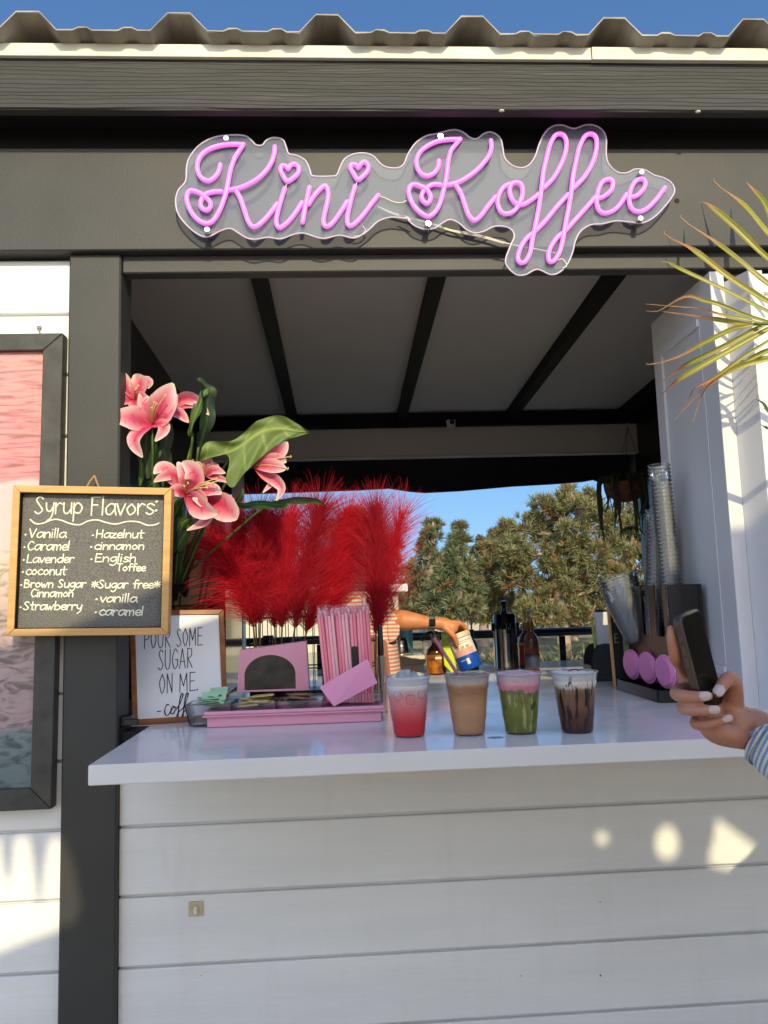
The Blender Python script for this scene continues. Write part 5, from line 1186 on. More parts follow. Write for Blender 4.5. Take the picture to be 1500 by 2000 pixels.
# ================================================================== ON THE COUNTER, RIGHT
XC = .80                                              # face of the lid caddy, looking left
yl0, yl1 = PX(1288, 1374, XC).y, PX(1203, 1345, XC).y
XD = DX0-.012
def caddy():
    o = thing('cup_caddy', 'black cup and lid caddy at the foot of the open shutter door', 'caddy', (XC, yl0, ZC+.001))
    W = XD-XC-.004; L = yl1-yl0
    bm = bmesh.new(); r = .016
    pts = []
    for (cx, cy, a0) in ((W-r, r, -90), (W-r, L-r, 0), (r, L-r, 90), (r, r, 180)):
        for k in range(6): a = R(a0+90*k/5); pts.append((cx+r*math.cos(a), cy+r*math.sin(a)))
    def loop(s, z): return [Vector((W/2+(x-W/2)*s, L/2+(y-L/2)*s, z)) for x, y in pts]
    n = len(pts); rs = [loop(1, 0), loop(1.0, .030), loop(.965, .030), loop(.965, .004)]; vs = sum(rs, []); fs = [tuple(range(n))[::-1], tuple(range(3*n, 4*n))]
    for k in range(3): fs += [(k*n+i, k*n+(i+1) % n, (k+1)*n+(i+1) % n, (k+1)*n+i) for i in range(n)]
    mb = MB(); mb.add(vs, fs); mb.build('base_tray', M['blackplastic'], o, smooth=True)
    # cup tower: box with three tall slots in its left face
    z0, z1 = .112, .300; x0 = .045; mm = mat('dark_brushed_panel', (.075, .052, .042), .3, metal=.7, bump=.06, bscale=200, stretch=(1, 1, 10)); y0, y1 = .012, L-.015
    mb = MB(); mb.box(x0+.012, W-.002, y0+.002, y1-.002, z0, z0+.01); mb.box(W-.012, W-.002, y0+.002, y1-.002, z0+.0105, z1); mb.box(x0+.004, W-.0125, y1-.008, y1-.002, z0+.0105, z1); mb.box(x0+.004, W-.0125, y0+.002, y0+.006, z0+.0105, z1)
    mb.build('cup_bin', M['blackplastic'], o)
    hole = []; sw = (y1-y0)/3
    for k in range(3):
        c = y0+sw*(k+.5); hw = sw*.29; h = [(c-hw, z1-.0005), (c-hw, z0+.062)]
        h += [(c-hw+.01*(1-math.cos(a)), z0+.062-.01*math.sin(a)) for a in np.linspace(0, 1.57, 5)][1:]
        h += [(c+hw-.01*(1-math.cos(a)), z0+.062-.01*math.sin(a)) for a in np.linspace(1.57, 0, 5)]+[(c+hw, z1-.0005)]
        hole.append(h)
    prof = [(y0, z0-.006)]+[(y0, z1)]
    for h in hole: prof += [(h[0][0], z1)]+h[1:-1]+[(h[-1][0], z1)]
    prof += [(y1, z1), (y1, z0-.006)]
    sheet2d('slotted_panel', prof, [], (x0, 0, 0), (0, 1, 0), (0, 0, 1), (-1, 0, 0), .003, mm, o)
    mb = MB(); mb.box(W-.012, W-.002, y0, y1, .031, z0-.001); mb.build('back_plate', M['blackplastic'], o)
    return o, W, L, x0, z0, y0, sw
cad, CW, CL, cx0, cz0, cy0, csw = caddy()
def lids():
    m = mat('pink_lid', (.72, .23, .47), .35, var=.04, vscale=10, coat=.2)
    pr = MB(); r = .043
    pr.lathe([(0, .0055), (r*.80, .0055), (r*.84, .0035), (r*.9, .003), (r*.92, 0), (r, 0), (r+.0012, -.0015), (r+.0012, -.0045), (r-.001, -.005)], n=36)
    me = pr.build('shell', m, None, smooth=True); me2 = me.data; bpy.data.objects.remove(me, do_unlink=True)
    mbn = MB(); mbn.tube([(.2*r*math.cos(a), .2*r*math.sin(a), .0056) for a in np.linspace(0, 6.283, 14)[:-1]], .0007, 5, closed=True); nn = mbn.build('sip_mark', m, None); me3 = nn.data; bpy.data.objects.remove(nn, do_unlink=True)
    names = ('far', 'middle', 'near')
    axis = Vector((.98, .18, .05)).normalized(); q = (-axis).to_track_quat('Z', 'Y')
    for k in range(3):
        c0 = Vector((XC+.032, yl0+.030+(CL-.080)*(2-k)/2, ZC+.036+r*.93))
        for j in range(9):
            o = thing('cup_cover', ('pink cup lid in the row nearest the hand', 'pink cup lid in the middle row of the caddy', 'pink cup lid in the row by the mesh organizer')[2-k], 'lid', c0+axis*.0135*j, 'pink lids lying in rows in the black caddy')
            o.rotation_mode = 'QUATERNION'; o.rotation_quaternion = q
            link(bpy.data.objects.new('shell', me2), o)
            if j == 0: link(bpy.data.objects.new('sip_mark', me3), o)
lids()
def stacks():
    def cupmesh(rt, rb, h):
        mb = MB(); mb.lathe([(0, 0), (rb, 0), (rb+(rt-rb)*.96, h-.006), (rt, h-.0045), (rt+.0028, h-.0035), (rt+.003, h-.001), (rt+.001, h), (rt-.0006, h-.002)], n=26)
        o = mb.build('cup', M['cupclear'], None, smooth=True); me = o.data; bpy.data.objects.remove(o, do_unlink=True); return me
    mA = cupmesh(.027, .020, .085)
    def stack(k, n, pitch, lean, base, lab, me, tilt):
        for j in range(n):
            z = pitch*j; o = bpy.data.objects.new('clear_cup', me); link(o); o.location = base+Vector((lean[0]*z, lean[1]*z, z)); o.rotation_euler = tilt
            tag(o, lab, 'cup', 'nested clear cups in the black caddy')
    bx = XC+cx0+.020
    y = lambda k: yl0+cy0+csw*(k+.5)
    stack(0, 40, .0108, (-.01, .03), Vector((.880, y(0), ZC+cz0+.012)), 'clear plastic cup in the tallest stack touching the shutter door', mA, (R(-1), 0, 0))
    stack(1, 30, .0105, (.06, -.05), Vector((.862, y(1), ZC+cz0+.012)), 'clear plastic cup in the second tall stack from the door', mA, (R(2.5), R(3), 0))
    stack(2, 8, .009, (-.2, .15), Vector((bx-.010, y(2), ZC+cz0+.03)), 'clear plastic cup in the short leaning stack over the chalked board', cupmesh(.056, .036, .135), (R(-8), R(-14), 0))
stacks()
def side_board():
    Yb = yl1+.02; a, b = P(1183, 1143, Yb), P(1200, 1346, Yb); x1 = XD-.006; z0 = ZC+.001
    o = thing('menu_board', 'black chalked board in a thin wood frame standing behind the cup caddy', 'sign', (a.x, Yb, z0)); h = a.z-z0; sl = (b.x-a.x)
    W = x1-a.x
    mb = MB(); mb.prism([(sl+.006, 0, .004), (W, 0, .004), (W, 0, h-.004), (.006, 0, h-.004)], (0, .006, 0)); bd = mb.build('board', mat('black_board', (.012, .012, .013), .6), o)
    mb = MB(); mb.prism([(sl, -.003, 0), (sl+.0055, -.003, 0), (.0055, -.003, h), (0, -.003, h)], (0, .012, 0)); mb.build('frame_rail', M['wood'], o)
    mb = MB()
    for (s, x, y, hh) in (('*', 1192, 1175, .012), ('B', 1198, 1215, .016), ('E', 1200, 1255, .016)):
        q = P(x, y, Yb)-Vector((a.x, Yb, z0)); q.y = -.0008; write(mb, s, q, (1, 0, 0), (0, 0, 1), hh, .0009)
    mb.build('chalk_marks', mat('yellow_chalk', (.42, .40, .16), .8), bd)
    Yp = Yb-.012; q = [P(1209, 1165, Yp), P(1216, 1165, Yp), P(1238, 1280, Yp), P(1219, 1281, Yp)]
    n = thing('paper_note', 'pale green paper strip hanging against the black chalked board', 'note', q[0]); mb = MB(); mb.prism([p-q[0] for p in q], (0, .0006, 0)); mb.build('sheet', mat('green_note', (.30, .34, .12), .7), n)
    mb = MB(); mb.tube([(.0035, -.0012, -.02), (.004, -.0012, -.05)], .0005, 5); mb.build('ink_line', M['ink'], n)
side_board()
def organizer():
    Yo = .66; z0 = ZC+.001
    pts = [(1157, 1340), (1157, 1285), (1160, 1270), (1168, 1261), (1180, 1258), (1206, 1258), (1206, 1344)]
    p3 = [P(x, y, Yo) for x, y in pts]; o = thing('mesh_organizer', 'black mesh desk organizer beside the chalked board', 'organizer', (p3[0].x, Yo, z0)); off = Vector(o.location)
    for p in p3: p.z = max(p.z, z0)
    m = mat('black_mesh', (.02, .02, .021), .4); t, b = nodes(m)
    v = t.nodes.new('ShaderNodeTexVoronoi'); v.inputs['Scale'].default_value = 260; v.inputs['Randomness'].default_value = 0
    tc = t.nodes.new('ShaderNodeTexCoord'); t.links.new(tc.outputs['Object'], v.inputs[0]); rp = ramp(t, [(.25, (.10, .10, .10)), (.4, (.015, .015, .016))]); t.links.new(v.outputs[0], rp.inputs[0]); t.links.new(rp.outputs[0], b.inputs['Base Color'])
    mb = MB(); mb.prism([p-off for p in p3], (0, .003, 0)); mb.build('side', m, o)
    mb = MB(); mb.prism([p-off+Vector((0, .09, 0)) for p in p3], (0, .003, 0)); mb.build('side', m, o)
    mb = MB(); mb.tube([p-off+Vector((0, .0015, 0)) for p in p3], .002, 6); mb.build('rim', M['blackplastic'], o)
    x0, x1 = (p3[0]-off).x, (p3[-1]-off).x
    mb = MB(); mb.box(x0, x1, .0035, .0895, .0, .004); mb.box(x0+.001, x0+.004, .0035, .0895, .0045, .05); mb.build('tray', M['blackplastic'], o)
    a, b2 = P(1170, 1262, Yo+.03), P(1195, 1190, Yo+.03)
    n = thing('receipt_pad', 'white pad with a black top edge standing in the mesh organizer', 'notepad', (a.x, Yo+.03, a.z-.03)); w, h = b2.x-a.x, b2.z-a.z+.03
    mb = MB(); mb.prism([(0, 0, 0), (w+.012, 0, 0), (w, 0, h-.008), (-.005, 0, h-.008)], (0, .02, 0)); mb.build('pages', mat('white_paper', (.62, .63, .64), .7), n)
    mb = MB(); mb.prism([(-.005, -.001, h-.0075), (w, -.001, h-.0075), (w, -.001, h), (-.005, -.001, h)], (0, .022, 0)); mb.build('binding', M['blackplastic'], n)
    mb = MB(); mb.prism([(-.011, .004, .005), (-.007, .004, .005), (-.012, .004, h*.8), (-.018, .004, h*.8)], (0, .012, 0)); mb.build('sticky_notes', mat('lime_notes', (.36, .40, .12), .7), n)
organizer()
# ================================================================== BACK BAR AND BALCONY
ZB = .885
def airpot():
    Y = 2.12; q = P(990, 1310, Y); o = thing('airpot', 'steel and black pump airpot on the back bar', 'airpot', (q.x, Y, ZB+.001)); h = P(990, 1172, Y).z-ZB-.001
    rr = (P(1015, 1260, Y).x-P(968, 1260, Y).x)/2*.98; hb = P(990, 1228, Y).z-ZB; hl = P(990, 1199, Y).z-ZB
    mb = MB(); mb.lathe([(0, 0), (rr*1.02, 0), (rr*1.02, .02), (rr, .024), (rr, hb), (0, hb)], n=36); mb.build('body', mat('dark_steel', (.42, .41, .42), .16, metal=1), o, smooth=True)
    mb = MB(); mb.lathe([(rr*1.04, hb+.0005), (rr*1.08, hb+.012), (rr*.98, hb+.02), (rr*.95, hl-.006), (rr*.88, hl), (0, hl)], n=36); lid = mb.build('lid', M['gloss_black'], o, smooth=True)
    mb = MB(); mb.tube([(0, 0, hl+.0005), (0, 0, hl+.015), (0, 0, h-.03), (0, 0, h-.022)], [.022, .014, .012, .017], 16); mb.lathe([(0, h), (.018, h-.006), (.021, h-.014), (.016, h-.0215), (0, h-.0215)], n=18); mb.build('pump', M['gloss_black'], lid, smooth=True)
    mb = MB(); mb.tube(catmull([(0, -rr*.9, hb+.02), (0, -rr*1.25, hb+.022), (0, -rr*1.45, hb+.005), (0, -rr*1.45, hb-.02)], 5), .012, 10); mb.build('spout', M['gloss_black'], o, smooth=True)
    for s in (-1, 1): mb = MB(); mb.box(s*rr*1.05-.008, s*rr*1.05+.008, -.018, .018, hb-.012, hb+.03, .004); mb.build('lug', M['gloss_black'], o)
M['gloss_black'] = mat('gloss_black', (.008, .008, .009), .12, coat=.3)
airpot()
def syrup(px, Y, ytop, rad, label, cliq, clab, pump_c, sh=.62, collar=None):
    q = P(px, 1300, Y); z0 = ZB+.001; o = thing('syrup_bottle', label, 'bottle', (q.x, Y, z0), 'syrup and sauce bottles on the back bar'); ht = P(px, ytop, Y).z-z0; hs = ht*sh
    mb = MB(); mb.lathe([(0, 0), (rad, 0), (rad+.001, .005), (rad+.001, hs*.72), (rad*.8, hs*.85), (rad*.42, hs*.94), (rad*.38, hs), (0, hs)], n=28); mb.build('body', mat('syrup', cliq, .1, coat=.3), o, smooth=True)
    mb = MB(); mb.lathe([(rad*.42, hs+.0005), (rad*.45, hs+.03), (rad*.40, hs+.04), (0, hs+.04)], n=18); mb.build('collar', mat('collar', collar or (.30, .17, .04), .35, metal=.4), o, smooth=True)
    mb = MB(); mb.tube([(0, 0, hs+.041), (0, 0, ht-.014)], .0045, 8); mb.tube(catmull([(0, 0, ht-.012), (.003, -.012, ht-.006), (.006, -.034, ht-.01), (.008, -.046, ht-.022)], 4), .0055, 8); mb.ell((0, 0, ht-.009), (.010, .010, .008), 10, 6); mb.build('pump', mat('pump', pump_c, .4), o, smooth='all')
    for (z0_, z1_, c) in clab:
        n = 12; a0 = R(-160); mb = MB(); vs = [((rad+.0018)*math.cos(a0+R(140)*i/n), (rad+.0018)*math.sin(a0+R(140)*i/n), hs*z) for z in (z0_, z1_) for i in range(n+1)]
        mb.add(vs, [(i, i+1, n+2+i, n+1+i) for i in range(n)]); mb.build('label', mat('bottle_label', c, .5), o, smooth='all')
    return o
syrup(1030, 2.15, 1192, .040, 'red labelled syrup bottle just right of the airpot', (.10, .03, .02), [(.1, .6, (.45, .03, .03)), (.61, .68, (.6, .5, .1))], (.35, .24, .07), .66)
syrup(1040, 2.04, 1190, .036, 'clear syrup bottle with a white pump in front of the red labelled one', (.20, .09, .07), [(.08, .42, (.03, .04, .10)), (.43, .55, (.45, .08, .05))], (.55, .55, .55), .66, (.28, .17, .03))
syrup(924, 2.2, 1203, .030, 'green glass bottle with a metal pump behind the white canister', (.02, .05, .035), [(.1, .5, (.05, .14, .10))], (.28, .26, .25), .6, (.02, .03, .03))
def caramel():
    Y = 1.97; q = P(852, 1300, Y); z0 = ZB+.001; o = thing('caramel_bottle', 'amber sauce bottle with a gold neck and orange label by the canister', 'bottle', (q.x, Y, z0), 'syrup and sauce bottles on the back bar'); ht = P(852, 1238, Y).z-z0; r = .048
    mb = MB(); mb.lathe([(0, 0), (r, 0), (r, ht*.52), (r*.93, ht*.62), (r*.45, ht*.74), (r*.40, ht*.78)], n=30); mb.build('body', mat('amber', (.10, .035, .010), .12, coat=.4), o, smooth=True)
    mb = MB(); mb.lathe([(r*.40, ht*.7805), (r*.44, ht*.80), (r*.42, ht*.97), (r*.40, ht), (0, ht)], n=24); mb.build('neck_foil', mat('gold_foil', (.42, .26, .06), .35, metal=.5), o, smooth=True)
    n = 14; a0 = R(-165); mb = MB(); vs = [((r+.0012)*math.cos(a0+R(150)*i/n), (r+.0012)*math.sin(a0+R(150)*i/n), ht*z) for z in (.06, .5) for i in range(n+1)]
    mb.add(vs, [(i, i+1, n+2+i, n+1+i) for i in range(n)]); l = mb.build('label', mat('orange_label', (.75, .22, .02), .5, col2=(.05, .02, .01), vscale=24), o, smooth='all')
    mb = MB(); mb.box(-.010, .022, -r-.0028, -r-.002, ht*.40, ht*.46); mb.build('print', mat('label_white', (.75, .7, .6), .5), l)
    mb = MB(); mb.tube(catmull([(-.01, -.03, ht+.004), (-.03, -.05, ht+.01), (-.06, -.06, ht-.004), (-.075, -.06, ht-.03)], 5), .008, 8); mb.lathe([(0, ht+.0005), (.016, ht+.0005), (.014, ht+.014), (0, ht+.014)], n=14); mb.build('pump', M['gloss_black'], o, smooth='all')
caramel()
def yellow_bag():
    Y = 1.90; q = [P(863, 1240, Y), P(878, 1239, Y), P(893, 1310, Y-.02), P(882, 1315, Y-.02), P(868, 1300, Y-.02)]
    o = thing('foil_bag', 'neon yellow green foil bag standing left of the tilted canister', 'bag', (q[2].x, Y, ZB+.001)); off = Vector(o.location)
    mb = MB(); mb.prism([p-off for p in q], (0, .035, 0)); b = mb.build('pouch', mat('neon_foil', (.58, .72, .02), .3, bump=.5, bscale=40), o); bv = b.modifiers.new('b', 'BEVEL'); bv.width = .004; bv.segments = 2
    mb = MB(); p = [q[0]-off+Vector((0, .012, .001)), q[1]-off+Vector((0, .012, .001))]; mb.prism([p[0], p[1], p[1]+Vector((0, 0, .012)), p[0]+Vector((0, 0, .012))], (0, .004, 0)); mb.build('seal', mat('neon_seal', (.45, .58, .02), .4), o)
yellow_bag()
def prep_box():
    Y0 = 1.78; z1 = P(800, 1281, Y0).z; x0, x1 = -.05, P(830, 1285, Y0).x
    o = thing('prep_fridge', 'low white fridge with a pale worktop beside the barista', 'fridge', ((x0+x1)/2, Y0, .03)); hx = (x1-x0)/2
    mb = MB(); mb.box(-hx+.004, hx-.004, .006, .15, 0, z1-.03-.040, .004); mb.build('body', M['white'], o)
    mb = MB(); mb.box(-hx, hx, 0, .155, z1-.03-.0395, z1-.03, .003); mb.build('worktop', mat('cream_top', (.70, .66, .56), .4), o)
    mb = MB(); mb.box(-hx+.03, -hx+.045, -.012, .005, .3, .7, .003); mb.build('handle', M['steel'], o)
    Yt = 1.86; q = P(783, 1272, Yt); k = thing('steel_jug', 'small steel milk jug on the pale fridge top', 'jug', (q.x, Yt, z1+.001))
    mb = MB(); mb.lathe([(0, 0), (.045, 0), (.048, .01), (.040, .045), (.034, .07), (.038, .08), (.036, .08), (.032, .07), (.03, .02), (0, .008)], n=26); mb.build('body', M['chrome'], k, smooth=True)
    mb = MB(); mb.tube(catmull([(-.04, 0, .065), (-.065, 0, .06), (-.068, 0, .03), (-.045, 0, .015)], 5), .004, 8); mb.build('handle', M['chrome'], k, smooth='all')
    Yc = 1.90; q = P(793, 1240, Yc); k = thing('blue_canister', 'light blue canister behind the barista elbow', 'canister', (q.x, Yc, z1+.001)); h = P(793, 1219, Yc).z-z1; r = .032
    mb = MB(); mb.lathe([(0, 0), (r, 0), (r, h*.85), (0, h*.85)], n=24); mb.build('body', mat('light_blue', (.12, .42, .60), .35), k, smooth=True)
    mb = MB(); mb.lathe([(0, h*.852), (r*1.05, h*.852), (r*1.05, h), (0, h)], n=24); mb.build('lid', mat('blue_lid', (.16, .50, .68), .35), k, smooth=True)
prep_box()
def balcony():
    Y = 2.95; a, b = P(920, 1236, Y), P(1165, 1235, Y); z = (a.z+b.z)/2
    o = thing('balcony_rail', 'dark tubular balcony rail over glass panels behind the back bar', 'railing', (.4, Y, 0)); 
    mb = MB(); mb.tube([(-2.2, 0, z), (2.2, 0, z)], .026, 16); mb.build('handrail', M['gloss_black'], o, smooth=True)
    for x in (-1.7, -.55, .95, 2.0): mb = MB(); mb.box(x-.02, x+.02, -.02, .02, -.02, z-.027); mb.build('post', M['gloss_black'], o)
    gm = thin_clear('balcony_glass', (.86, .90, .88), .5, .05, (.7, .75, .72), .02)
    for x0, x1 in ((-1.68, -.57), (-.53, .93), (.97, 1.98)): mb = MB(); mb.box(x0, x1, -.004, .004, .08, z-.075); mb.build('glass_panel', gm, o)
    mb = MB(); mb.box(-2.2, 2.2, -.5, .3, -.05, -.022); mb.build('deck_edge', M['ceil'], o)
balcony()
# white window frame and dish rack hints left of the barista
def hut():
    Y = 6.5; a = P(752, 1158, Y); b = P(781, 1262, Y)
    o = thing('garden_shed', 'small cream shed with a dark window far behind the barista', 'shed', ((a.x+b.x)/2-1, Y, -.8)); off = Vector(o.location); w = b.x-off.x; h = a.z-off.z
    mb = MB(); mb.box(-1.2, w, 0, 1.5, 0, h, .01); mb.build('wall', mat('cream_render', (.55, .50, .38), .8), o)
    mb = MB(); mb.box(-1.3, w+.1, -.1, 1.6, h+.005, h+.09, .01); mb.build('roof', M['ceil'], o)
    mb = MB(); mb.box(w-.14, w-.05, -.02, -.003, h-.42, h-.1); mb.build('window', M['gloss_black'], o)
hut()
# ================================================================== PEOPLE
def skin_mat(name, col):
    m = mat(name, col, .46, col2=(col[0]*.92, col[1]*.74, col[2]*.70), vscale=38, detail=8, bump=.35, bscale=260); t, b = nodes(m)
    b.inputs['Subsurface Weight'].default_value = .12; b.inputs['Subsurface Radius'].default_value = (.01, .004, .002); b.inputs['Subsurface Scale'].default_value = .3; return m
M['skin1'] = skin_mat('fair_skin', (.46, .23, .15)); M['skin2'] = skin_mat('tanned_skin', (.62, .27, .13))
M['nail'] = mat('pearl_nail', (.56, .43, .42), .14, coat=.8)
def limb(mb, pts, rad, n=14, sub=4):
    """closed tapered limb through joints with rounded ends"""
    c = catmull(pts, sub); L = len(c); k = len(pts)-1; rr = []
    for i in range(L):
        u = i/sub if len(pts) > 2 else i*(len(rad)-1)/max(1, L-1); a = min(int(u), len(rad)-2); f = u-a; rr.append(rad[a]*(1-f)+rad[a+1]*f)
    d0 = (c[0]-c[1]).normalized(); d1 = (c[-1]-c[-2]).normalized()
    c = [c[0]+d0*rr[0]*.95, c[0]+d0*rr[0]*.75, c[0]+d0*rr[0]*.4]+c+[c[-1]+d1*rr[-1]*.4, c[-1]+d1*rr[-1]*.75, c[-1]+d1*rr[-1]*.95]
    rr = [rr[0]*.25, rr[0]*.66, rr[0]*.92]+rr+[rr[-1]*.92, rr[-1]*.66, rr[-1]*.25]
    mb.tube(c, rr, n)
def striped(name, c1, c2, freq, axis=(1, 0, 0), rough=.8, warp=None):
    m = mat(name, c1, rough, bump=.5, bscale=500); t, b = nodes(m); tc = t.nodes.new('ShaderNodeTexCoord')
    dp = t.nodes.new('ShaderNodeVectorMath'); dp.operation = 'DOT_PRODUCT'; dp.inputs[1].default_value = axis; t.links.new(tc.outputs['Object'], dp.inputs[0])
    mu = t.nodes.new('ShaderNodeMath'); mu.operation = 'MULTIPLY'; mu.inputs[1].default_value = freq*6.283; t.links.new(dp.outputs['Value'], mu.inputs[0])
    sn = t.nodes.new('ShaderNodeMath'); sn.operation = 'SINE'; t.links.new(mu.outputs[0], sn.inputs[0])
    nz = t.nodes.new('ShaderNodeTexNoise'); nz.inputs['Scale'].default_value = 400; t.links.new(tc.outputs['Object'], nz.inputs[0])
    ad = t.nodes.new('ShaderNodeMath'); ad.operation = 'MULTIPLY_ADD'; ad.inputs[1].default_value = .5; t.links.new(sn.outputs[0], ad.inputs[0]); t.links.new(nz.outputs[0], ad.inputs[2])
    r = ramp(t, [(.3, (*c1, 1)), (.65, (*c2, 1))]); t.links.new(ad.outputs[0], r.inputs[0]); t.links.new(r.outputs[0], b.inputs['Base Color']); return m
def head(mb, c, R_, s=1.0):
    """skull, jaw, nose, ears as one mass for the remesh; R_ turns it"""
    f = lambda x, y, z: c+R_ @ Vector((x*s, y*s, z*s))
    mb.ell(c+R_ @ Vector((0, .005*s, .03*s)), (.074*s, .092*s, .092*s), 20, 14, M=R_); mb.ell(f(0, -.028, -.035), (.052*s, .056*s, .062*s), 16, 10, M=R_)
    mb.ell(f(0, -.100, -.005), (.012*s, .018*s, .02*s), 10, 8, M=R_); mb.ell(f(0, -.086, .02), (.009*s, .014*s, .03*s), 10, 8, M=R_)
    mb.ell(f(0, -.079, -.048), (.024*s, .012*s, .010*s), 12, 8, M=R_); mb.ell(f(0, -.066, -.085), (.022*s, .018*s, .016*s), 10, 8, M=R_)
    for q in (-1, 1): mb.ell(f(q*.078, .01, .0), (.009*s, .02*s, .032*s), 10, 8, M=R_); mb.ell(f(q*.03, -.075, .035), (.024*s, .012*s, .009*s), 10, 8, M=R_)
    limb(mb, [f(0, .02, -.05), f(0, .03, -.14)], [.052*s, .056*s])
def face_parts(par, c, R_, s, hairc, hair_len):
    f = lambda x, y, z: c+R_ @ Vector((x*s, y*s, z*s))
    for q in (-1, 1):
        mb = MB(); mb.ell(f(q*.031, -.079, .022), (.0115*s, .009*s, .0075*s), 12, 8, M=R_); e = mb.build('eye', mat('eye_white', (.7, .68, .66), .15), par, smooth='all')
        mb = MB(); mb.ell(f(q*.031, -.087, .022), (.0055*s, .003*s, .0055*s), 12, 8, M=R_); mb.build('iris', mat('iris', (.06, .03, .015), .1), e, smooth='all')
    mb = MB(); mb.ell(f(0, -.089, -.046), (.021*s, .007*s, .006*s), 12, 8, M=R_); mb.build('mouth', mat('lips', (.42, .12, .10), .35), par, smooth='all')
    mb = MB(); mb.ell(f(0, .018, .055), (.086*s, .098*s, .085*s), 20, 12, M=R_); mb.ell(f(0, .06, -.02), (.078*s, .055*s, .09*s), 16, 10, M=R_)
    for q in (-1, 1): limb(mb, [f(q*.07, -.02, .07), f(q*.086, .02, 0), f(q*.085, .05, -hair_len)], [.03*s, .026*s, .016*s])
    remesh(mb, 'hair', mat('hair', hairc, .45, bump=.6, bscale=160, stretch=(6, 6, 1)), par, .007, 3)
# ------------------------------------------------------------------ the hand with the phone (right edge)
DH = 1.03                                             # metres from the camera plane to the phone
def H(x, y, d=0.0):                                   # zoom-3 pixel and extra depth (towards the wall +) -> point
    X, Y = 1100+x*.26667, 1080+y*.26667
    return CAM+ray(X, Y)*(DH+d)
def phone():
    tl, tr, br, bl = H(826, 470, -.004), H(985, 470, .0), H(1150, 1110, -.012), H(1000, 1110, -.016)
    u = ((tr-tl)+(br-bl)); v = ((bl-tl)+(br-tr)); c = (tl+tr+br+bl)/4; v.normalize()
    # the phone is turned so that its left flank shows: screen normal leans to the right of the camera
    tocam = (CAM-c).normalized(); n = tocam-v*tocam.dot(v); n.normalize()
    n = Matrix.Rotation(R(-67), 3, v) @ n
    w = n.cross(v)*-1; w = v.cross(n)*-1
    w = n.cross(v).normalized(); 
    if w.dot(RT) < 0: w = -w
    Wd, Ht, T = .0690, (H(905, 440)-H(1075, 1130)).length*1.0, .0115
    o = thing('smartphone', 'dark cased smartphone held upright in the hand at the right edge', 'phone', c)
    Mx = Matrix(((w.x, -v.x, n.x, 0), (w.y, -v.y, n.y, 0), (w.z, -v.z, n.z, 0), (0, 0, 0, 1)))
    def rr(W, Hh, r, k=7):
        pts = []
        for (sx, sy, a0) in ((1, -1, -90), (1, 1, 0), (-1, 1, 90), (-1, -1, 180)):
            for i in range(k): a = R(a0+90*i/(k-1)); pts.append((sx*(W/2-r)+r*math.cos(a), sy*(Hh/2-r)+r*math.sin(a)))
        return pts
    def slab(W, Hh, r, z0, z1, ch, name, m, par):
        lo = [(0, z0, .0 if ch == 0 else -ch), (1, z0+ch, 0), (2, z1-ch, 0), (3, z1, -ch)]; vs = []; 
        for _, z, ins in lo: vs += [Mx @ Vector((x, y, z)) for x, y in rr(W+2*ins, Hh+2*ins, max(.001, r+ins))]
        n_ = len(rr(W, Hh, r)); fs = [tuple(range(n_))[::-1], tuple(range(3*n_, 4*n_))]
        for k in range(3): fs += [(k*n_+i, k*n_+(i+1) % n_, (k+1)*n_+(i+1) % n_, (k+1)*n_+i) for i in range(n_)]
        mb = MB(); mb.add(vs, fs); return mb.build(name, m, par, smooth=True)
    slab(Wd, Ht, .011, -T/2, T/2, .0018, 'case', mat('phone_case', (.045, .030, .026), .35, coat=.2), o)
    scr = slab(Wd-.006, Ht-.006, .009, T/2+.0002, T/2+.0009, .0003, 'screen', mat('screen_glass', (.008, .009, .008), .05, spec=.22), o)
    for y0, y1 in ((.040, .033), (.026, .014), (.010, -.002)):
        mb = MB(); mb.box(-Wd/2-.0012, -Wd/2-.0001, y1, y0, -.0022, .0022, .0004, M=Mx); mb.build('side_button', mat('button', (.09, .05, .04), .35), o)
    return c, w, v, n, Wd, Ht, T
PC, PW, PV, PN, PWd, PHt, PT = phone()
def ph(x, y, z):                                      # phone coordinates: x right, y up (metres), z out of the screen
    return PC+PW*x-PV*y+PN*z
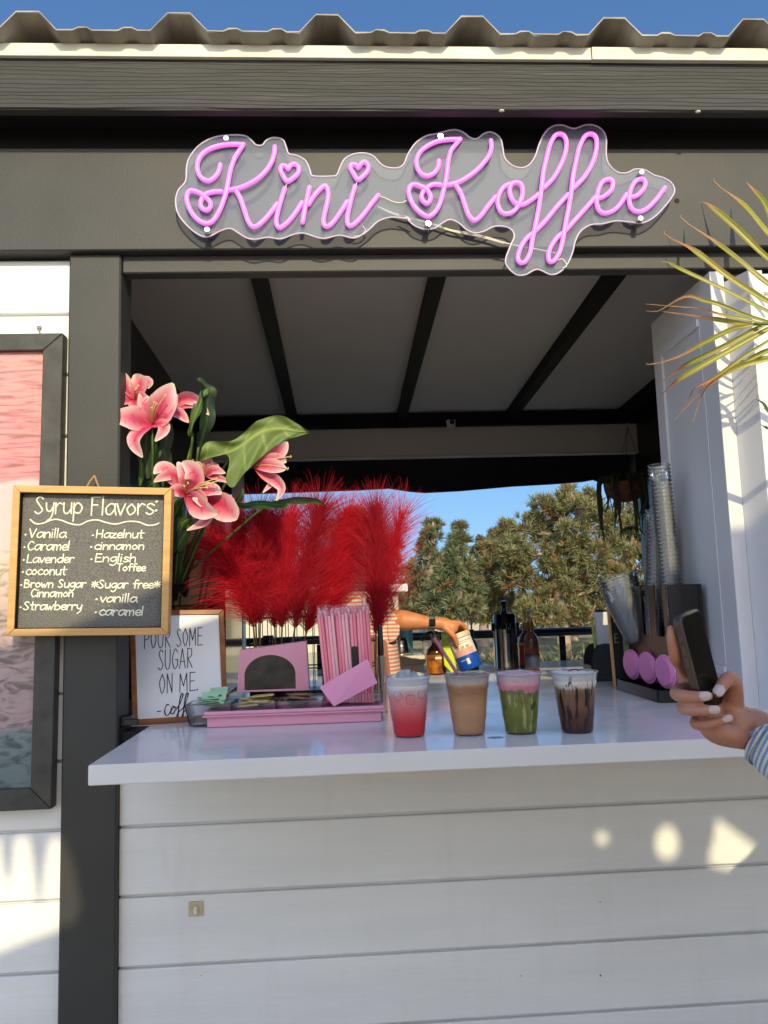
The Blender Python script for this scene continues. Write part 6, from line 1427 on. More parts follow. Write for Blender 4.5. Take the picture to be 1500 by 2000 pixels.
def photographer():
    o = thing('person', 'person in a blue and white striped sleeve holding up a smartphone at the right edge', 'person', (1.35, -1.15, 0)); off = Vector(o.location)
    mb = MB(); g = lambda *pts: [Vector(p)-off for p in pts]
    hw = PWd/2; b = -PHt/2
    # fingers come round the near flank from behind the phone, nails towards the viewer
    def finger(pts, rad): limb(mb, [p-off for p in pts], [q*.87*(1+.08*(k == len(rad)-3)) for k, q in enumerate(rad)], 14, 5); return pts
    fm_ = finger([ph(.026, b+.024, -.034), ph(-.008, b+.030, -.034), ph(-hw+.003, b+.030, -.027), ph(-hw-.006, b+.029, -.014), ph(-hw-.0075, b+.027, .004), ph(-hw-.003, b+.026, .0165)], [.0106, .0100, .0094, .0090, .0086, .0070])
    fr_ = finger([ph(.028, b+.004, -.032), ph(-.006, b+.011, -.031), ph(-hw+.004, b+.011, -.024), ph(-hw-.006, b+.0105, -.010), ph(-hw-.0065, b+.009, .009), ph(-hw-.001, b+.0075, .0225)], [.0104, .0098, .0091, .0087, .0082, .0066])
    pf = finger([ph(.030, b-.020, -.024), ph(.002, b-.014, -.024), ph(-.022, b-.0125, -.016), ph(-.032, b-.0115, -.002), ph(-.031, b-.009, .015), ph(-.024, b-.0065, .031)], [.0100, .0090, .0082, .0077, .0072, .0056])
    # index stretched up along the back, only its side seen past the flank
    fi = finger([ph(.026, b+.045, -.032), ph(.000, b+.062, -.026), ph(-hw+.010, b+.076, -.0185), ph(-hw+.006, b+.100, -.0150), ph(-hw+.008, b+.114, -.0135)], [.0108, .0100, .0090, .0082, .0066])
    # thumb leaves the side of the palm, rises over the far edge and lies across the glass
    th = finger([ph(.046, b-.034, -.004), ph(.049, b-.006, .010), ph(.036, b+.026, .0225), ph(.014, b+.033, .0235), ph(-.006, b+.022, .0165)], [.0190, .0160, .0122, .0108, .0080])
    # palm and heel of the hand, wrist, forearm
    W0 = H(1400, 1270, .015)
    W1 = H(1700, 1450, -.02); EL = Vector((.86, -.98, W1.z-.10))
    for pts, rad in (([ph(.028, b+.040, -.032), ph(.036, b+.0, -.022), W0], [.015, .021, .023]), ([ph(.028, b+.018, -.032), ph(.030, b-.014, -.020), W0+Vector((0, .0, -.008))], [.015, .020, .021]),
                     ([ph(.028, b-.008, -.028), ph(.020, b-.034, -.010), W0+Vector((-.004, 0, -.016))], [.013, .018, .018]), ([ph(.046, b-.012, .002), ph(.044, b-.034, .012), W0+Vector((.0, 0, .006))], [.018, .021, .020]), ([ph(.006, b-.022, -.016), ph(.014, b-.036, .006), W0+Vector((-.002, 0, -.012))], [.011, .015, .018]), ([W0, W1], [.0262, .029]), ([W1, EL], [.031, .040])):
        limb(mb, [p-off for p in pts], [q*.93 for q in rad], 18, 5)
    hd = remesh(mb, 'body', M['skin1'], o, .0019, 7, .5)
    # nails
    def nail(p, d, up, w_, l):
        d = d.normalized(); up = (up-d*up.dot(d)).normalized(); s = d.cross(up); vs = []; nu, nv = 6, 6
        for i in range(nu+1):
            for j in range(nv+1):
                a = i/nu*2-1; t = j/nv*2-1; k = math.sqrt(max(0, 1-max(0, abs(t)-.45)**2*2.6)); vs.append(p-off+d*l*t+s*w_*a*k+up*(-.0022*a*a-.0011*t*t))
        fs = [(i*(nv+1)+j, (i+1)*(nv+1)+j, (i+1)*(nv+1)+j+1, i*(nv+1)+j+1) for i in range(nu) for j in range(nv)]
        m_ = MB(); m_.add(vs, fs); m_.build('fingernail', M['nail'], hd, smooth='all')
    for pts, r, w_, l in ((fm_, .0072, .0056, .0074), (fr_, .0068, .0053, .0072), (pf, .0060, .0045, .0062)):
        d = pts[-1]-pts[-2]; u = (PW*-1+PN*.15+PV*-.25).normalized(); nail(pts[-1]+u*(r*1.16)-d.normalized()*.0020, d, u, w_, l)
    d = th[-1]-th[-2]; u = (PW*-.62+PN*.55+PV*-.55).normalized(); nail(th[-1]+u*.0096-d.normalized()*.001, d, u, .0066, .0088)
    # sleeve: cuff then loose arm up to the shoulder, torso, trousers, shoes
    SH = Vector((1.20, -1.02, 1.24)); ax = (W1-W0).normalized()
    c0 = W0+ax*.028; sl = striped('striped_sleeve', (.20, .30, .52), (.66, .68, .70), 150, tuple(ax))
    mb = MB(); pth = catmull([c0-off, W1-off, (W1+EL)/2-off, EL-off, (EL+SH)/2-off, SH-off], 5); L = len(pth); rr_ = [.047]+[.044+.020*i/L+.003*math.sin(i*1.9) for i in range(1, L)]
    mb.tube(pth, rr_, 24, caps=False); a_ = [(p) for p in pth]; mb.tube(pth[:1]+pth[:3], [.0445, .043, .042, .042], 24, caps=False)
    mb.build('sleeve', sl, o, smooth='all')
    mb = MB(); mb.tube([pth[0]-ax*.001, pth[0]+ax*.004, pth[0]+ax*.040, pth[0]+ax*.044], [.0472, .0492, .0500, .0480], 28, caps=False); mb.build('cuff', sl, o, smooth='all')
    bc = Vector((1.42, -1.10, 0))-off
    mb = MB(); up = lambda x, y, z: bc+Vector((x, y, z))
    limb(mb, [up(0, 0, .80), up(0, 0, 1.0), up(0, .01, 1.15), up(0, .0, 1.27)], [.15, .135, .15, .11], 20); limb(mb, [SH-off, up(0, 0, 1.26), up(.17, -.02, 1.24)], [.06, .08, .06]); limb(mb, [up(.19, -.02, 1.22), up(.23, -.02, .98), up(.2, -.08, .76)], [.06, .05, .042])
    remesh(mb, 'shirt', striped('striped_shirt', (.20, .30, .52), (.66, .68, .70), 150), o, .014, 5)
    mb = MB()
    for s in (-1, 1): limb(mb, [up(s*.07, 0, .80), up(s*.09, 0, .45), up(s*.09, .02, .09)], [.10, .075, .055])
    remesh(mb, 'trousers', mat('dark_denim', (.02, .03, .06), .8), o, .014, 4)
    for s in (-1, 1):
        mb = MB(); limb(mb, [up(s*.09, .04, .04), up(s*.09, -.10, .035)], [.042, .038]); remesh(mb, 'shoe', mat('shoe', (.5, .5, .5), .5), o, .009, 3)
    mb = MB(); Rh = Matrix.Rotation(R(-100), 3, 'Z'); hc = up(-.01, 0, 1.47); head(mb, hc, Rh, 1.0); mb2 = remesh(mb, 'head', M['skin1'], o, .006, 3); face_parts(mb2, hc, Rh, 1.0, (.05, .025, .01), .18)
    mb = MB(); limb(mb, [up(.2, -.08, .75), up(.19, -.11, .66)], [.03, .024]); 
    for k in range(4): limb(mb, [up(.185+.0*k, -.085-.016*k, .66), up(.18, -.085-.016*k, .60), up(.175, -.08-.016*k, .57)], [.009, .008, .006])
    limb(mb, [up(.18, -.13, .70), up(.17, -.15, .65)], [.010, .008]); remesh(mb, 'hand', M['skin1'], o, .004, 3)
photographer()
# ------------------------------------------------------------------ barista behind the plumes, one arm reaching right
def barista():
    Y = 1.52; g = lambda x, y, dy=0: P(x, y, Y+dy)
    o = thing('person', 'barista mostly hidden by the red plumes, bare arm with a watch tipping a canister', 'person', (g(715, 1300).x, Y, .031)); off = Vector(o.location)
    G = lambda x, y, dy=0: g(x, y, dy)-off
    shl = G(752, 1208, -.02); elb = G(792, 1212, -.09); wr = G(843, 1217, -.10); kn = G(882, 1224, -.09)
    mb = MB(); limb(mb, [G(728, 1180, .02), shl, elb, wr, kn], [.055, .050, .044, .024, .026], 16, 5)
    limb(mb, [wr, G(866, 1218, -.10), G(884, 1226, -.105)], [.024, .028, .026], 14)
    # hand closes over the canister's lid: four fingers on the far side, thumb in front
    CAN0 = G(897, 1240, -.07)
    F = [[(884, 1216, -.11), (902, 1219, -.10), (912, 1232, -.085), (910, 1247, -.08)], [(884, 1219, -.09), (900, 1220, -.07), (911, 1233, -.055), (910, 1250, -.05)], [(882, 1222, -.07), (896, 1223, -.045), (907, 1236, -.03), (906, 1252, -.028)], [(880, 1225, -.06), (890, 1228, -.03), (899, 1240, -.012), (899, 1254, -.012)]]
    for f, r in zip(F, (.0105, .011, .0105, .009)): limb(mb, [G(*p) for p in f], [r*1.15, r*1.05, r, r*.8], 12, 4)
    limb(mb, [G(870, 1226, -.12), G(884, 1240, -.13), G(891, 1252, -.125), G(893, 1262, -.12)], [.016, .0125, .0115, .009], 12, 4)
    # neck, torso core, head, legs
    hx = 705
    neck = G(hx, 1120); hip = G(hx+22, 1420, .03)
    limb(mb, [G(hx, 1105), neck, G(hx+4, 1155, .0)], [.05, .052, .07]); limb(mb, [G(hx-8, 1170), G(hx+20, 1172, 0), G(728, 1180, .02)], [.06, .075, .058])
    limb(mb, [G(hx-8, 1170, 0), G(hx-32, 1230, .0), G(hx-24, 1300, -.08)], [.055, .042, .034])
    head(mb, G(hx, 1068, -.01), Matrix.Rotation(R(25), 3, 'Z'), .98)
    hip3 = Vector((.02, .02, .86)); limb(mb, [G(hx+6, 1170, 0), Vector((.01, .01, 1.0)), hip3], [.11, .115, .125], 18)
    for s in (-1, 1): limb(mb, [hip3+Vector((s*.07, 0, -.04)), Vector((s*.08+.02, 0, .45)), Vector((s*.08+.02, .02, .06))], [.09, .06, .042])
    bd = remesh(mb, 'body', M['skin2'], o, .0055, 4, .5)
    face_parts(bd, G(hx, 1068, -.01), Matrix.Rotation(R(25), 3, 'Z'), .98, (.06, .03, .012), .16)
    ws = striped('pink_stripe_top', (.66, .22, .17), (.74, .66, .60), 62, (0, 0, 1))
    mb = MB(); limb(mb, [G(hx+6, 1172, 0), Vector((.012, .01, 1.0)), Vector((.02, .02, .78))], [.125, .132, .145], 20); remesh(mb, 'top', ws, o, .012, 4)
    # short loose sleeve falling below the upper arm
    mb = MB(); s0, s1, s2 = G(748, 1190, -.07), G(768, 1196, -.10), G(778, 1216, -.115)
    pl = [G(757, 1188, -.105), G(768, 1194, -.115), G(776, 1207, -.122), G(781, 1224, -.122), G(780, 1240, -.115), G(772, 1252, -.105), G(760, 1256, -.10), G(756, 1230, -.10)]
    mb.prism(pl, (0, .02, 0)); sl = mb.build('sleeve', ws, o, smooth=True); bv = sl.modifiers.new('b', 'BEVEL'); bv.width = .006; bv.segments = 3
    mb = MB(); ap = [G(734, 1240, -.155), G(756, 1254, -.15), G(766, 1345, -.16), G(735, 1350, -.16), G(690, 1350, -.16), G(690, 1240, -.155)]; mb.prism(ap, (0, .01, 0)); mb.build('apron', mat('dusty_apron', (.30, .12, .085), .8, bump=.3), o)
    mb = MB(); d = (wr-elb).normalized(); mb.tube([wr-d*.014, wr-d*.012, wr+d*.012, wr+d*.014], [.0265, .0285, .0285, .0265], 22, caps=False); w_ = mb.build('watch_band', mat('grey_band', (.22, .19, .16), .5, metal=.3), o, smooth=True)
    mb = MB(); mb.box(-.013, .013, -.005, .003, -.014, .014, .003, M=Matrix.Translation(wr+Vector((0, -.029, .004)))); mb.build('watch_case', M['gloss_black'], w_)
    # the canister it tips: white tub, blue foot, label
    a, b = g(893, 1238, -.065), g(921, 1306, -.085); c = thing('white_canister', 'white and blue powder tub tipped over in the barista hand', 'canister', a); ax = (b-a); Lc = ax.length; q = ax.to_track_quat('Z', 'Y').to_matrix(); rc = .050
    mb = MB(); mb.lathe([(rc, .024), (rc, Lc*.60), (rc, Lc*.61)], n=30, M=q); mb.lathe([(rc, .024), (rc*.96, .024)], n=30, M=q); mb.build('tub', mat('white_tub', (.76, .75, .72), .35), c, smooth=True)
    mb = MB(); mb.lathe([(rc, Lc*.612), (rc, Lc*.95), (rc-.004, Lc), (0, Lc)], n=30, M=q); mb.build('blue_band', mat('blue_band', (.012, .08, .50), .35), c, smooth=True)
    mb = MB(); mb.lathe([(0, 0), (rc+.002, 0), (rc+.003, .004), (rc+.003, .020), (rc, .0235)], n=30, M=q); mb.build('lid', mat('cream_lid', (.62, .56, .42), .4), c, smooth=True)
    n = 12
    vw = q.inverted() @ (CAM-a); a_mid = math.atan2(vw.y, vw.x)
    def patch(z0, z1, w0, w1, name, m, r_=rc+.0012, par=None):
        mb = MB(); vs = [q @ Vector((r_*math.cos(a_mid+w0+(w1-w0)*i/n), r_*math.sin(a_mid+w0+(w1-w0)*i/n), z)) for z in (z0, z1) for i in range(n+1)]
        mb.add(vs, [(i, i+1, n+2+i, n+1+i) for i in range(n)]); return mb.build(name, m, par or c, smooth='all')
    lb = patch(Lc*.44, Lc*.60, -.9, .9, 'label', mat('pink_label', (.72, .36, .34), .5))
    patch(.036, .0375, -1.0, 1.0, 'label_line', M['ink'], par=lb); patch(.044, .0453, -.5, .8, 'label_line', M['ink'], par=lb)
    for k in range(3): patch(Lc*.36, Lc*.43, -.55+k*.42, -.25+k*.42, 'label_picture', mat('label_picture', (.45, .5, .2), .5, col2=(.6, .12, .12), vscale=150), par=lb)
    patch(Lc*.70, Lc*.86, -.15, .12, 'label_badge', mat('badge', (.6, .66, .75), .5), rc+.0014, par=lb); patch(Lc*.72, Lc*.735, .2, .6, 'label_line', mat('badge', (.6, .66, .75), .5), rc+.0014, par=lb)
barista()
# ================================================================== PALM FROND at the right edge
M['palm'] = attr_mat('palm_leaflet', .38, .3)
def palm():
    root = P(1640, 640, -.30); o = thing('palm_plant', 'palm at the right edge, green leaflets with dry brown tips crossing the shutter door', 'plant', (1.62, -.42, 0)); off = Vector(o.location)
    tip = P(1474, 632, -.20); mb = MB(); hub = Vector((1.62, -.42, 1.35))
    mb.tube([p-off for p in catmull([tip, P(1540, 634, -.24), P(1640, 660, -.30), Vector((1.50, -.40, 1.70)), hub], 6)], [.003+.010*i/24 for i in range(25)], 10); mb.build('frond_stem', mat('palm_stem', (.16, .20, .04), .5), o, smooth='all')
    K = 3.5667; z = lambda u, v, Y: P(1200+u/K, 340+v/K, Y)-off
    Lf = [("1290,560 1130,400 1040,200 915,50", 16, .22), ("1290,640 1071,420 900,220 715,75", 17, .30), ("1260,700 1071,590 840,370 700,250 640,205 580,195", 17, .42), ("1250,860 1071,770 850,590 680,460 490,330", 17, .34), ("1230,960 1071,890 800,720 580,550 480,490 372,438", 15, .40),
          ("1200,1000 1071,960 750,800 460,665 370,618 300,610", 12, .22), ("1150,1040 1071,1030 880,970 720,905 620,880 530,850 450,868 380,910 300,955 220,952", 11, .55), ("1040,1040 900,1010 760,985 600,940 450,925 220,905", 9, .62), ("1020,1046 900,1045 750,1020 560,990 330,955", 13, .44),
          ("1010,1046 900,1065 800,1090 600,1190 440,1275 265,1328", 13, .40), ("1100,1035 1050,1045 800,1180 540,1310 440,1365 315,1460", 13, .34), ("1180,1030 1071,1080 800,1230 500,1400 400,1470 320,1548", 14, .38), ("1230,1060 1071,1163 900,1270 700,1415 560,1490 520,1560 440,1710", 9, .55),
          ("1240,1130 1071,1232 850,1340 680,1430 560,1560 420,1712", 10, .62), ("1260,1240 1071,1290 900,1330 750,1400 640,1490 600,1560 540,1755", 13, .58), ("1250,1270 1071,1275 900,1320 780,1365 670,1395", 9, .6), ("1250,1220 1071,1230 950,1285 860,1330", 12, .1)]
    dry = (.50, .25, .12)
    for i, (s, wd, fr) in enumerate(Lf):
        pts = [tuple(map(float, p.split(','))) for p in s.split()]; n = len(pts)
        path = [z(u, v, -.20+.115*(k/(n-1))**1.2-.018*math.sin(math.pi*k/(n-1))) for k, (u, v) in enumerate(pts)]
        g1 = mix3((.20, .20, .02), (.34, .29, .035), (i*37 % 10)/10)
        def col(t, a, r, fr=fr, g1=g1):
            c = mix3(g1, (.42, .40, .10), math.exp(-(a*6)**2)*.7+(.35 if a > .85 else 0)); k = max(0, min(1, (t-(1-fr)+r.uniform(-.03, .03))*9)); return tuple(x*r.uniform(.85, 1.12) for x in mix3(c, dry, k))
        pf = lambda t, fr=fr: (min(1, .35+2.2*t) if t < .3 else 1)*(1 if t < 1-fr else max(.06, 1-((t-1+fr)/fr)**.7*.93))
        blade('leaflet', path, wd/K/F_PX*1.72*1.45, R(10 if i % 2 else -10), .38, pf, col, M['palm'], o, na=22, ns=4, seed=i, wave=.04)
        if i in (1, 4, 3, 9):
            e = path[-1]; d = (path[-1]-path[-2]).normalized(); mb = MB(); mb.tube([e-d*.012, e+d*.012+Vector((0, 0, .004)), e+d*.018+Vector((.004, 0, .010))], [.0014, .0008, .0003], 5); mb.build('leaf_tip', mat('dry_fibre', dry, .8), o)
    # lower frond entering at the edge, dark
    for j, s in enumerate(("1180,1720 1071,1660 1030,1600 985,1568", "1200,1830 1100,1790 1060,1775 1020,1745", "1200,1760 1100,1690 1040,1630")):
        pts = [tuple(map(float, p.split(','))) for p in s.split()]
        blade('leaflet', [z(u, v, -.25+.02*k) for k, (u, v) in enumerate(pts)], .008, R(30), .5, None, leaf_col((.03, .05, .01), (.12, .16, .03)), M['palm'], o, na=12, ns=4, seed=40+j)
    mb = MB(); mb.tube([p-off for p in catmull([P(1540, 800, -.26), Vector((1.5, -.38, 1.5)), hub], 5)], .008, 8); mb.build('frond_stem', M['stalk'], o, smooth='all')
    r = random.Random(2)
    for k in range(6):      # fronds on the far side of the palm, outside the photograph
        a = R(-75+k*32); d = Vector((math.cos(a), math.sin(a), 0)); mb = MB(); c = catmull([hub, hub+d*.3+Vector((0, 0, .38)), hub+d*.7+Vector((0, 0, .42)), hub+d*1.0+Vector((0, 0, .2))], 8); mb.tube([p-off for p in c], [.012-.010*i/len(c) for i in range(len(c))], 8); mb.build('frond_stem', M['stalk'], o, smooth='all')
        mb = MB(); vs = []; s_ = Vector((-d.y, d.x, 0))
        for i in range(6, len(c)):
            for q in (-1, 1):
                e = c[i]+s_*q*.26+d*.16+Vector((0, 0, -.10)); m_ = (c[i]+e)/2+Vector((0, 0, .03)); t = (e-c[i]).normalized().cross(Vector((0, 0, 1)))*.010
                b0 = len(mb.v); mb.add([c[i]-off-t*.4, c[i]-off+t*.4, m_-off+t, m_-off-t, e-off], [(0, 1, 2, 3), (3, 2, 4)])
        ob = mb.build('frond_leaflets', mat('palm_green', (.10, .14, .02), .4), o, merge=False); ob['kind'] = 'stuff'
    mb = MB(); L = [Vector((.02*math.sin(i*.7), 0, .30+1.05*i/14)) for i in range(15)]; mb.tube(L, [.075+.008*(i % 2) for i in range(15)], 14); mb.build('trunk', mat('palm_trunk', (.16, .10, .05), .9, bump=.8, bscale=40), o, smooth=True)
    mb = MB(); mb.lathe([(0, 0), (.16, 0), (.22, .3), (.24, .34), (.22, .34), (.19, .28), (0, .28)], n=28); mb.build('pot', mat('clay_pot', (.35, .14, .07), .8), o, smooth=True)
palm()
# ================================================================== HANGING BASKET
def basket():
    Y = 2.22; c = P(1222, 948, Y); o = thing('hanging_basket', 'round coir basket of dark trailing leaves hung by three chains from the rear rafters', 'planter', c)
    r = .112; mb = MB(); prof = [(0, -r*.80)]+[(r*math.sin(a), -r*.80*math.cos(a)) for a in np.linspace(.15, 1.5, 9)]+[(r*.96, .012), (r*.9, .0)]
    mb.lathe(prof, n=28); mb.build('liner', mat('coir', (.36, .15, .09), .85, col2=(.10, .04, .025), vscale=38, bump=.9, bscale=120), o, smooth=True)
    mb = MB()
    for a in np.linspace(0, math.pi, 7)[:-1]: mb.tube([(r*1.01*math.sin(t)*math.cos(a), r*1.01*math.sin(t)*math.sin(a), -r*.81*math.cos(t)) for t in np.linspace(-1.5, 1.5, 16)], .0016, 6)
    for t in (.7, 1.15, 1.5): mb.tube([(r*1.015*math.sin(t)*math.cos(a), r*1.015*math.sin(t)*math.sin(a), -r*.81*math.cos(t)) for a in np.linspace(0, 6.283, 29)[:-1]], .0018, 6, closed=True)
    mb.build('wire_frame', mat('copper_wire', (.25, .12, .07), .4, metal=.6), o)
    top = P(1226, 834, Y)-c
    for a in (-2.4, -.4, 1.3):
        e = Vector((r*math.cos(a), r*math.sin(a), .0)); mb = MB(); n = 26
        for i in range(n):
            p = e.lerp(top, (i+.5)/n); d = (top-e).normalized()*.010; s_ = (Vector((0, -1, 0)) if i % 2 else Vector((1, 0, 0)))*.0035
            mb.tube([p-d*.5, p+s_, p+d*.5, p-s_], .0011, 4, closed=True)
        mb.build('chain', M['blackplastic'], o)
    mb = MB(); mb.tube(catmull([top, top+Vector((.008, 0, .014)), top+Vector((0, 0, .024)), top+Vector((-.006, 0, .016))], 4), .002, 6); mb.build('hook', M['steel'], o)
    rg = random.Random(6)
    for k in range(34):
        a = rg.uniform(0, 6.283); l = rg.uniform(.10, .28) if k > 6 else .33; s_ = rg.uniform(.7, 1.15); d = Vector((math.cos(a), math.sin(a), 0))
        path = [d*r*.5+Vector((0, 0, .0)), d*r*.9*s_+Vector((0, 0, .055)), d*r*1.25*s_+Vector((0, 0, .015)), d*r*1.3*s_+Vector((.004*k % .02, 0, -l*.5)), d*r*(1.15+.1*rg.random())*s_+Vector((rg.uniform(-.03, .03), 0, -l))]
        blade('leaf', path, rg.uniform(.006, .010), R(rg.uniform(-40, 40)), .3, None, leaf_col((.012, .022, .012), (.03, .05, .02), (.10, .12, .07)), M['leaf'], o, na=14, ns=2, seed=k)
    mb = MB(); mb.tube(catmull([(-.03, -.08, -.15), (-.035, -.09, -.21), (-.02, -.09, -.25)], 4), .0015, 5); mb.build('runner', M['stalk'], o)
    for k in range(9):
        a = k*.7; d = Vector((math.cos(a), .6*math.sin(a), 0)); b0 = Vector((-.02, -.09, -.25)); blade('leaf', [b0, b0+d*.03+Vector((0, 0, .012)), b0+d*.075+Vector((0, 0, -.03))], .005, 0, .3, None, leaf_col((.012, .022, .012), (.03, .05, .02)), M['leaf'], o, na=8, ns=2, seed=k)
basket()
# ================================================================== TREES BEYOND THE BALCONY
M['needles'] = attr_mat('pine_needles', .6, .25); M['bark'] = mat('pale_pine_bark', (.30, .22, .16), .9, var=.3, vscale=8, bump=.8, bscale=30)
def tuft_cloud(name, centers, radii, per, nl, nb, wd, parent, off, cols, seed, up=.55):
    """thousands of leaf-sized blades: tufts scattered through each clump's volume"""
    rg = np.random.default_rng(seed); C = []; O = []; G = []
    for (c, r, k) in zip(centers, radii, range(len(centers))):
        n = int(per*(r/.4)**1.6)+6; d = rg.normal(size=(n, 3)); d /= np.linalg.norm(d, axis=1, keepdims=True)
        rad = r*rg.uniform(.25, 1.0, n)**.6; p = np.array(c)+d*rad[:, None]*np.array([1, 1, .8])
        o_ = d*.8+np.array([0, 0, up])+rg.normal(size=(n, 3))*.35; o_ /= np.linalg.norm(o_, axis=1, keepdims=True)
        C.append(p); O.append(o_); w_ = rg.uniform(0, 1, (n, 1)); base = cols[0]*(1-w_)+cols[1]*w_; br = (rg.uniform(0, 1, (n, 1)) < cols[3]) ; G.append(np.where(br, cols[2]*rg.uniform(.6, 1.2, (n, 1)), base*rg.uniform(.7, 1.25, (n, 1))))
    C = np.concatenate(C); O = np.concatenate(O); G = np.concatenate(G); n = len(C)
    D = O[:, None, :]+rg.normal(size=(n, nb, 3))*.55; D /= np.linalg.norm(D, axis=2, keepdims=True); L = nl*rg.uniform(.6, 1.15, (n, nb, 1))
    S = np.cross(D, rg.normal(size=(n, nb, 3))); S /= np.linalg.norm(S, axis=2, keepdims=True); b = C[:, None, :]
    V = np.stack([b-S*wd*.5+D*L*.05, b+S*wd*.5+D*L*.05, b+D*L*.6+S*wd, b+D*L, b+D*L*.6-S*wd], axis=2).reshape(-1, 3)-np.array(off)
    m_ = n*nb; idx = np.arange(m_)[:, None]*5+np.array([0, 1, 2, 3, 4])[None, :]
    me = bpy.data.meshes.new(name); me.vertices.add(len(V)); me.vertices.foreach_set('co', V.astype(np.float32).ravel()); me.loops.add(m_*5); me.loops.foreach_set('vertex_index', idx.ravel().astype(np.int32))
    me.polygons.add(m_); me.polygons.foreach_set('loop_start', np.arange(0, m_*5, 5, dtype=np.int32)); me.polygons.foreach_set('loop_total', np.full(m_, 5, dtype=np.int32)); me.update(calc_edges=True)
    a = me.color_attributes.new('tint', 'FLOAT_COLOR', 'POINT'); cc = np.repeat(G, nb*5, axis=0); a.data.foreach_set('color', np.concatenate([cc, np.ones((len(cc), 1))], 1).astype(np.float32).ravel())
    me.materials.append(M['needles']); return link(bpy.data.objects.new(name, me), parent)
PINE = (np.array([.13, .14, .05]), np.array([.29, .28, .13]), np.array([.32, .16, .06]), .13)
PINE2 = (np.array([.10, .125, .055]), np.array([.22, .24, .12]), np.array([.28, .16, .07]), .08)
EUC = (np.array([.09, .11, .07]), np.array([.17, .19, .12]), np.array([.14, .12, .07]), .12)
def ground_z(y): return -.77+.035*max(0, min(y, 40)-6)
def tree(name, label, Y, lumps, trunk, cols, seed, per=92, nl=.17, nb=14, wd=.0085, cat='tree', group='pines beyond the balcony', limbs=True, up=.55):
    s = (Y-CAM.y)/F_PX; bx, by = trunk[0]; bp = P(bx, by, Y); bp.z = ground_z(Y)-.1; o = thing(name, label, cat, bp, group); off = np.array(bp); r = random.Random(seed)
    cs = []; rs = []
    for (x, y, rad) in lumps:
        q = P(x, y, Y+r.uniform(-1, 1)*rad*s*1.3); cs.append(tuple(q)); rs.append(rad*s*1.12)
        for k in range(3): cs.append(tuple(q+Vector((r.uniform(-1, 1), r.uniform(-1, 1), r.uniform(-.7, .9)))*rad*s*.95)); rs.append(rad*s*r.uniform(.35, .6))
    tuft_cloud('crown', cs, rs, per, nl, nb, wd, o, off, cols, seed, up)
    tp = [bp]+[P(x, y, Y) for x, y in trunk[1:]]; c = catmull(tp, 6); mb = MB(); L = len(c); mb.tube([p-bp for p in c], [.16*(1-.85*i/(L-1)) for i in range(L)], 10); mb.build('trunk', M['bark'], o, smooth=True)
    if limbs:
        mb = MB()
        for (x, y, rad), q in zip(lumps, cs[::4]):
            q = Vector(q); j = min(range(L), key=lambda i: (c[i]-q).length+max(0, c[i].z-q.z+.15)*4); a = c[j]; m_ = (a+q)/2+Vector((r.uniform(-.12, .12), r.uniform(-.1, .1), r.uniform(-.15, .05)))
            mb.tube([p-bp for p in catmull([a, m_, q, q+(q-m_)*.4], 4)], [.05, .045, .042, .038, .034, .031, .028, .025, .022, .018, .014, .01, .006], 6)
            for k in range(2):
                e = q+Vector((r.uniform(-1, 1), -abs(r.uniform(.1, 1)), r.uniform(-.4, .8)))*rad*s*.8; mb.tube([p-bp for p in catmull([m_, (m_+e)/2+Vector((0, -.05, -.06)), e], 4)], [.022-.0022*i for i in range(9)], 5)
        mb.build('limbs', M['bark'], o, smooth=True)
    return o
tree('pine_tree', 'tallest pine with a broad domed crown on the right beyond the balcony', 13.0, [(1060, 990, 26), (1095, 985, 26), (1130, 1000, 30), (1030, 1030, 28), (1075, 1040, 34), (1125, 1050, 34), (1165, 1020, 26), (1010, 1075, 26), (1050, 1095, 34), (1105, 1105, 34), (1155, 1085, 32), (1190, 1060, 24), (1000, 1130, 26), (1045, 1150, 30), (1090, 1160, 34), (1140, 1150, 34), (1185, 1130, 30), (1030, 1195, 26), (1075, 1205, 28), (1130, 1205, 30), (1180, 1190, 28)],
     [(1105, 1300), (1098, 1210), (1085, 1120), (1095, 1040), (1092, 975)], PINE, 11)
tree('pine_tree', 'pine at the far right half hidden behind the cup stacks', 15.5, [(1150, 975, 20), (1205, 1010, 26), (1250, 1000, 26), (1225, 1050, 30), (1270, 1050, 30), (1200, 1090, 28), (1250, 1100, 32), (1290, 1100, 28), (1215, 1150, 32), (1265, 1160, 32), (1230, 1205, 30), (1310, 1160, 30), (1180, 1230, 26)], [(1235, 1290), (1232, 1150), (1236, 1020)], PINE, 12)
tree('pine_tree', 'slim pointed pine left of the broad domed one', 14.2, [(990, 1030, 14), (985, 1055, 20), (970, 1080, 22), (1000, 1095, 22), (960, 1110, 24), (985, 1130, 24), (950, 1150, 24), (980, 1170, 26), (1005, 1200, 24), (945, 1195, 24)], [(982, 1290), (982, 1160), (988, 1020)], PINE, 13)
tree('pine_tree', 'small spire topped pine nearest the red plumes', 12.4, [(897, 1035, 9), (896, 1055, 13), (893, 1080, 18), (875, 1105, 20), (905, 1110, 20), (865, 1140, 24), (895, 1145, 24), (925, 1150, 22), (850, 1180, 24), (885, 1185, 26), (920, 1190, 24)], [(893, 1290), (893, 1150), (897, 1030)], PINE2, 14)
tree('pine_tree', 'pine standing behind the thin red plume at the right', 13.4, [(846, 1025, 10), (843, 1050, 15), (835, 1080, 20), (850, 1105, 20), (815, 1110, 22), (840, 1140, 24), (805, 1150, 26), (830, 1185, 26), (795, 1195, 26)], [(836, 1290), (838, 1150), (846, 1020)], PINE2, 15)
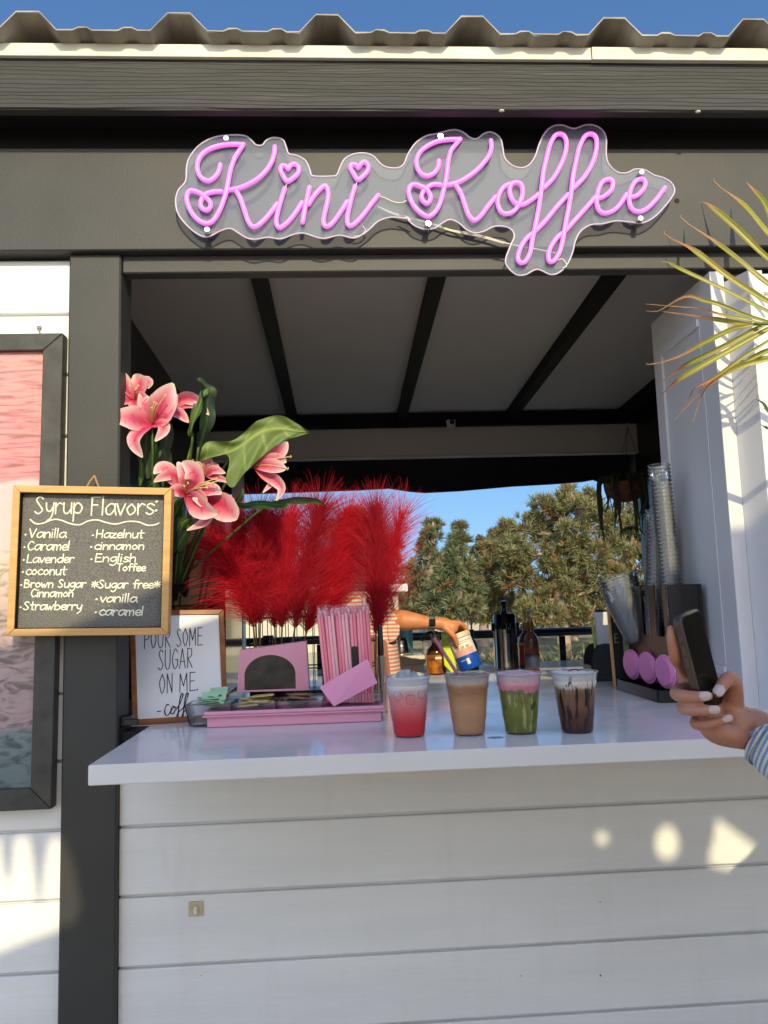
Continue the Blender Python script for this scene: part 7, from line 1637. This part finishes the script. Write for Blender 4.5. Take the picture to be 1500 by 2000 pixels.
tree('pine_tree', 'reddish green pine seen through the middle of the red plumes', 14.6, [(690, 1010, 22), (660, 1040, 26), (720, 1040, 28), (750, 1080, 28), (690, 1090, 32), (640, 1100, 28), (770, 1130, 28), (720, 1140, 32), (660, 1150, 32), (770, 1180, 28), (610, 1170, 30), (560, 1150, 28), (520, 1180, 28)], [(695, 1290), (695, 1150), (690, 1000)], (PINE[0], PINE[1], np.array([.34, .13, .07]), .5), 16)
tree('broadleaf_tree', 'grey green broadleaf tree in the gap between the pines', 19, [(935, 1070, 22), (960, 1065, 20), (920, 1100, 26), (950, 1110, 28), (985, 1115, 24), (930, 1150, 30), (965, 1160, 30), (900, 1160, 26), (1010, 1180, 28), (870, 1190, 30), (820, 1180, 30)], [(945, 1270), (945, 1150), (948, 1080)], EUC, 17, per=60, nl=.13, nb=7, wd=.022, group=None)
tree('broadleaf_tree', 'dark low broadleaf tree behind the rail at the right', 21, [(1060, 1200, 30), (1110, 1190, 34), (1160, 1200, 32), (1210, 1200, 34), (1260, 1205, 34), (1020, 1215, 28)], [(1120, 1280), (1125, 1230), (1130, 1190)], EUC, 18, per=50, nl=.15, nb=7, wd=.026, group=None)
def house():
    Y = 24; q = P(935, 1235, Y); o = thing('house', 'low house with a brown shingle roof glimpsed between the pines', 'house', (q.x, Y, ground_z(Y))); s = (Y-CAM.y)/F_PX; zr = P(940, 1160, Y).z-ground_z(Y); ze = P(940, 1204, Y).z-ground_z(Y); w = 1.7
    mb = MB(); mb.box(-w, w, 0, 3, 0, ze); mb.build('wall', mat('beige_wall', (.42, .38, .32), .8), o)
    m = mat('shingle_roof', (.12, .085, .08), .85, col2=(.20, .15, .14), vscale=9, stretch=(1, 1, 8), bump=.6, bscale=14)
    mb = MB(); mb.prism([(-w-.2, -.25, ze+.005), (w+.2, -.25, ze+.005), (w+.2, 1.5, zr), (-w-.2, 1.5, zr)], (0, .0, .08)); mb.prism([(-w-.2, 3.25, ze+.005), (w+.2, 3.25, ze+.005), (w+.2, 1.52, zr), (-w-.2, 1.52, zr)], (0, 0, .08)); mb.build('roof', m, o)
    for x in (-.9, .8): mb = MB(); mb.box(x-.35, x+.35, -.03, -.002, ze*.45, ze*.8); mb.build('window', M['gloss_black'], o)
house()
def shrub(label, Y, x0, x1, y0, y1, n, seed, col):
    rg = np.random.default_rng(seed); a, b = P(x0, y1, Y), P(x1, y0, Y); base = Vector(((a.x+b.x)/2, Y, ground_z(Y))); o = thing('dry_shrub', label, 'shrub', base, 'dry shrubs below the balcony rail')
    W = (b.x-a.x)/2; Hh = b.z-base.z
    S = []
    for i in range(n):
        p0 = np.array([rg.uniform(-.4, .4)*W, rg.uniform(-.3, .3), 0]); d = np.array([rg.normal()*W*.8, rg.normal()*.5, Hh*rg.uniform(.5, 1.05)]); t = np.linspace(0, 1, 6)[:, None]
        S.append(p0+d*t+np.array([rg.normal()*.2, rg.normal()*.1, -.12*abs(rg.normal())])*t*t+rg.normal(size=(6, 3))*.025)
    strands_mesh('twigs', np.array(S), rg.uniform(.004, .014, n), mat('dry_twig', col, .8), o, (0, 0, 0))
    cs = [(tuple(base+Vector((rg.uniform(-1, 1)*W, rg.uniform(-.4, .4), Hh*rg.uniform(.3, .95))))) for _ in range(16)]
    tuft_cloud('foliage', cs, [.16]*16, 40, .09, 6, .012, o, np.array(base), (np.array([.20, .17, .08]), np.array([.36, .30, .14]), np.array([.10, .12, .05]), .35), seed)
shrub('straw coloured shrub in front of the domed pine, behind the balcony glass', 7.0, 1050, 1175, 1262, 1320, 150, 1, (.34, .26, .13))
shrub('dry twiggy shrub behind the glass right of the airpot', 8.2, 930, 1060, 1265, 1320, 130, 2, (.28, .22, .12))
shrub('dry shrub behind the balcony glass by the cup caddy', 7.6, 1140, 1300, 1258, 1320, 130, 3, (.30, .24, .12))
shrub('dry shrub behind the white canister', 8.8, 780, 940, 1262, 1320, 120, 4, (.30, .25, .14))
